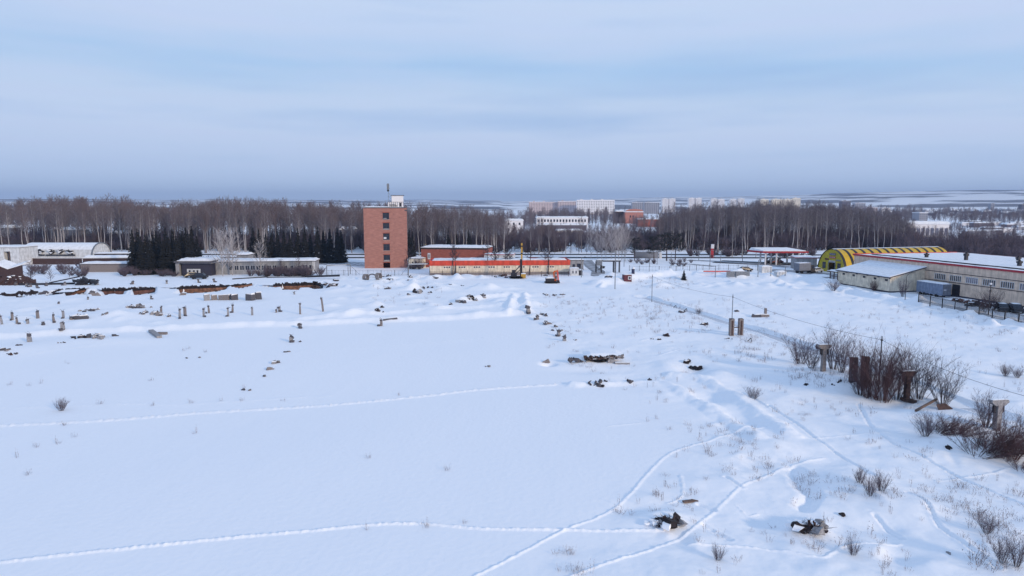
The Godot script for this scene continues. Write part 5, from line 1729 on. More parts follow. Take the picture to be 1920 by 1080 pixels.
# ---------------------------------------------------------------- remains of the demolished works
func stub_post(t: Array, label: String, group := ""):   # [px, py, height px, width px, style]
	var p := G(t[0], t[1])
	var k := -p.z / F
	var h: float = t[2] * k
	var w: float = clampf(t[3] * k * 0.8, 0.28, 1.0)
	var r := RandomNumberGenerator.new(); r.seed = int(t[0] * 13 + t[1])
	var root := thing("concrete_post", label, "post", p, r.randf_range(-0.4, 0.4), group)
	var mb := MB.new()
	var lean := Vector3(r.randf_range(-0.12, 0.12), 0, r.randf_range(-0.08, 0.08)) * h
	var lo := Vector3(0, -0.4, 0)
	var pts = [lo, lean * 0.4 + Vector3.UP * h * 0.45, lean + Vector3.UP * h]
	for i in 2:
		var a: Vector3 = pts[i]
		var b: Vector3 = pts[i + 1]
		var wa := w * 0.5
		var wb := w * (0.5 if i == 0 else r.randf_range(0.3, 0.5))
		var j := 0.06 * w
		mb.hexa([a + Vector3(-wa, 0, -wa), a + Vector3(wa, 0, -wa), a + Vector3(wa, 0, wa), a + Vector3(-wa, 0, wa),
			b + Vector3(-wb + r.randf_range(-j, j), r.randf_range(-0.25, 0.1) * w * i, -wb), b + Vector3(wb, r.randf_range(-0.4, 0.1) * w * i, -wb), b + Vector3(wb + r.randf_range(-j, j), r.randf_range(-0.5, 0.1) * w * i, wb), b + Vector3(-wb, r.randf_range(-0.2, 0.2) * w * i, wb)])
	part("shaft", mb, M.concrete if t[3] > 6 or r.randf() < 0.4 else M.concrete_brown, root)
	var hd := MB.new()
	hd.rock(lean + Vector3(r.randf_range(-0.1, 0.1), h * 0.98, 0), Vector3(w * 1.1, w * 0.8, w * 0.9), Basis(Vector3(0.2, 0.3, 0.9).normalized(), r.randf_range(-0.6, 0.6)), 0.2, r)
	part("broken_head", hd, M.concrete_dark, root)
	var rb := MB.new()
	for i in 4:
		var b := lean + Vector3(r.randf_range(-0.3, 0.3) * w, h * 0.95, r.randf_range(-0.3, 0.3) * w)
		var m := b + Vector3(r.randf_range(-0.25, 0.25), r.randf_range(0.15, 0.4), r.randf_range(-0.2, 0.2))
		rb.tube(b, m, 0.018, 0.018, 4)
		rb.tube(m, m + Vector3(r.randf_range(-0.35, 0.35), r.randf_range(-0.1, 0.3), 0), 0.018, 0.018, 4)
	part("rebar", rb, M.rust, root)
	if r.randf() < 0.6 and t[2] < 18:
		var ft := MB.new()
		ft.rock(Vector3(r.randf_range(-0.5, 0.5), 0.1, 0.3), Vector3(w * 1.4, 0.35, w), Basis(Vector3.UP, r.randf() * 3.0), 0.2, r)
		part("rubble", ft, M.concrete_dark, root)
func rubble(px: float, py: float, wpx: float, hpx: float, n: int, label: String, mats: Array, group := "", flat := 0.95):
	var p := G(px, py)
	var k := -p.z / F
	var root := thing("rubble_heap", label, "rubble", p, 0.0, group)
	var r := RandomNumberGenerator.new(); r.seed = int(px * 7 + py * 3)
	for i in n:
		var x := r.randfn() * wpx * k * 0.25
		var z := r.randfn() * minf(wpx * k * 0.25, 1.2)
		var s := r.randf_range(0.35, 1.0) * maxf(hpx * k * 0.8, 0.25)
		var y := gh(p.x + x, p.z + z) - p.y + s * 0.2
		var mb := MB.new()
		mb.rock(Vector3.ZERO, Vector3(s * r.randf_range(0.8, 1.9), s * flat * r.randf_range(0.5, 1.2), s), Basis(Vector3(r.randf_range(-0.8, 0.8), 1, r.randf_range(-0.8, 0.8)).normalized(), r.randf() * TAU), 0.24, r)
		var c := part("chunk", mb, mats[r.randi() % mats.size()], root, Vector3(x, y, z))
		if i % 2 == 0 and s > 0.4:
			var sn := MB.new()
			sn.rock(Vector3.ZERO, Vector3(s * 1.1, s * 0.18, s * 0.8), Basis(Vector3.UP, r.randf() * TAU), 0.25, r)
			part("snow", sn, M.snow, c, Vector3(0, s * flat * 0.5, 0))
func beam(px0: float, py0: float, px1: float, py1: float, w: float, h: float, m, called: String, label: String, lift0 := 0.0, lift1 := 0.0):
	var a := G(px0, py0)
	var b := G(px1, py1)
	var mb := MB.new()
	mb.bar(Vector3(0, lift0, 0), b - a + Vector3(0, lift1, 0), w, h)
	solo(called, mb, m, label, "beam", a + Vector3(0, h * 0.3, 0))
func twigs_heap(px: float, py: float, label: String, sd: int):
	var p := G(px, py)
	var root := thing("brush_heap", label, "brush heap", p, 0.0)
	root.scale = Vector3(1.35, 1.3, 1.3)
	var r := RandomNumberGenerator.new(); r.seed = sd
	for i in 14:
		var a := MB.new()
		var s := r.randf_range(0.14, 0.34)
		a.rock(Vector3.ZERO, Vector3(s * 1.5, s, s * 1.2), Basis(Vector3(0.3, 0.9, 0.1).normalized(), r.randf() * TAU), 0.25, r)
		part("clod", a, M.soil_dark if i % 4 != 0 else M.concrete, root, Vector3(r.randfn() * 0.36, r.randf_range(0.0, 0.3), r.randfn() * 0.22))
	var ro := MB.new()
	for i in 70:
		var b := Vector3(r.randfn() * 0.3, r.randf_range(0, 0.25), r.randfn() * 0.18)
		var d := Vector3(r.randfn(), r.randf_range(0.0, 1.1), r.randfn()).normalized() * r.randf_range(0.2, 0.55)
		ro.tube(b, b + d, 0.016, 0.005, 3)
		ro.blade(b + d * 0.5, b + d * 0.5 + Vector3(r.randfn(), r.randf(), r.randfn()) * 0.16, 0.02, r)
	part("roots", ro, M.twig_dark, root)
	for i in 4:
		var st := MB.new()
		var b := Vector3(-0.15 + i * 0.1, 0.1, 0)
		st.tube(b, b + Vector3(r.randf_range(-0.25, 0.25), r.randf_range(0.25, 0.5), r.randf_range(-0.1, 0.2)), 0.05, 0.04, 5, true)
		part("stump", st, M.rust, root)
	for i in 5:
		var sn := MB.new()
		var s := r.randf_range(0.2, 0.4)
		sn.rock(Vector3.ZERO, Vector3(s * 1.3, s * 0.5, s), Basis(Vector3.UP, r.randf() * 3.0), 0.3, r)
		part("snow", sn, M.snow, root, Vector3(-0.5 + r.randfn() * 0.3, r.randf_range(0.05, 0.3), r.randfn() * 0.15))

func build_remains():
	var gl := "stump of a broken concrete post in the row of stumps before the cut banks"
	for t in [[4, 608, 16, 4], [23, 600, 14, 4], [32, 607, 11, 4], [71, 597, 13, 5], [101, 604, 14, 4], [119, 597, 13, 4], [302, 586, 11, 4], [337, 597, 17, 4], [347, 592, 16, 5], [382, 594, 15, 3.5], [392, 587, 13, 4], [428, 593, 15, 4], [436, 586, 14, 4], [473, 591, 14, 4], [524, 584, 8, 5]]:
		stub_post(t, gl, "row of broken concrete posts")
	for t in [[52, 607, 7, 5], [82, 609, 4, 5], [518, 586, 5, 4], [562, 615, 6, 7], [165, 562, 4, 3], [110, 570, 3, 3], [283, 561, 5, 3], [552, 552, 4, 3]]:
		stub_post(t, "low broken concrete stub barely showing above the snow", "low concrete stubs")
	stub_post([563, 589, 20, 4], "tall slim concrete post, the shorter of the two standing apart")
	stub_post([606, 584, 25, 4], "tallest slim concrete post, alone at the end of the row")
	stub_post([118, 618, 13, 7], "thick round-headed concrete post beside the bright snow bank")
	stub_post([56, 641, 14, 8], "thick square concrete post below the bright snow bank")
	stub_post([715, 611, 11, 5], "short concrete post at the end of a low beam on the bank")
	stub_post([991, 587, 12, 8], "thick broken concrete post at the end of the bright snow bank")
	stub_post([546, 641, 10, 8], "squat broken concrete stump alone on the smooth snow")
	stub_post([1048, 630, 10, 7], "squat concrete stump, the taller of the pair below the rubble line")
	stub_post([1058, 639, 8, 7], "squat concrete stump, the shorter of the pair below the rubble line")
	stub_post([1008, 599, 6, 6], "small concrete stump just below the bank's end")
	beam(718, 601, 745, 598, 0.25, 0.3, M.concrete_dark, "concrete_beam", "low dark concrete beam running from the short post along the bank")
	var cm := [M.concrete, M.concrete_dark, M.concrete_brown]
	rubble(148, 598, 22, 14, 9, "heap of tilted concrete slabs on the snow rise", cm)
	rubble(167, 583, 26, 8, 9, "loose concrete lumps behind the tilted slabs", cm)
	rubble(195, 590, 14, 6, 4, "few small lumps on the crest of the snow rise", cm)
	rubble(258, 577, 34, 8, 14, "strewn dark lumps beyond the snow rise", cm)
	rubble(265, 588, 14, 8, 5, "small heap of lumps below the strewn ones", cm)
	rubble(295, 590, 18, 10, 6, "broken slabs leaning together beside a leaning post", cm)
	rubble(315, 594, 12, 8, 3, "single triangular slab tip in the snow", cm)
	rubble(150, 634, 36, 9, 12, "dark jagged rubble below the bright bank", [M.concrete_dark, M.soil_dark])
	rubble(185, 634, 30, 14, 8, "large boulder-like lumps of concrete below the bright bank", cm)
	rubble(220, 630, 16, 7, 4, "pair of small lumps right of the large ones", cm)
	rubble(113, 643, 16, 3, 4, "flat broken slab pieces nearly buried", cm)
	rubble(10, 657, 14, 9, 5, "heap of lumps beside rusty bars on a low rise", cm)
	rubble(30, 663, 34, 4, 8, "thin broken bars strewn on a low rise", [M.rust, M.concrete_dark])
	rubble(33, 648, 8, 5, 3, "small twin lumps below the thick square post", cm)
	beam(283, 622, 299, 634, 0.7, 0.45, M.concrete, "concrete_beam", "pale fallen concrete beam lying across another")
	beam(296, 627, 313, 627, 0.5, 0.45, M.concrete_brown, "concrete_beam", "brownish fallen concrete beam under the pale one")
	rubble(45, 557, 40, 4, 12, "dark lumps strewn along the low earth bank", [M.soil_dark, M.concrete_dark])
	rubble(80, 551, 12, 9, 5, "round dark boulder at the end of the low earth bank", [M.concrete_dark])
	rubble(345, 553, 18, 9, 3, "large brown boulder before the long orange bank", [M.concrete_brown])
	rubble(175, 552, 16, 10, 5, "slab heap between two earth banks", cm)
	# concrete boxes
	for t in [[388, 563, 11, 11, "brown hollow concrete block at the near end of the block row"], [402, 562, 12, 9, "tilted concrete block in the block row"], [417, 562, 12, 9, "snow-capped concrete block in the middle of the block row"], [426, 562, 13, 10, "open concrete box with snow inside in the block row"], [440, 562, 13, 10, "flat tan concrete block at the far end of the block row"], [470, 563, 15, 12, "dark-sided concrete box with a snow heap in it"], [485, 561, 12, 13, "tall square concrete block beside the dark-sided box"], [479, 556, 10, 7, "tilted slab resting behind the tall square block"]]:
		var p := G(t[0], t[1])
		var k := -p.z / F
		var w: float = t[2] * k
		var h: float = t[3] * k
		var r := RandomNumberGenerator.new(); r.seed = int(t[0])
		var o := thing("concrete_block", t[4], "block", p, r.randf_range(-0.5, 0.5))
		var mb := MB.new()
		mb.rock(Vector3(0, h * 0.45, 0), Vector3(w * 0.9, h * 1.1, w * 0.8), Basis(Vector3.FORWARD, r.randf_range(-0.12, 0.12)), 0.05, r)
		part("body", mb, [M.concrete_brown, M.concrete, M.concrete_dark][int(t[0]) % 3], o)
		var sn := MB.new()
		sn.rock(Vector3(0, h * 1.04, 0), Vector3(w * 0.8, h * 0.22, w * 0.7), Basis(Vector3.UP, 0.1), 0.1, r)
		part("snow", sn, M.snow, o)
	# manhole rings beside the tower
	for t in [[686, 525, 12, "upturned concrete well ring on the snow before the brick tower"], [710, 523, 12, "second concrete well ring joined by an arch before the brick tower"]]:
		var p := G(t[0], t[1])
		var o := thing("well_ring", t[3], "well ring", p, 1.15)
		var mb := MB.new()
		var rr := 0.95
		for i in 14:
			var a0 := TAU * i / 14
			var a1 := TAU * (i + 1) / 14
			for q in [[rr, 1.0], [rr * 0.84, -1.0]]:
				var e0: Vector3 = Vector3(cos(a0), sin(a0), 0) * q[0]
				var e1: Vector3 = Vector3(cos(a1), sin(a1), 0) * q[0]
				mb.quad(e0 + Vector3(0, 0, 0.5), e1 + Vector3(0, 0, 0.5), e1 - Vector3(0, 0, 0.5), e0 - Vector3(0, 0, 0.5))
			for z in [0.5, -0.5]:
				mb.quad(Vector3(cos(a0), sin(a0), 0) * rr + Vector3(0, 0, z), Vector3(cos(a1), sin(a1), 0) * rr + Vector3(0, 0, z), Vector3(cos(a1), sin(a1), 0) * rr * 0.84 + Vector3(0, 0, z), Vector3(cos(a0), sin(a0), 0) * rr * 0.84 + Vector3(0, 0, z))
		part("ring", mb, M.concrete_brown, o, Vector3(0, 0.7, 0))
	var ar := G(698, 520)
	var am := MB.new()
	for i in 8:
		var a0 := PI * i / 8.0
		var a1 := PI * (i + 1) / 8.0
		am.bar(Vector3(-1.1 * cos(a0), 0.9 * sin(a0), 0), Vector3(-1.1 * cos(a1), 0.9 * sin(a1), 0), 0.4, 0.3)
	solo("concrete_arch", am, M.concrete_dark, "dark concrete arch between the two well rings", "arch", ar)
	for t in [[725, 519, 10, 5], [731, 524, 12, 4], [768, 520, 12, 5], [765, 526, 6, 4], [816, 521, 12, 3], [728, 542, 8, 7], [783, 548, 14, 9], [766, 553, 6, 5], [800, 541, 26, 4], [806, 549, 8, 5], [846, 534, 10, 2], [868, 536, 6, 2], [930, 520, 10, 3], [716, 577, 6, 5], [712, 584, 14, 6], [845, 571, 10, 5], [865, 567, 18, 8], [884, 560, 26, 6], [905, 556, 16, 5]]:
		rubble(t[0], t[1], t[2], t[3], 4 if t[2] < 12 else 9, "dark lumps of rubble among the snow heaps before the long shed", [M.concrete_dark, M.concrete, M.soil_dark], "rubble among the snow heaps")
	for t in [[610, 536, 8, 7], [618, 537, 12, 8], [628, 536, 8, 6], [632, 527, 8, 5]]:
		rubble(t[0], t[1], t[2], t[3], 5, "dark lumps beside the long dark pipe", [M.concrete_dark, M.soil_dark], "lumps beside the pipe")
	for t in [[1024, 553, 12, 5], [1040, 554, 10, 4], [1055, 553, 18, 5]]:
		rubble(t[0], t[1], t[2], t[3], 6, "line of dark lumps on the snow ridge beyond the excavator", [M.concrete_dark, M.soil_dark], "line of lumps on the ridge")
	for t in [[1022, 592, 8, 6], [1026, 607, 16, 8], [1042, 613, 7, 6], [1037, 620, 8, 4], [1053, 620, 7, 4], [1078, 638, 8, 4]]:
		rubble(t[0], t[1], t[2], t[3], 5, "broken concrete pieces in the line below the bank's end", cm, "line of broken concrete")
	for t in [[562, 641, 6, 3], [540, 660, 10, 2], [516, 681, 12, 8], [508, 692, 10, 8], [499, 706, 9, 5], [455, 731, 6, 4], [467, 732, 8, 4], [915, 688, 7, 3], [350, 672, 5, 4], [374, 671, 5, 4]]:
		rubble(t[0], t[1], t[2], t[3], 4, "few dark lumps alone on the smooth snow field", cm, "lone lumps on the field")
	rubble(1222, 636, 6, 3, 2, "flat dark lump beside the rusty boulder", [M.soil_dark])
	rubble(1238, 637, 10, 4, 3, "long dark lump before the rusty boulder", [M.soil_dark])
	rubble(1250, 630, 14, 8, 4, "rusty dark boulder on the snowy slope", [M.rust, M.soil_dark])
	rubble(1324, 609, 16, 7, 6, "dark rubble beside the ploughed path", [M.soil_dark, M.concrete_dark, M.rust])
	rubble(1280, 586, 12, 6, 5, "small lumps under a bent bar beside the path", [M.concrete_dark])
	for t in [[1104, 720, 20, 6], [1125, 721, 18, 8], [1135, 715, 6, 4], [1182, 716, 12, 7], [1217, 713, 6, 5]]:
		rubble(t[0], t[1], t[2], t[3], 7, "dark lumps along the low ridge below the concrete pit", [M.soil_dark, M.concrete_dark], "lumps along the low ridge")
	for t in [[1288, 680, 8, 10], [1296, 690, 6, 8], [1310, 692, 10, 12]]:
		rubble(t[0], t[1], t[2], t[3], 5, "black lumps painted for the dark of holes in the deep snow hollow", [M.metal_dark, M.soil_dark], "painted dark in the hollow")  # near-black lumps carry the darkness of the holes as colour
	for t in [[1514, 722, 8, 4], [1563, 722, 8, 5], [1575, 716, 8, 4]]:
		rubble(t[0], t[1], t[2], t[3], 3, "dark boulder in the snow at the foot of the thicket", [M.soil_dark], "boulders at the thicket")
	rubble(1493, 676, 9, 7, 3, "dark angular lump under the sparse shrub", [M.soil_dark])
	rubble(1780, 841, 10, 3, 5, "tiny dark lumps on the snow below the leaning brush", [M.soil_dark])
	rubble(1776, 1037, 8, 5, 2, "snow-capped lump beside the sunken track", [M.concrete])
	rubble(1581, 966, 10, 2, 2, "two small dark lumps right of the brush heap", [M.soil_dark])
	twigs_heap(1250, 985, "dark brush heap with roots and snow, left of the other", 3)
	twigs_heap(1523, 995, "dark brush heap of roots and clods, right of the other", 9)
	var slab := G(1292, 942)
	var so := thing("wooden_board", "weathered grey board and slat lying on the snow above the brush heap", "board", slab, 0.25)
	var s1 := MB.new(); s1.bx(-0.45, 0.35, 0.05, 0.14, -0.14, 0.14)
	part("board", s1, M.wood, so)
	var s2 := MB.new(); s2.bar(Vector3(0.2, 0.16, -0.05), Vector3(0.62, 0.08, 0.12), 0.12, 0.06)
	part("slat", s2, M.wood, so)
	# the concrete pit: roof slab with a torn edge over a dark gap
	var p := G(1117, 680)
	var pit := thing("concrete_pit", "broken concrete pit with a torn slab edge over a black gap", "pit", p, 0.0)
	var r := RandomNumberGenerator.new(); r.seed = 66
	var gap := MB.new(); gap.niche(-1.2, 1.55, -0.9, 0.48, 0.0, 3.2)
	part("chamber", gap, M.concrete, pit)
	for i in 36:
		var ch := MB.new()
		var x := -1.3 + (i % 18) * 0.28 + r.randf_range(-0.08, 0.08)
		ch.rock(Vector3.ZERO, Vector3(r.randf_range(0.2, 0.42), r.randf_range(0.1, 0.26), 0.4), Basis(Vector3.FORWARD, r.randf_range(-0.4, 0.4)), 0.2, r)
		part("torn_edge", ch, [M.concrete_brown, M.soil_dark, M.concrete, M.rust][r.randi() % 4], pit, Vector3(x, 0.5 + 0.2 * int(i / 18) + r.randf_range(-0.05, 0.06) + 0.04 * x, -0.15 - 0.1 * int(i / 18)))
	var pw := MB.new(); pw.bx(1.56, 2.4, -0.5, 0.44, -0.5, 0.05)
	part("pier", pw, M.concrete, pit)
	var sl := MB.new(); sl.bx(2.42, 4.3, -0.3, 0.08, -0.3, 0.35)
	part("slab", sl, M.concrete, pit)
	part("slab_snow", snow_slab(2.42, 4.3, 0.083, -0.35, 0.38, 0.1), M.snow, pit)
	part("roof_snow", snow_slab(-1.4, 3.7, 0.62, -3.6, -0.12, 0.3, 0.03), M.snow, pit)
	var bk := MB.new()
	for i in 6: bk.rock(Vector3(-3.3 + i * 0.3, 0.45 - absf(i - 1.5) * 0.08, -0.2 + r.randf() * 0.2), Vector3(0.45, 0.3, 0.4), Basis(Vector3(0.3, 0.8, 0.3).normalized(), r.randf() * 6.0), 0.2, r)
	part("broken_corner", bk, M.concrete_dark, pit)
	var hl := G(1024, 682)
	var ho := thing("snow_hole", "slab added for a small black hole at the end of a snowy ledge", "hole", hl, 0.0)
	var hm := MB.new()
	hm.rock(Vector3(0, 0.12, -0.2), Vector3(0.9, 0.6, 0.2), Basis(Vector3.FORWARD, -0.5), 0.1, r)
	part("slab", hm, M.concrete_brown, ho)  # slab added in place of the darkness inside the hole
	# pipes and dark beams at the back
	beam(436, 524, 502, 520, 0.35, 0.35, M.metal_dark, "steel_pipe", "thin dark pipe lying on the snow before the annex")
	beam(500, 521, 580, 520, 0.3, 0.3, M.metal_dark, "steel_pipe", "long thin dark pipe half sunk in the snow before the annex")
	beam(577, 523, 637, 521, 0.5, 0.5, M.metal_dark, "steel_pipe", "thick black pipe on supports before the brick tower", 0.5, 0.5)
	beam(36, 535, 140, 533, 0.5, 0.45, M.metal_dark, "steel_beam", "long black beam lying before the rubble mound", 0.1, 0.1)
	beam(92, 531, 150, 530, 0.3, 0.3, M.metal_dark, "steel_beam", "slanting black beam propped on wreckage", 0.0, 1.5)
	for t in [[30, 535], [50, 537], [58, 538], [88, 536], [122, 535], [183, 534], [249, 533], [313, 532], [70, 540], [402, 529], [372, 530]]:
		stub_post([t[0], t[1], 5, 4], "tiny dark stub on the snow above the cut banks", "tiny stubs above the cut banks")
	# wreckage
	var wp := G(160, 534)
	var wk := thing("wreckage", "tangle of black machine wreckage on the snow edge", "wreckage", wp, 0.0)
	for i in 12:
		var m := MB.new()
		m.rock(Vector3.ZERO, Vector3(r.randf_range(0.8, 2.2), r.randf_range(0.4, 1.0), 0.9), Basis(Vector3(0.2, 0.4, 0.9).normalized(), r.randf_range(-0.7, 0.7)), 0.25, r)
		part("plate", m, M.metal_dark, wk, Vector3(r.randfn() * 1.1, r.randf_range(0.2, 1.3), r.randfn() * 0.4))
	for i in 7:
		var m := MB.new()
		var b := Vector3(r.randfn() * 1.2, r.randf_range(0.2, 1.0), 0)
		m.tube(b, b + Vector3(r.randf_range(-1.5, 2.0), r.randf_range(0.3, 1.4), r.randf_range(-0.4, 0.4)), 0.06, 0.05, 5)
		part("bar", m, M.rust, wk)
	# brick rubble mound on the edge
	var mp := G(22, 534)
	var mo := thing("rubble_mound", "big mound of brown brick rubble sprinkled with snow", "rubble", mp, 0.0)
	var core := MB.new()
	for i in 90:
		var a := r.randf() * TAU
		var q := sqrt(r.randf())
		var x := cos(a) * q * 6.5 - 1.5
		var z := sin(a) * q * 2.2 - 1.5
		var h := 2.3 * (1.0 - q * q)
		core.rock(Vector3(x, h * 0.8, z), Vector3(1.3, 1.0, 1.2), Basis(Vector3(0.2, 0.8, 0.4).normalized(), r.randf() * 6.0), 0.25, r)
	part("bricks", core, M.brick_dark, mo, Vector3.ZERO, "stuff")
	var msn := MB.new()
	for i in 26:
		var a := r.randf() * TAU
		var q := sqrt(r.randf())
		msn.rock(Vector3(cos(a) * q * 6.0 - 1.5, 2.3 * (1.0 - q * q) * 0.8 + 0.5, sin(a) * q * 2.0 - 1.2), Vector3(0.7, 0.2, 0.5), Basis(Vector3.UP, r.randf() * 6.0), 0.2, r)
	part("snow", msn, M.snow, mo, Vector3.ZERO, "stuff")

func t_pillar(px: float, base: float, top: float, capw: float, label: String, m):
	var p := G(px, base)
	var k := -p.z / F
	var h := (base - top) * k * 1.03
	var w: float = capw * k
	var o := thing("t_pillar", label, "pillar", p, 0.15)
	var r := RandomNumberGenerator.new(); r.seed = int(px)
	var sh := MB.new()
	sh.rock(Vector3(0, h * 0.42 - 0.2, 0), Vector3(w * 0.28, h * 0.95 + 0.4, w * 0.28), Basis(), 0.03, r)
	part("shaft", sh, m, o)
	var cp := MB.new()
	var y := h - 0.42
	cp.hexa([Vector3(-w * 0.28, y - 0.1, -0.25), Vector3(w * 0.28, y - 0.1, -0.25), Vector3(w * 0.28, y - 0.1, 0.25), Vector3(-w * 0.28, y - 0.1, 0.25), Vector3(-w * 0.5, y + 0.22, -0.26), Vector3(w * 0.5, y + 0.2, -0.26), Vector3(w * 0.5, y + 0.2, 0.26), Vector3(-w * 0.5, y + 0.22, 0.26)])
	cp.hexa([Vector3(-w * 0.5, y + 0.22, -0.26), Vector3(w * 0.5, y + 0.2, -0.26), Vector3(w * 0.5, y + 0.2, 0.26), Vector3(-w * 0.5, y + 0.22, 0.26), Vector3(-w * 0.49, y + 0.42, -0.24), Vector3(w * 0.5, y + 0.38, -0.24), Vector3(w * 0.47, y + 0.38, 0.24), Vector3(-w * 0.49, y + 0.42, 0.24)])
	part("cap", cp, m, o)
	part("snow", snow_slab(-w * 0.46, w * 0.46, y + 0.421, -0.22, 0.22, 0.08), M.snow, o)
	for s in [-1, 1]:
		var br := MB.new()
		br.bx(s * w * 0.26 - 0.07, s * w * 0.26 + 0.07, y - 0.75, y - 0.12, -0.1, 0.12)
		br.bx(s * w * 0.22 - 0.08, s * w * 0.22 + 0.08, y - 0.8, y - 0.7, -0.08, 0.1)
		part("bracket", br, M.metal_dark, o)
func column_pair(px: float, base: float, top: float, wpx: float, m, label: String):
	var p := G(px, base)
	var k := -p.z / F
	var h := (base - top) * k * 1.03
	var w := wpx * k
	var o := thing("rail_column", label, "column", p, 0.25)
	var r := RandomNumberGenerator.new(); r.seed = int(px)
	var a := MB.new()
	a.bx(-w * 0.5, -w * 0.08, -0.4, h, -0.18, 0.18); part("shaft", a, m, o)
	var b := MB.new()
	b.bx(w * 0.1, w * 0.5, -0.4, h * 0.98, -0.2, 0.14); part("shaft", b, m, o)
	for i in 4:
		var c := MB.new(); c.bx(-w * 0.09, w * 0.11, h * (0.15 + 0.23 * i), h * (0.15 + 0.23 * i) + 0.12, -0.1, 0.1)
		part("batten", c, M.rust, o)
	for i in 3:
		var c := MB.new(); c.rock(Vector3(-w * 0.28, h * (0.3 + 0.24 * i), 0.19), Vector3(w * 0.18, 0.2, 0.03), Basis(), 0.2, r)
		part("patch", c, M.concrete, o)

func build_pillars():
	t_pillar(1543, 696, 645, 26, "T-shaped concrete pillar with dark brackets beside the tall upright shrub", M.concrete_brown)
	t_pillar(1699, 752, 694, 30, "brown T-shaped pillar rising out of the dense thicket", M.rust)
	t_pillar(1868, 806, 747, 37, "pale T-shaped concrete pillar with a snowy top above the leaning brush", M.concrete)
	column_pair(1599, 716, 669, 15, M.rust, "rusty twin-shaft column, the shorter of the two in front of the thicket")
	column_pair(1620, 724, 667, 15, M.rust, "rusty twin-shaft column, the taller of the two in front of the thicket")
	var kk := 0
	for t in [[1371, 629, 597, "brown concrete column beside the thin pole, left of a pair"], [1388, 628, 597, "brown concrete column of the pair farther from the thin pole"]]:
		var p := G(t[0], t[1])
		var k := -p.z / F
		var o := thing("concrete_column", t[3], "column", p, 0.1)
		var r := RandomNumberGenerator.new(); r.seed = kk + 4
		var h: float = (t[1] - t[2]) * k
		var m := MB.new()
		m.rock(Vector3(0, h * 0.5 - 0.2, 0), Vector3(0.66, h + 0.4, 0.6), Basis(), 0.03, r)
		part("shaft", m, M.concrete_brown, o)
		var st := MB.new(); st.bx(-0.12, 0.12, 0.1, h * 0.9, 0.3, 0.36)
		part("rib", st, M.rust, o)
		var tp := MB.new(); tp.rock(Vector3(0, h, 0), Vector3(0.6, 0.14, 0.55), Basis(), 0.1, r)
		part("broken_head", tp, M.concrete_dark, o)
		if kk == 0:
			var lk := MB.new(); lk.bar(Vector3(0.3, h * 0.48, 0.1), Vector3(1.2, h * 0.5, 0.1), 0.12, 0.12)
			part("tie_bar", lk, M.rust, o)
		kk += 1
	# block remains beyond the wire
	var q := G(1430, 594)
	var o := thing("foundation_remains", "concrete foundation remains with an upright stub beyond the wire", "foundation", q, 0.0)
	var r := RandomNumberGenerator.new(); r.seed = 8
	var m := MB.new()
	m.rock(Vector3(-1.2, 0.15, 0), Vector3(1.4, 0.5, 0.8), Basis(), 0.15, r)
	part("block", m, M.concrete_dark, o)
	var m2 := MB.new()
	m2.rock(Vector3(0.3, 0.2, 0), Vector3(1.5, 0.5, 0.9), Basis(), 0.1, r)
	part("block", m2, M.concrete_brown, o)
	var m3 := MB.new(); m3.rock(Vector3(0.5, 1.0, 0), Vector3(0.4, 1.2, 0.4), Basis(), 0.1, r)
	part("stub", m3, M.concrete_brown, o)
	part("snow", snow_slab(-1.6, 1.0, 0.42, -0.4, 0.3, 0.25), M.snow, o)
	rubble(1382, 584, 14, 5, 3, "flat grey slab on the snow behind the thin pole", [M.concrete_dark])
	# tank pieces behind the first pillar
	var tp := G(1540, 655)
	var to := thing("tank_pieces", "two round rusty tank ends lying behind the first T-shaped pillar", "tank", tp, 0.4)
	for x in [-0.35, 0.35]:
		var tm := MB.new(); tm.tube(Vector3(x, 0.35, -0.4), Vector3(x, 0.42, 0.25), 0.38, 0.36, 12, true)
		part("drum", tm, M.rust, to)
	# rusty sheet and boards in the thicket
	var sp := G(1772, 768)
	var sh := thing("rusty_sheet", "bent rusty sheet lying among the shrubs", "metal sheet", sp, 0.1)
	var sm := MB.new()
	sm.hexa([Vector3(-1.1, 0.0, 0.3), Vector3(1.3, 0.0, -0.1), Vector3(1.3, 0.0, -0.15), Vector3(-1.1, 0.0, 0.25), Vector3(-0.9, 0.75, -0.5), Vector3(0.7, 0.7, -0.9), Vector3(0.7, 0.7, -0.95), Vector3(-0.9, 0.75, -0.55)])
	part("sheet", sm, M.rust, sh)
	sh.scale = Vector3(0.75, 0.6, 0.75)
	beam(1717, 772, 1756, 752, 0.18, 0.18, M.wood, "fallen_timber", "dark fallen timber leaning beside the rusty sheet", 0.05, 0.15)
	beam(1690, 750, 1716, 756, 0.7, 0.25, M.rust, "rusty_plank", "rusty slab at the foot of the second T-shaped pillar", 0.15, 0.05)
	rubble(1366, 636, 18, 3, 4, "low twigs and lumps at the foot of the column pair", [M.concrete_brown, M.soil_dark])
	# bent bars
	for t in [[1405, 640, "bent dark bar sticking out of the snow below the column pair"], [1265, 577, "hooked dark bar beside the ploughed path"], [1285, 583, "crossed dark bars beside the ploughed path"]]:
		var bp := G(t[0], t[1])
		var bm := MB.new()
		bm.tube(Vector3(-0.4, -0.1, 0), Vector3(0.25, 0.5, 0), 0.06, 0.06, 5)
		bm.tube(Vector3(0.25, 0.5, 0), Vector3(0.3, -0.1, 0.1), 0.05, 0.05, 5)
		bm.tube(Vector3(-0.4, -0.05, 0), Vector3(-0.7, 0.12, 0), 0.05, 0.04, 5)
		solo("bent_bar", bm, M.metal_dark, t[2], "bar", bp)

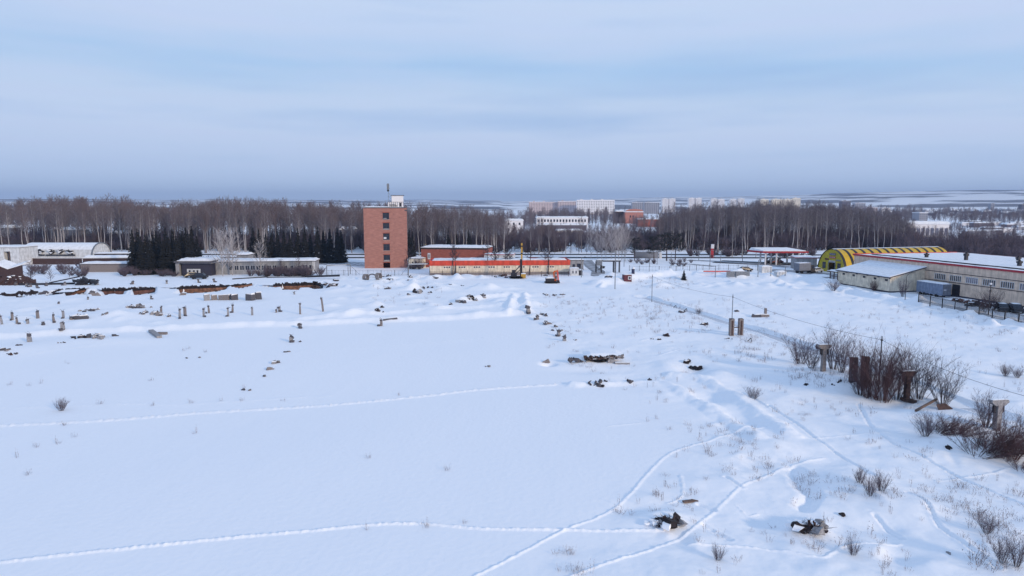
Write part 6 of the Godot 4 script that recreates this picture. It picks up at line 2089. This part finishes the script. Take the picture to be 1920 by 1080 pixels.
func build_poles():
	var tops := []
	for t in [[1222, 566, 515, "bare grey pole standing at the start of the ploughed path", 0.075], [1372, 612, 552, "bare grey pole standing behind the pair of brown columns", 0.07], [1647, 735, 628, "bare dark pole rising out of the dense thicket", 0.065]]:
		var p := G(t[0], t[1])
		var h: float = (t[1] - t[2]) * -p.z / F * 1.02
		var o := thing("wire_pole", t[3], "pole", p, 0.0)
		var m := MB.new(); m.tube(Vector3(0, -0.4, 0), Vector3(0, h, 0), t[4], t[4] * 0.85, 7, true)
		part("shaft", m, M.metal_grey if t[0] < 1600 else M.metal_dark, o)
		var c := MB.new(); c.bx(-0.09, 0.09, h - 0.5, h - 0.35, -0.09, 0.09)
		part("insulator", c, M.metal_dark, o)
		tops.append(p + Vector3.UP * (h - 0.4))
	tops.append(W(1960, 752, 4.4))
	var names := ["sagging wire between the first bare pole and the pole behind the brown columns", "sagging wire from the pole behind the brown columns to the pole in the thicket", "wire running from the pole in the thicket past the last T-shaped pillar"]
	var end := thing("wire_pole", "bare grey pole at the end of the wire past the last T-shaped pillar", "pole", GA(tops[3]), 0.0)
	var em := MB.new(); em.tube(Vector3(0, -0.4, 0), Vector3(0, tops[3].y + 0.3, 0), 0.08, 0.07, 7, true)
	part("shaft", em, M.metal_grey, end)
	for i in 3:
		var m := MB.new()
		var a: Vector3 = tops[i]
		var b: Vector3 = tops[i + 1]
		for s in 16:
			var t0 := s / 16.0
			var t1 := (s + 1) / 16.0
			m.tube(a.lerp(b, t0) - a + Vector3.DOWN * 2.4 * t0 * (1 - t0), a.lerp(b, t1) - a + Vector3.DOWN * 2.4 * t1 * (1 - t1), 0.016, 0.016, 4)
		solo("wire", m, M.metal_dark, names[i], "wire", a)
	# plain lamp and cable poles
	for t in [[1153, 542, 470, "tall grey pole in front of the steel trestle", true], [1090, 520, 482, "grey pole beside the white site hut", true], [653, 517, 492, "pale concrete pole before the brick tower's doorway", false], [1218, 500, 478, "", true], [1258, 502, 473, "", true], [1232, 496, 470, "", true], [1310, 488, 462, "", true], [1331, 499, 470, "", true], [1351, 494, 468, "", true], [1392, 490, 462, "", true], [1170, 500, 470, "", true], [1421, 519, 487, "thin pole in the snow bank before the filling station", true], [1445, 517, 500, "", true], [1472, 517, 499, "", true], [1341, 520, 498, "", false], [1380, 520, 509, "", false]]:
		var p := G(t[0], t[1])
		var h: float = (t[1] - t[2]) * -p.z / F
		var lab: String = t[3]
		var o := thing("street_pole", lab if lab != "" else "thin grey pole in the snow between the trestle and the filling station", "pole", p, 0.0, "" if lab != "" else "thin poles beside the road")
		var m := MB.new(); m.tube(Vector3(0, -0.4, 0), Vector3(0, h, 0), 0.11, 0.08, 6, true)
		part("shaft", m, M.metal_grey, o)
		if t[4] and h > 4.0:
			var c := MB.new(); c.bar(Vector3(0, h - 0.05, 0), Vector3(0.9, h + 0.15, 0), 0.08, 0.06); c.bx(0.7, 1.2, h + 0.1, h + 0.2, -0.12, 0.12)
			part("lamp_head", c, M.metal_grey, o)
	# lamp posts by the workshop
	var lp := G(1697, 562)
	var lo := thing("curved_lamp_post", "dark lamp post with a curved arm against the cream annex wall", "lamp post", lp, 0.2)
	var lm := MB.new()
	lm.tube(Vector3(0, -0.3, 0), Vector3(0, 4.6, 0), 0.07, 0.06, 6)
	for i in 5:
		var a0 := 0.28 * i
		var a1 := 0.28 * (i + 1)
		lm.tube(Vector3(1.4 * (1 - cos(a0)), 4.6 + 0.9 * sin(a0), 0), Vector3(1.4 * (1 - cos(a1)), 4.6 + 0.9 * sin(a1), 0), 0.05, 0.05, 5)
	part("shaft", lm, M.metal_dark, lo)
	var lh := MB.new(); lh.bx(1.1, 1.7, 5.44, 5.56, -0.12, 0.12)
	part("lamp_head", lh, M.metal_dark, lo)
	var l2 := G(1853, 590)
	var lo2 := thing("lamp_post", "straight dark lamp post with a white lamp before the long cream wall", "lamp post", l2, 0.0)
	var lm2 := MB.new(); lm2.tube(Vector3(0, -0.3, 0), Vector3(0, 5.3, 0), 0.08, 0.06, 6)
	lm2.bx(-0.1, 0.1, 3.9, 4.4, -0.1, 0.1)
	part("shaft", lm2, M.metal_dark, lo2)
	var lh2 := MB.new(); lh2.bx(-0.14, 0.14, 5.3, 5.6, -0.14, 0.14)
	part("lamp_head", lh2, M.frame, lo2)
	# goal-like pipe gates
	for t in [[613, 517, 657, 514, 498, "pale pipe portal standing before the annex and the brick tower"], [766, 517, 806, 515, 496, "pale pipe portal between the brick tower and the long shed"]]:
		var a := G(t[0], t[1])
		var b := G(t[2], t[3])
		var h: float = (t[1] - t[4]) * -a.z / F
		var o := thing("pipe_portal", t[5], "pipe", a, 0.0)
		var d := b - a
		for e in [[Vector3.ZERO, "post"], [d, "post"]]:
			var m := MB.new(); m.tube(e[0] + Vector3.DOWN * 0.3, Vector3(e[0].x, h, e[0].z), 0.13, 0.13, 8)
			part("post", m, M.metal_grey, o)
		var m2 := MB.new(); m2.tube(Vector3(0, h, 0), Vector3(d.x, h, d.z), 0.16, 0.16, 8, true)
		part("pipe", m2, M.metal_grey, o)
		var m3 := MB.new()
		m3.bar(Vector3(d.x, h * 0.9, d.z), Vector3(d.x + 2.6, 0.1, d.z), 0.07, 0.07)
		m3.bar(Vector3(0, h * 0.9, 0), Vector3(-2.2, 0.1, 0), 0.07, 0.07)
		part("brace", m3, M.metal_grey, o)
		var ps := MB.new(); ps.bx(0.1, d.x - 0.1, h + 0.13, h + 0.25, -0.13, 0.13)
		part("snow", ps, M.roof_snow, o)

func fence(pts: Array, h: float, gap: float, m, label: String, pick := 0.35, thick := 0.05):
	var a0: Vector3 = pts[0]
	var o := thing("metal_fence", label, "fence", a0, 0.0)
	var pk := MB.new()
	for s in pts.size() - 1:
		var a: Vector3 = pts[s]
		var b: Vector3 = pts[s + 1]
		var n := maxi(1, int((b - a).length() / gap))
		for i in n + (1 if s == pts.size() - 2 else 0):
			var p := a.lerp(b, float(i) / n) - a0
			var ps := MB.new(); ps.bx(-0.07, 0.07, -0.4, h + 0.1, -0.07, 0.07)
			part("post", ps, m, o, p)
		for y in [0.25, 0.9]: pk.bar(a - a0 + Vector3.UP * h * y, b - a0 + Vector3.UP * h * y, 0.04, 0.05)
		var k := int((b - a).length() / pick)
		for i in k:
			var p := a.lerp(b, (i + 0.5) / k) - a0
			pk.bx(p.x - thick * 0.5, p.x + thick * 0.5, p.y, p.y + h, p.z - thick * 0.5, p.z + thick * 0.5)
	part("pickets", pk, m, o, Vector3.ZERO, "stuff")
func car(px: float, py: float, turn: float, m, label: String, snow := true, group := "", suv := 1.0):
	var p := G(px, py)
	var o := thing("car", label, "car", p, turn, group)
	var prof := [[-2.15, 0.35], [-2.15, 0.85], [-1.3, 0.98], [-0.75, 1.45 * suv], [0.95, 1.47 * suv], [1.65, 1.0], [2.1, 0.95], [2.15, 0.35]]
	var b := MB.new()
	for s in [-1, 1]:
		for i in range(1, prof.size() - 1):
			var q := Vector3(prof[0][0], prof[0][1], s * 0.85)
			var r := Vector3(prof[i][0], prof[i][1], s * (0.85 if prof[i][1] < 1.1 else 0.68))
			var t := Vector3(prof[i + 1][0], prof[i + 1][1], s * (0.85 if prof[i + 1][1] < 1.1 else 0.68))
			if s > 0: b.tri(q, r, t)
			else: b.tri(q, t, r)
	for i in prof.size() - 1:
		var wa := 0.85 if prof[i][1] < 1.1 else 0.68
		var wb := 0.85 if prof[i + 1][1] < 1.1 else 0.68
		b.quad(Vector3(prof[i][0], prof[i][1], wa), Vector3(prof[i][0], prof[i][1], -wa), Vector3(prof[i + 1][0], prof[i + 1][1], -wb), Vector3(prof[i + 1][0], prof[i + 1][1], wb))
	part("body", b, m, o)
	for s in [-1, 1]:
		var g := MB.new()
		var z: float = s * 0.80
		g.quad(Vector3(-1.05, 1.0, s * 0.855), Vector3(-0.68, 1.36 * suv, s * 0.74), Vector3(0.88, 1.37 * suv, s * 0.74), Vector3(1.4, 1.02, s * 0.855))
		part("side_window", g, M.glass, o)
		for x in [-1.35, 1.3]:
			var w := MB.new(); w.tube(Vector3(x, 0.32, z - 0.1), Vector3(x, 0.32, z + 0.1), 0.33, 0.33, 12, true)
			part("wheel", w, M.rubber, o)
	var ws := MB.new()
	ws.quad(Vector3(-1.27, 1.01, 0.76), Vector3(-1.27, 1.01, -0.76), Vector3(-0.79, 1.44 * suv, -0.64), Vector3(-0.79, 1.44 * suv, 0.64))
	part("windscreen", ws, M.glass, o)
	if snow: part("snow", snow_slab(-0.75, 0.9, 1.472 * suv, -0.62, 0.62, 0.12), M.roof_snow, o)

func build_yard():
	# roads, and a strip of painted shade by the tower
	flat_strip("road", [Vector3(-420, 0, -276), Vector3(-100, 0, -279), Vector3(60, 0, -279), Vector3(160, 0, -275), Vector3(420, 0, -262)], 6.5, 0.06, M.asphalt)
	flat_strip("road_near_lane", [Vector3(-420, 0, -262), Vector3(-120, 0, -262), Vector3(60, 0, -262.5), Vector3(160, 0, -259), Vector3(420, 0, -246)], 6.5, 0.064, M.asphalt)
	flat_strip("forecourt", [A(1345, 244), A(1420, 236), A(1530, 232)], 13.0, 0.05, M.asphalt)
	flat_strip("station_lane", [A(1290, 250), A(1360, 243), A(1430, 232), A(1480, 221)], 4.5, 0.055, M.dirty_snow)
	flat_strip("yard_lane", [A(1440, 212), A(1500, 205), A(1550, 198), A(1580, 186)], 8.0, 0.05, M.dirty_snow)
	flat_strip("tower_shade", [A(590, 240), A(640, 236), A(690, 232), A(760, 236)], 14.0, 0.045, M.shade_snow)  # grey strip painting the shadow on the snow beside the tower
	flat_strip("site_drive", [A(1100, 250), A(1108, 225), A(1122, 207), A(1120, 190)], 4.0, 0.06, M.dirty_snow)
	flat_strip("verge_track", [A(1256, 236), A(1300, 232), A(1340, 224)], 2.5, 0.05, M.dirty_snow)
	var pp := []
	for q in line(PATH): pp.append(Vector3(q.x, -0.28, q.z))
	flat_strip("path", pp, 2.3, 0.012, M.trodden_shade)  # trodden surface whose darker tone includes painted shade
	# fences
	fence([G(1722, 566), G(1790, 580), G(1860, 596), G(1935, 612)], 1.6, 2.4, M.metal_dark, "dark picket fence along the foot of the long cream wall", 0.22, 0.06)
	fence([A(1180, 209), A(1255, 206), A(1330, 213), A(1420, 210)], 1.6, 2.6, M.metal_grey, "thin grey wire fence crossing the snow behind the berm", 0.9, 0.03)
	fence([A(806, 193), A(900, 192.5), A(990, 192), A(1066, 192)], 1.5, 3.0, M.bark_dark, "sagging thin wire fence in front of the long cream shed", 0.8, 0.03)
	fence([A(600, 196), A(690, 195), A(765, 195)], 1.5, 3.4, M.metal_grey, "thin wire fence in front of the brick tower", 1.0, 0.03)
	# drill rig
	var p := G(968, 522)
	var dr := thing("drill_rig", "tracked drill rig with a tall mast, black below and yellow above", "drill rig", p, 0.0)
	for z in [-0.9, 0.9]:
		var t := MB.new()
		t.bx(-1.6, 1.4, 0.1, 0.6, z - 0.25, z + 0.25); t.bx(-1.9, 1.7, 0.2, 0.5, z - 0.25, z + 0.25)
		part("track", t, M.rubber, dr)
	var b := MB.new(); b.bx(-1.5, 0.2, 0.62, 1.5, -0.8, 0.8); b.bx(-1.2, -0.3, 1.5, 2.3, -0.6, 0.6)
	part("body", b, M.metal_dark, dr)
	var eng := MB.new(); eng.bx(1.3, 2.6, 0.2, 1.25, -0.7, 0.7)
	part("engine_house", eng, M.machine_yellow, dr)
	part("engine_snow", snow_slab(1.3, 2.6, 1.253, -0.7, 0.7, 0.3), M.roof_snow, dr)
	var x := 1.35
	var lm := MB.new(); lm.bx(x - 0.33, x + 0.33, 0.3, 5.2, -1.35, -0.85)
	part("lower_mast", lm, M.black, dr)
	var um := MB.new(); um.bx(x - 0.22 + 0.15, x + 0.22 + 0.15, 5.2, 9.6, -1.3, -0.9)
	part("upper_mast", um, M.machine_yellow, dr)
	for y in [6.6, 8.6]:
		var bd := MB.new(); bd.bx(x - 0.13, x + 0.43, y, y + 0.35, -1.34, -0.86)
		part("mast_band", bd, M.black, dr)
	var tp := MB.new(); tp.bx(x + 0.07, x + 0.23, 9.6, 10.7, -1.2, -1.0)
	part("mast_tip", tp, M.rust, dr)
	var bc := MB.new(); bc.bar(Vector3(-0.6, 1.6, -0.3), Vector3(x - 0.2, 3.6, -1.0), 0.2, 0.2); bc.bar(Vector3(0.0, 1.5, 0.5), Vector3(x - 0.2, 2.4, -0.9), 0.15, 0.15)
	part("brace", bc, M.metal_dark, dr)
	# excavator
	var q := G(1034, 531)
	var ex := thing("excavator", "small dark excavator with an orange boom and snow on its housing", "excavator", q, 0.05)
	for z in [-0.75, 0.75]:
		var t := MB.new(); t.bx(-1.5, 1.3, 0.0, 0.5, z - 0.24, z + 0.24); t.bx(-1.75, 1.55, 0.12, 0.4, z - 0.24, z + 0.24)
		part("track", t, M.rubber, ex)
	var hs := MB.new(); hs.bx(-1.5, 0.7, 0.55, 1.35, -0.9, 0.9)
	part("housing", hs, M.metal_dark, ex)
	part("snow", snow_slab(-1.5, 0.7, 1.353, -0.9, 0.9, 0.35), M.roof_snow, ex)
	var cb := MB.new(); cb.bx(0.72, 1.4, 0.55, 1.9, -0.85, -0.1)
	var cab := part("cab", cb, M.excavator, ex)
	var cg := MB.new(); cg.bx(0.8, 1.32, 1.15, 1.75, -0.098, -0.06)
	part("cab_window", cg, M.glass, cab)
	var bm := MB.new()
	bm.bar(Vector3(0.75, 1.1, 0.3), Vector3(0.55, 3.0, 0.2), 0.3, 0.4)
	part("boom", bm, M.excavator, ex)
	var bm2 := MB.new(); bm2.bar(Vector3(0.55, 3.0, 0.18), Vector3(1.55, 3.25, 0.1), 0.28, 0.32)
	part("boom_elbow", bm2, M.excavator, ex)
	var st := MB.new(); st.bar(Vector3(1.5, 3.3, 0.1), Vector3(1.75, 0.7, 0.0), 0.22, 0.32)
	part("stick", st, M.orange, ex)
	var bk := MB.new(); bk.hexa([Vector3(1.5, 0.05, -0.35), Vector3(2.2, 0.1, -0.35), Vector3(2.2, 0.1, 0.35), Vector3(1.5, 0.05, 0.35), Vector3(1.4, 0.75, -0.35), Vector3(2.0, 0.8, -0.35), Vector3(2.0, 0.8, 0.35), Vector3(1.4, 0.75, 0.35)])
	part("bucket", bk, M.metal_dark, ex)
	var ram := MB.new(); ram.tube(Vector3(0.9, 1.3, 0.5), Vector3(0.75, 2.6, 0.35), 0.07, 0.07, 6)
	part("ram", ram, M.metal_grey, ex)
	var ant := MB.new(); ant.bx(1.66, 1.8, 3.3, 6.4, -2.5, -2.36)
	solo("survey_pole", ant, M.orange, "slim orange pole rising behind the excavator's boom", "pole", q + Vector3(0, -0.2, 0)).position.y = q.y - 3.2
	# small dark things in front of the shed
	rubble(940, 518, 14, 6, 8, "brown timber and scrap heap under the thin trees before the shed", [M.wood, M.rust])
	rubble(948, 521, 10, 5, 5, "dark red scrap heap before the shed", [M.maroon, M.soil_dark])
	rubble(958, 520, 8, 5, 4, "dark scrap lump beside the drill rig", [M.soil_dark])
	rubble(1021, 517, 12, 4, 5, "low twig-covered heap before the shed's right half", [M.bark_dark, M.concrete_dark])
	var cr := G(928, 515)
	var cm := MB.new(); cm.bx(-0.6, 0.6, 0.7, 1.5, -0.4, 0.4)
	cm.bx(-0.5, -0.4, -0.3, 0.7, -0.3, -0.2); cm.bx(0.4, 0.5, -0.3, 0.7, -0.3, -0.2); cm.bx(-0.5, -0.4, -0.3, 0.7, 0.2, 0.3); cm.bx(0.4, 0.5, -0.3, 0.7, 0.2, 0.3)
	solo("scrap_box", cm, M.wood, "dark box on legs under the thin trees before the shed", "box", cr)
	# maroon box with a white square
	var mp := G(1177.5, 528)
	var mx := thing("maroon_box", "small maroon cabin with a white-framed square opening", "cabin", mp, 0.18)
	var m1 := MB.new(); m1.bx(-1.05, 1.0, -0.3, 1.75, -1.6, 0)
	part("body", m1, M.maroon, mx)
	var m2 := MB.new()
	m2.bx(0.0, 0.85, 0.5, 0.66, 0.003, 0.05); m2.bx(0.0, 0.85, 1.24, 1.4, 0.003, 0.05); m2.bx(0.0, 0.16, 0.66, 1.24, 0.003, 0.05); m2.bx(0.69, 0.85, 0.66, 1.24, 0.003, 0.05)
	part("window_frame", m2, M.frame, mx)
	var m3 := MB.new(); m3.bx(0.161, 0.689, 0.661, 1.239, 0.004, 0.03)
	part("window", m3, M.glass, mx)
	part("snow", snow_slab(-1.0, 0.95, 1.753, -1.55, -0.05, 0.2), M.roof_snow, mx)
	# blue bin
	var bp := G(1187, 513)
	var bn := thing("blue_bin", "dark blue barrel-like bin heaped with snow beside the wire fence", "bin", bp, 0.0)
	var b1 := MB.new(); b1.tube(Vector3(0, -0.2, 0), Vector3(0, 1.3, 0), 0.42, 0.42, 10, true)
	part("body", b1, M.navy, bn)
	var b2 := MB.new(); b2.tube(Vector3(0, 1.302, 0), Vector3(0, 1.9, 0), 0.5, 0.15, 9, true)
	part("snow", b2, M.roof_snow, bn)
	# steel trestle
	var tb := G(1118, 512)
	var tr := thing("steel_trestle", "dark steel trestle with a grey box on one end", "trestle", tb, 0.0)
	var k := -tb.z / F
	for xx in [0.0, 10.0, 33.0, 36.5, 44.0]:
		for z in [0.0, -1.6]:
			var l := MB.new(); l.bx(xx * k - 0.1, xx * k + 0.1, -0.5, 3.4, z - 0.1, z + 0.1)
			part("leg", l, M.metal_dark, tr)
	var gd := MB.new(); gd.bx(1.9, 44.0 * k + 0.3, 3.401, 3.8, -1.8, 0.2)
	part("girder", gd, M.metal_dark, tr)
	part("girder_snow", snow_slab(1.9, 44.0 * k + 0.3, 3.803, -1.8, 0.2, 0.22), M.roof_snow, tr)
	var gb := MB.new(); gb.bx(0.0, 1.7, 2.3, 3.9, -1.5, 0.3)
	part("hopper", gb, M.metal_grey, tr)
	part("hopper_snow", snow_slab(0.0, 1.7, 3.903, -1.5, 0.3, 0.25), M.roof_snow, tr)
	for y in [0.8, 1.7]:
		var cx := MB.new(); cx.bar(Vector3(0, y, 0), Vector3(1.6, y + 0.7, 0), 0.09, 0.09); cx.bar(Vector3(1.6, y, 0), Vector3(0, y + 0.7, 0), 0.09, 0.09)
		part("cross_brace", cx, M.metal_dark, tr)
	rubble(1138, 520, 10, 8, 7, "dark machine parts on the drive below the trestle", [M.metal_dark, M.concrete_dark])
	rubble(1128, 503, 8, 6, 5, "dark lump beside the trestle's grey box", [M.metal_dark])
	# blue trailer by the workshop
	var dir := Vector3(0.187, 0, 0.982)
	var tl := G(1766, 559)
	var bt := thing("blue_trailer", "blue-grey box trailer with a snowy roof parked along the cream wall", "trailer", tl, atan2(-dir.z, dir.x))
	var t1 := MB.new(); t1.bx(-7.4, 0, 0.55, 3.0, -2.2, 0)
	part("box", t1, M.blue, bt)
	part("snow", snow_slab(-7.45, 0.05, 3.003, -2.25, 0.05, 0.25), M.roof_snow, bt)
	for z in [-2.1, -1.1]:
		var d := MB.new(); d.bx(0.002, 0.05, 0.65, 2.9, z + 0.04, z + 0.96)
		part("rear_door", d, M.trailer_grey, bt)
	for zz in [-0.9, -0.55]:
		var pl := MB.new(); pl.bx(0.052, 0.07, 1.6, 1.9, zz, zz + 0.25)
		part("notice", pl, M.frame, bt)
	for i in 9:
		var rb := MB.new(); rb.bx(-7.2 + i * 0.85, -7.1 + i * 0.85, 0.6, 2.95, 0.002, 0.05)
		part("rib", rb, M.blue, bt)
	for xx in [-6.2, -5.0, -1.6]:
		for z in [-2.0, -0.25]:
			var w := MB.new(); w.tube(Vector3(xx, 0.35, z), Vector3(xx, 0.35, z + 0.25), 0.42, 0.42, 12, true)
			part("wheel", w, M.rubber, bt)
	for t in [[1800, 566, 30, 10, "dark scrap and earth heap beside the blue trailer"], [1835, 574, 34, 12, "brown scrap heap before the long cream wall"], [1820, 570, 14, 8, "snow-dusted scrap between the two heaps"]]:
		rubble(t[0], t[1], t[2], t[3], 14, t[4], [M.soil_dark, M.rust, M.soil_red])
	# truck by the hangar
	var tk := G(1516, 512)
	var ht := thing("box_truck", "grey box truck parked before the hangar", "truck", tk, 0.35)
	var k1 := MB.new(); k1.bx(-4.6, -0.3, 0.9, 3.1, -1.15, 1.15)
	part("box", k1, M.trailer_grey, ht)
	part("box_snow", snow_slab(-4.6, -0.3, 3.103, -1.15, 1.15, 0.15), M.roof_snow, ht)
	var k2 := MB.new(); k2.hexa([Vector3(-0.2, 0.5, -1.1), Vector3(1.4, 0.5, -1.1), Vector3(1.4, 0.5, 1.1), Vector3(-0.2, 0.5, 1.1), Vector3(-0.2, 2.4, -1.05), Vector3(1.1, 2.4, -1.05), Vector3(1.1, 2.4, 1.05), Vector3(-0.2, 2.4, 1.05)])
	var kc := part("cab", k2, M.metal_dark, ht)
	var k3 := MB.new(); k3.quad(Vector3(1.36, 1.4, 1.0), Vector3(1.36, 1.4, -1.0), Vector3(1.16, 2.25, -0.95), Vector3(1.16, 2.25, 0.95)); k3.bx(0.2, 1.0, 1.45, 2.2, 1.09, 1.11)
	part("window", k3, M.glass, kc)
	var k4 := MB.new(); k4.bx(-4.5, 1.0, 0.55, 0.88, -0.5, 0.5)
	part("chassis", k4, M.rubber, ht)
	for xx in [-3.4, 0.7]:
		for z in [-1.05, 0.75]:
			var w := MB.new(); w.tube(Vector3(xx, 0.45, z), Vector3(xx, 0.45, z + 0.3), 0.48, 0.48, 12, true)
			part("wheel", w, M.rubber, ht)
	# cars
	car(1530, 511, 0.4, M.car_silver, "silver car half hidden between the truck and the hangar gate", true)
	car(1397, 509, 3.3, M.car_dark, "black car parked behind the snow bank near the filling station", false)
	car(1878, 583, 1.2, M.car_dark, "black car with snowy roof behind the picket fence", true)
	car(1903, 585, 1.25, M.car_dark, "second black car with snowy roof behind the picket fence, nearer the fence corner", true, "", 1.08)
	car(359, 520, 0.6, M.car_dark, "dark car parked before the pavilion, the smaller of two", false)
	car(374, 523, 0.1, M.car_dark, "dark off-road car parked before the pavilion, the bigger of two", false, "", 1.12)
	car(1456, 494, 0.1, M.car_red, "dark red car under the filling-station canopy", false)
	car(1449, 493, 0.3, M.car_dark, "black car beside the pumps under the canopy", false)
	# snow-covered blocks near the station
	for t in [[1438, 512, 20, 12, "pale boxy tank cabin buried in snow near the filling station"], [1466, 516, 18, 6, "low pale tank with rounded snow cover near the filling station"]]:
		var sp := G(t[0], t[1])
		var kk := -sp.z / F
		var so := thing("white_cabin", t[4], "cabin", sp, 0.1)
		var w: float = t[2] * kk
		var h: float = t[3] * kk
		var c1 := MB.new(); c1.bx(-w / 2, w / 2, -0.3, h, -2.0, 0)
		part("body", c1, M.white_wall, so)
		part("snow", snow_slab(-w / 2, w / 2, h + 0.003, -2.0, 0.0, 0.35), M.roof_snow, so)
	var bl := G(1352, 511)
	var bs := MB.new(); bs.bx(-5, 5, 0.2, 0.5, -0.15, 0.15)
	solo("orange_barrier", bs, M.orange, "long low orange barrier behind the snow bank", "barrier", bl)
	var gy := G(1384, 517)
	var gm := MB.new(); gm.bx(-3.2, 3.2, -0.3, 1.2, -0.2, 0.0)
	solo("metal_barrier", gm, M.metal_grey, "grey sheet-metal barrier in the gap of the snow bank", "barrier", gy)

# ---------------------------------------------------------------- sky
func build_sky() -> Sky:
	var w := 2048
	var h := 1024
	var im := Image.create(w, h, false, Image.FORMAT_RGB8)
	var n1 := FastNoiseLite.new(); n1.seed = 14; n1.frequency = 1.0; n1.fractal_octaves = 4
	var stops := [[0.0, C(196, 218, 251)], [1.5, C(195, 217, 250)], [3.5, C(198, 218, 249)], [6.0, C(203, 221, 250)], [8.0, C(198, 219, 248)], [10.3, C(176, 209, 246)], [13.0, C(198, 218, 249)], [15.2, C(202, 221, 250)], [17.0, C(182, 210, 248)], [22.0, C(192, 216, 249)], [40.0, C(176, 205, 243)], [90.0, C(160, 193, 239)]]
	var veil := C(203, 219, 249)
	var blue := C(164, 196, 238)
	for y in h / 2:
		var el := 90.0 - (y + 0.5) / h * 180.0
		var e := el
		for x in w:
			var az := (x + 0.5) / w * TAU
			var cx := cos(az)
			var cz := sin(az)
			var d := 1.0 / (sin(deg_to_rad(el)) + 0.10)
			var u := n1.get_noise_3d(cx * 1.3 + 4.0, cz * 1.3, d * 0.85)
			var wv := n1.get_noise_3d(cx * 2.6, cz * 2.6 + 9.0, el * 0.45)
			e = maxf(0.0, el + 2.2 * n1.get_noise_2d(cx * 0.9 + 3.0, cz * 0.9) * smoothstep(2.0, 9.0, el))
			var c: Color = stops[stops.size() - 1][1]
			for k in stops.size() - 1:
				if e < stops[k + 1][0]:
					c = stops[k][1].lerp(stops[k + 1][1], (e - stops[k][0]) / (stops[k + 1][0] - stops[k][0]))
					break
			var s := (u * 0.7 + wv * 0.6) * smoothstep(0.5, 6.0, el)
			c = c.lerp(veil, clampf(s, 0.0, 0.75)) if s > 0.0 else c.lerp(blue, clampf(-s * 0.8, 0.0, 0.7))
			im.set_pixel(x, y, c)
	im.fill_rect(Rect2i(0, h / 2, w, h / 2), C(200, 208, 226))
	var m := PanoramaSkyMaterial.new()
	m.panorama = ImageTexture.create_from_image(im)
	var s := Sky.new()
	s.sky_material = m
	return s

func _ready():
	# camera: a drone 20 m up, looking slightly down
	cam = Camera3D.new()
	cam.name = "camera"
	cam.position = Vector3(0, EYE, 0)
	cam.rotation.x = -atan((540.0 - HORIZON) / F)
	cam.fov = rad_to_deg(2.0 * atan(540.0 / F))
	cam.near = 0.5
	cam.far = 14000.0
	add_child(cam)
	cam.current = true
	# veiled low sun behind the camera's right shoulder, pale streaky sky
	var env := Environment.new()
	env.background_mode = Environment.BG_SKY
	env.sky = build_sky()
	env.background_energy_multiplier = 1.0
	env.tonemap_mode = Environment.TONE_MAPPER_LINEAR
	env.tonemap_exposure = 0.98
	env.sdfgi_enabled = true
	env.ssao_enabled = true
	env.ssil_enabled = true
	env.fog_enabled = true
	env.fog_density = 0.00013
	env.fog_light_color = C(178, 203, 242)
	var we := WorldEnvironment.new()
	we.name = "world_environment"
	we.environment = env
	add_child(we)
	var sun := DirectionalLight3D.new()
	sun.name = "sun"
	sun.light_energy = 0.74
	sun.light_color = Color(1.0, 0.9, 0.76)
	sun.light_angular_distance = 5.0
	sun.shadow_enabled = true
	add_child(sun)
	sun.look_at_from_position(Vector3.ZERO, Vector3(-0.72, -0.30, -0.69))
	make_materials()
	build_ground()
	build_hills()
	build_banks()
	build_yard()
	build_tower()
	build_shed()
	build_left()
	build_right()
	build_station()
	build_town()
	build_woods()
	build_pillars()
	build_poles()
	build_remains()
	build_shrubs()
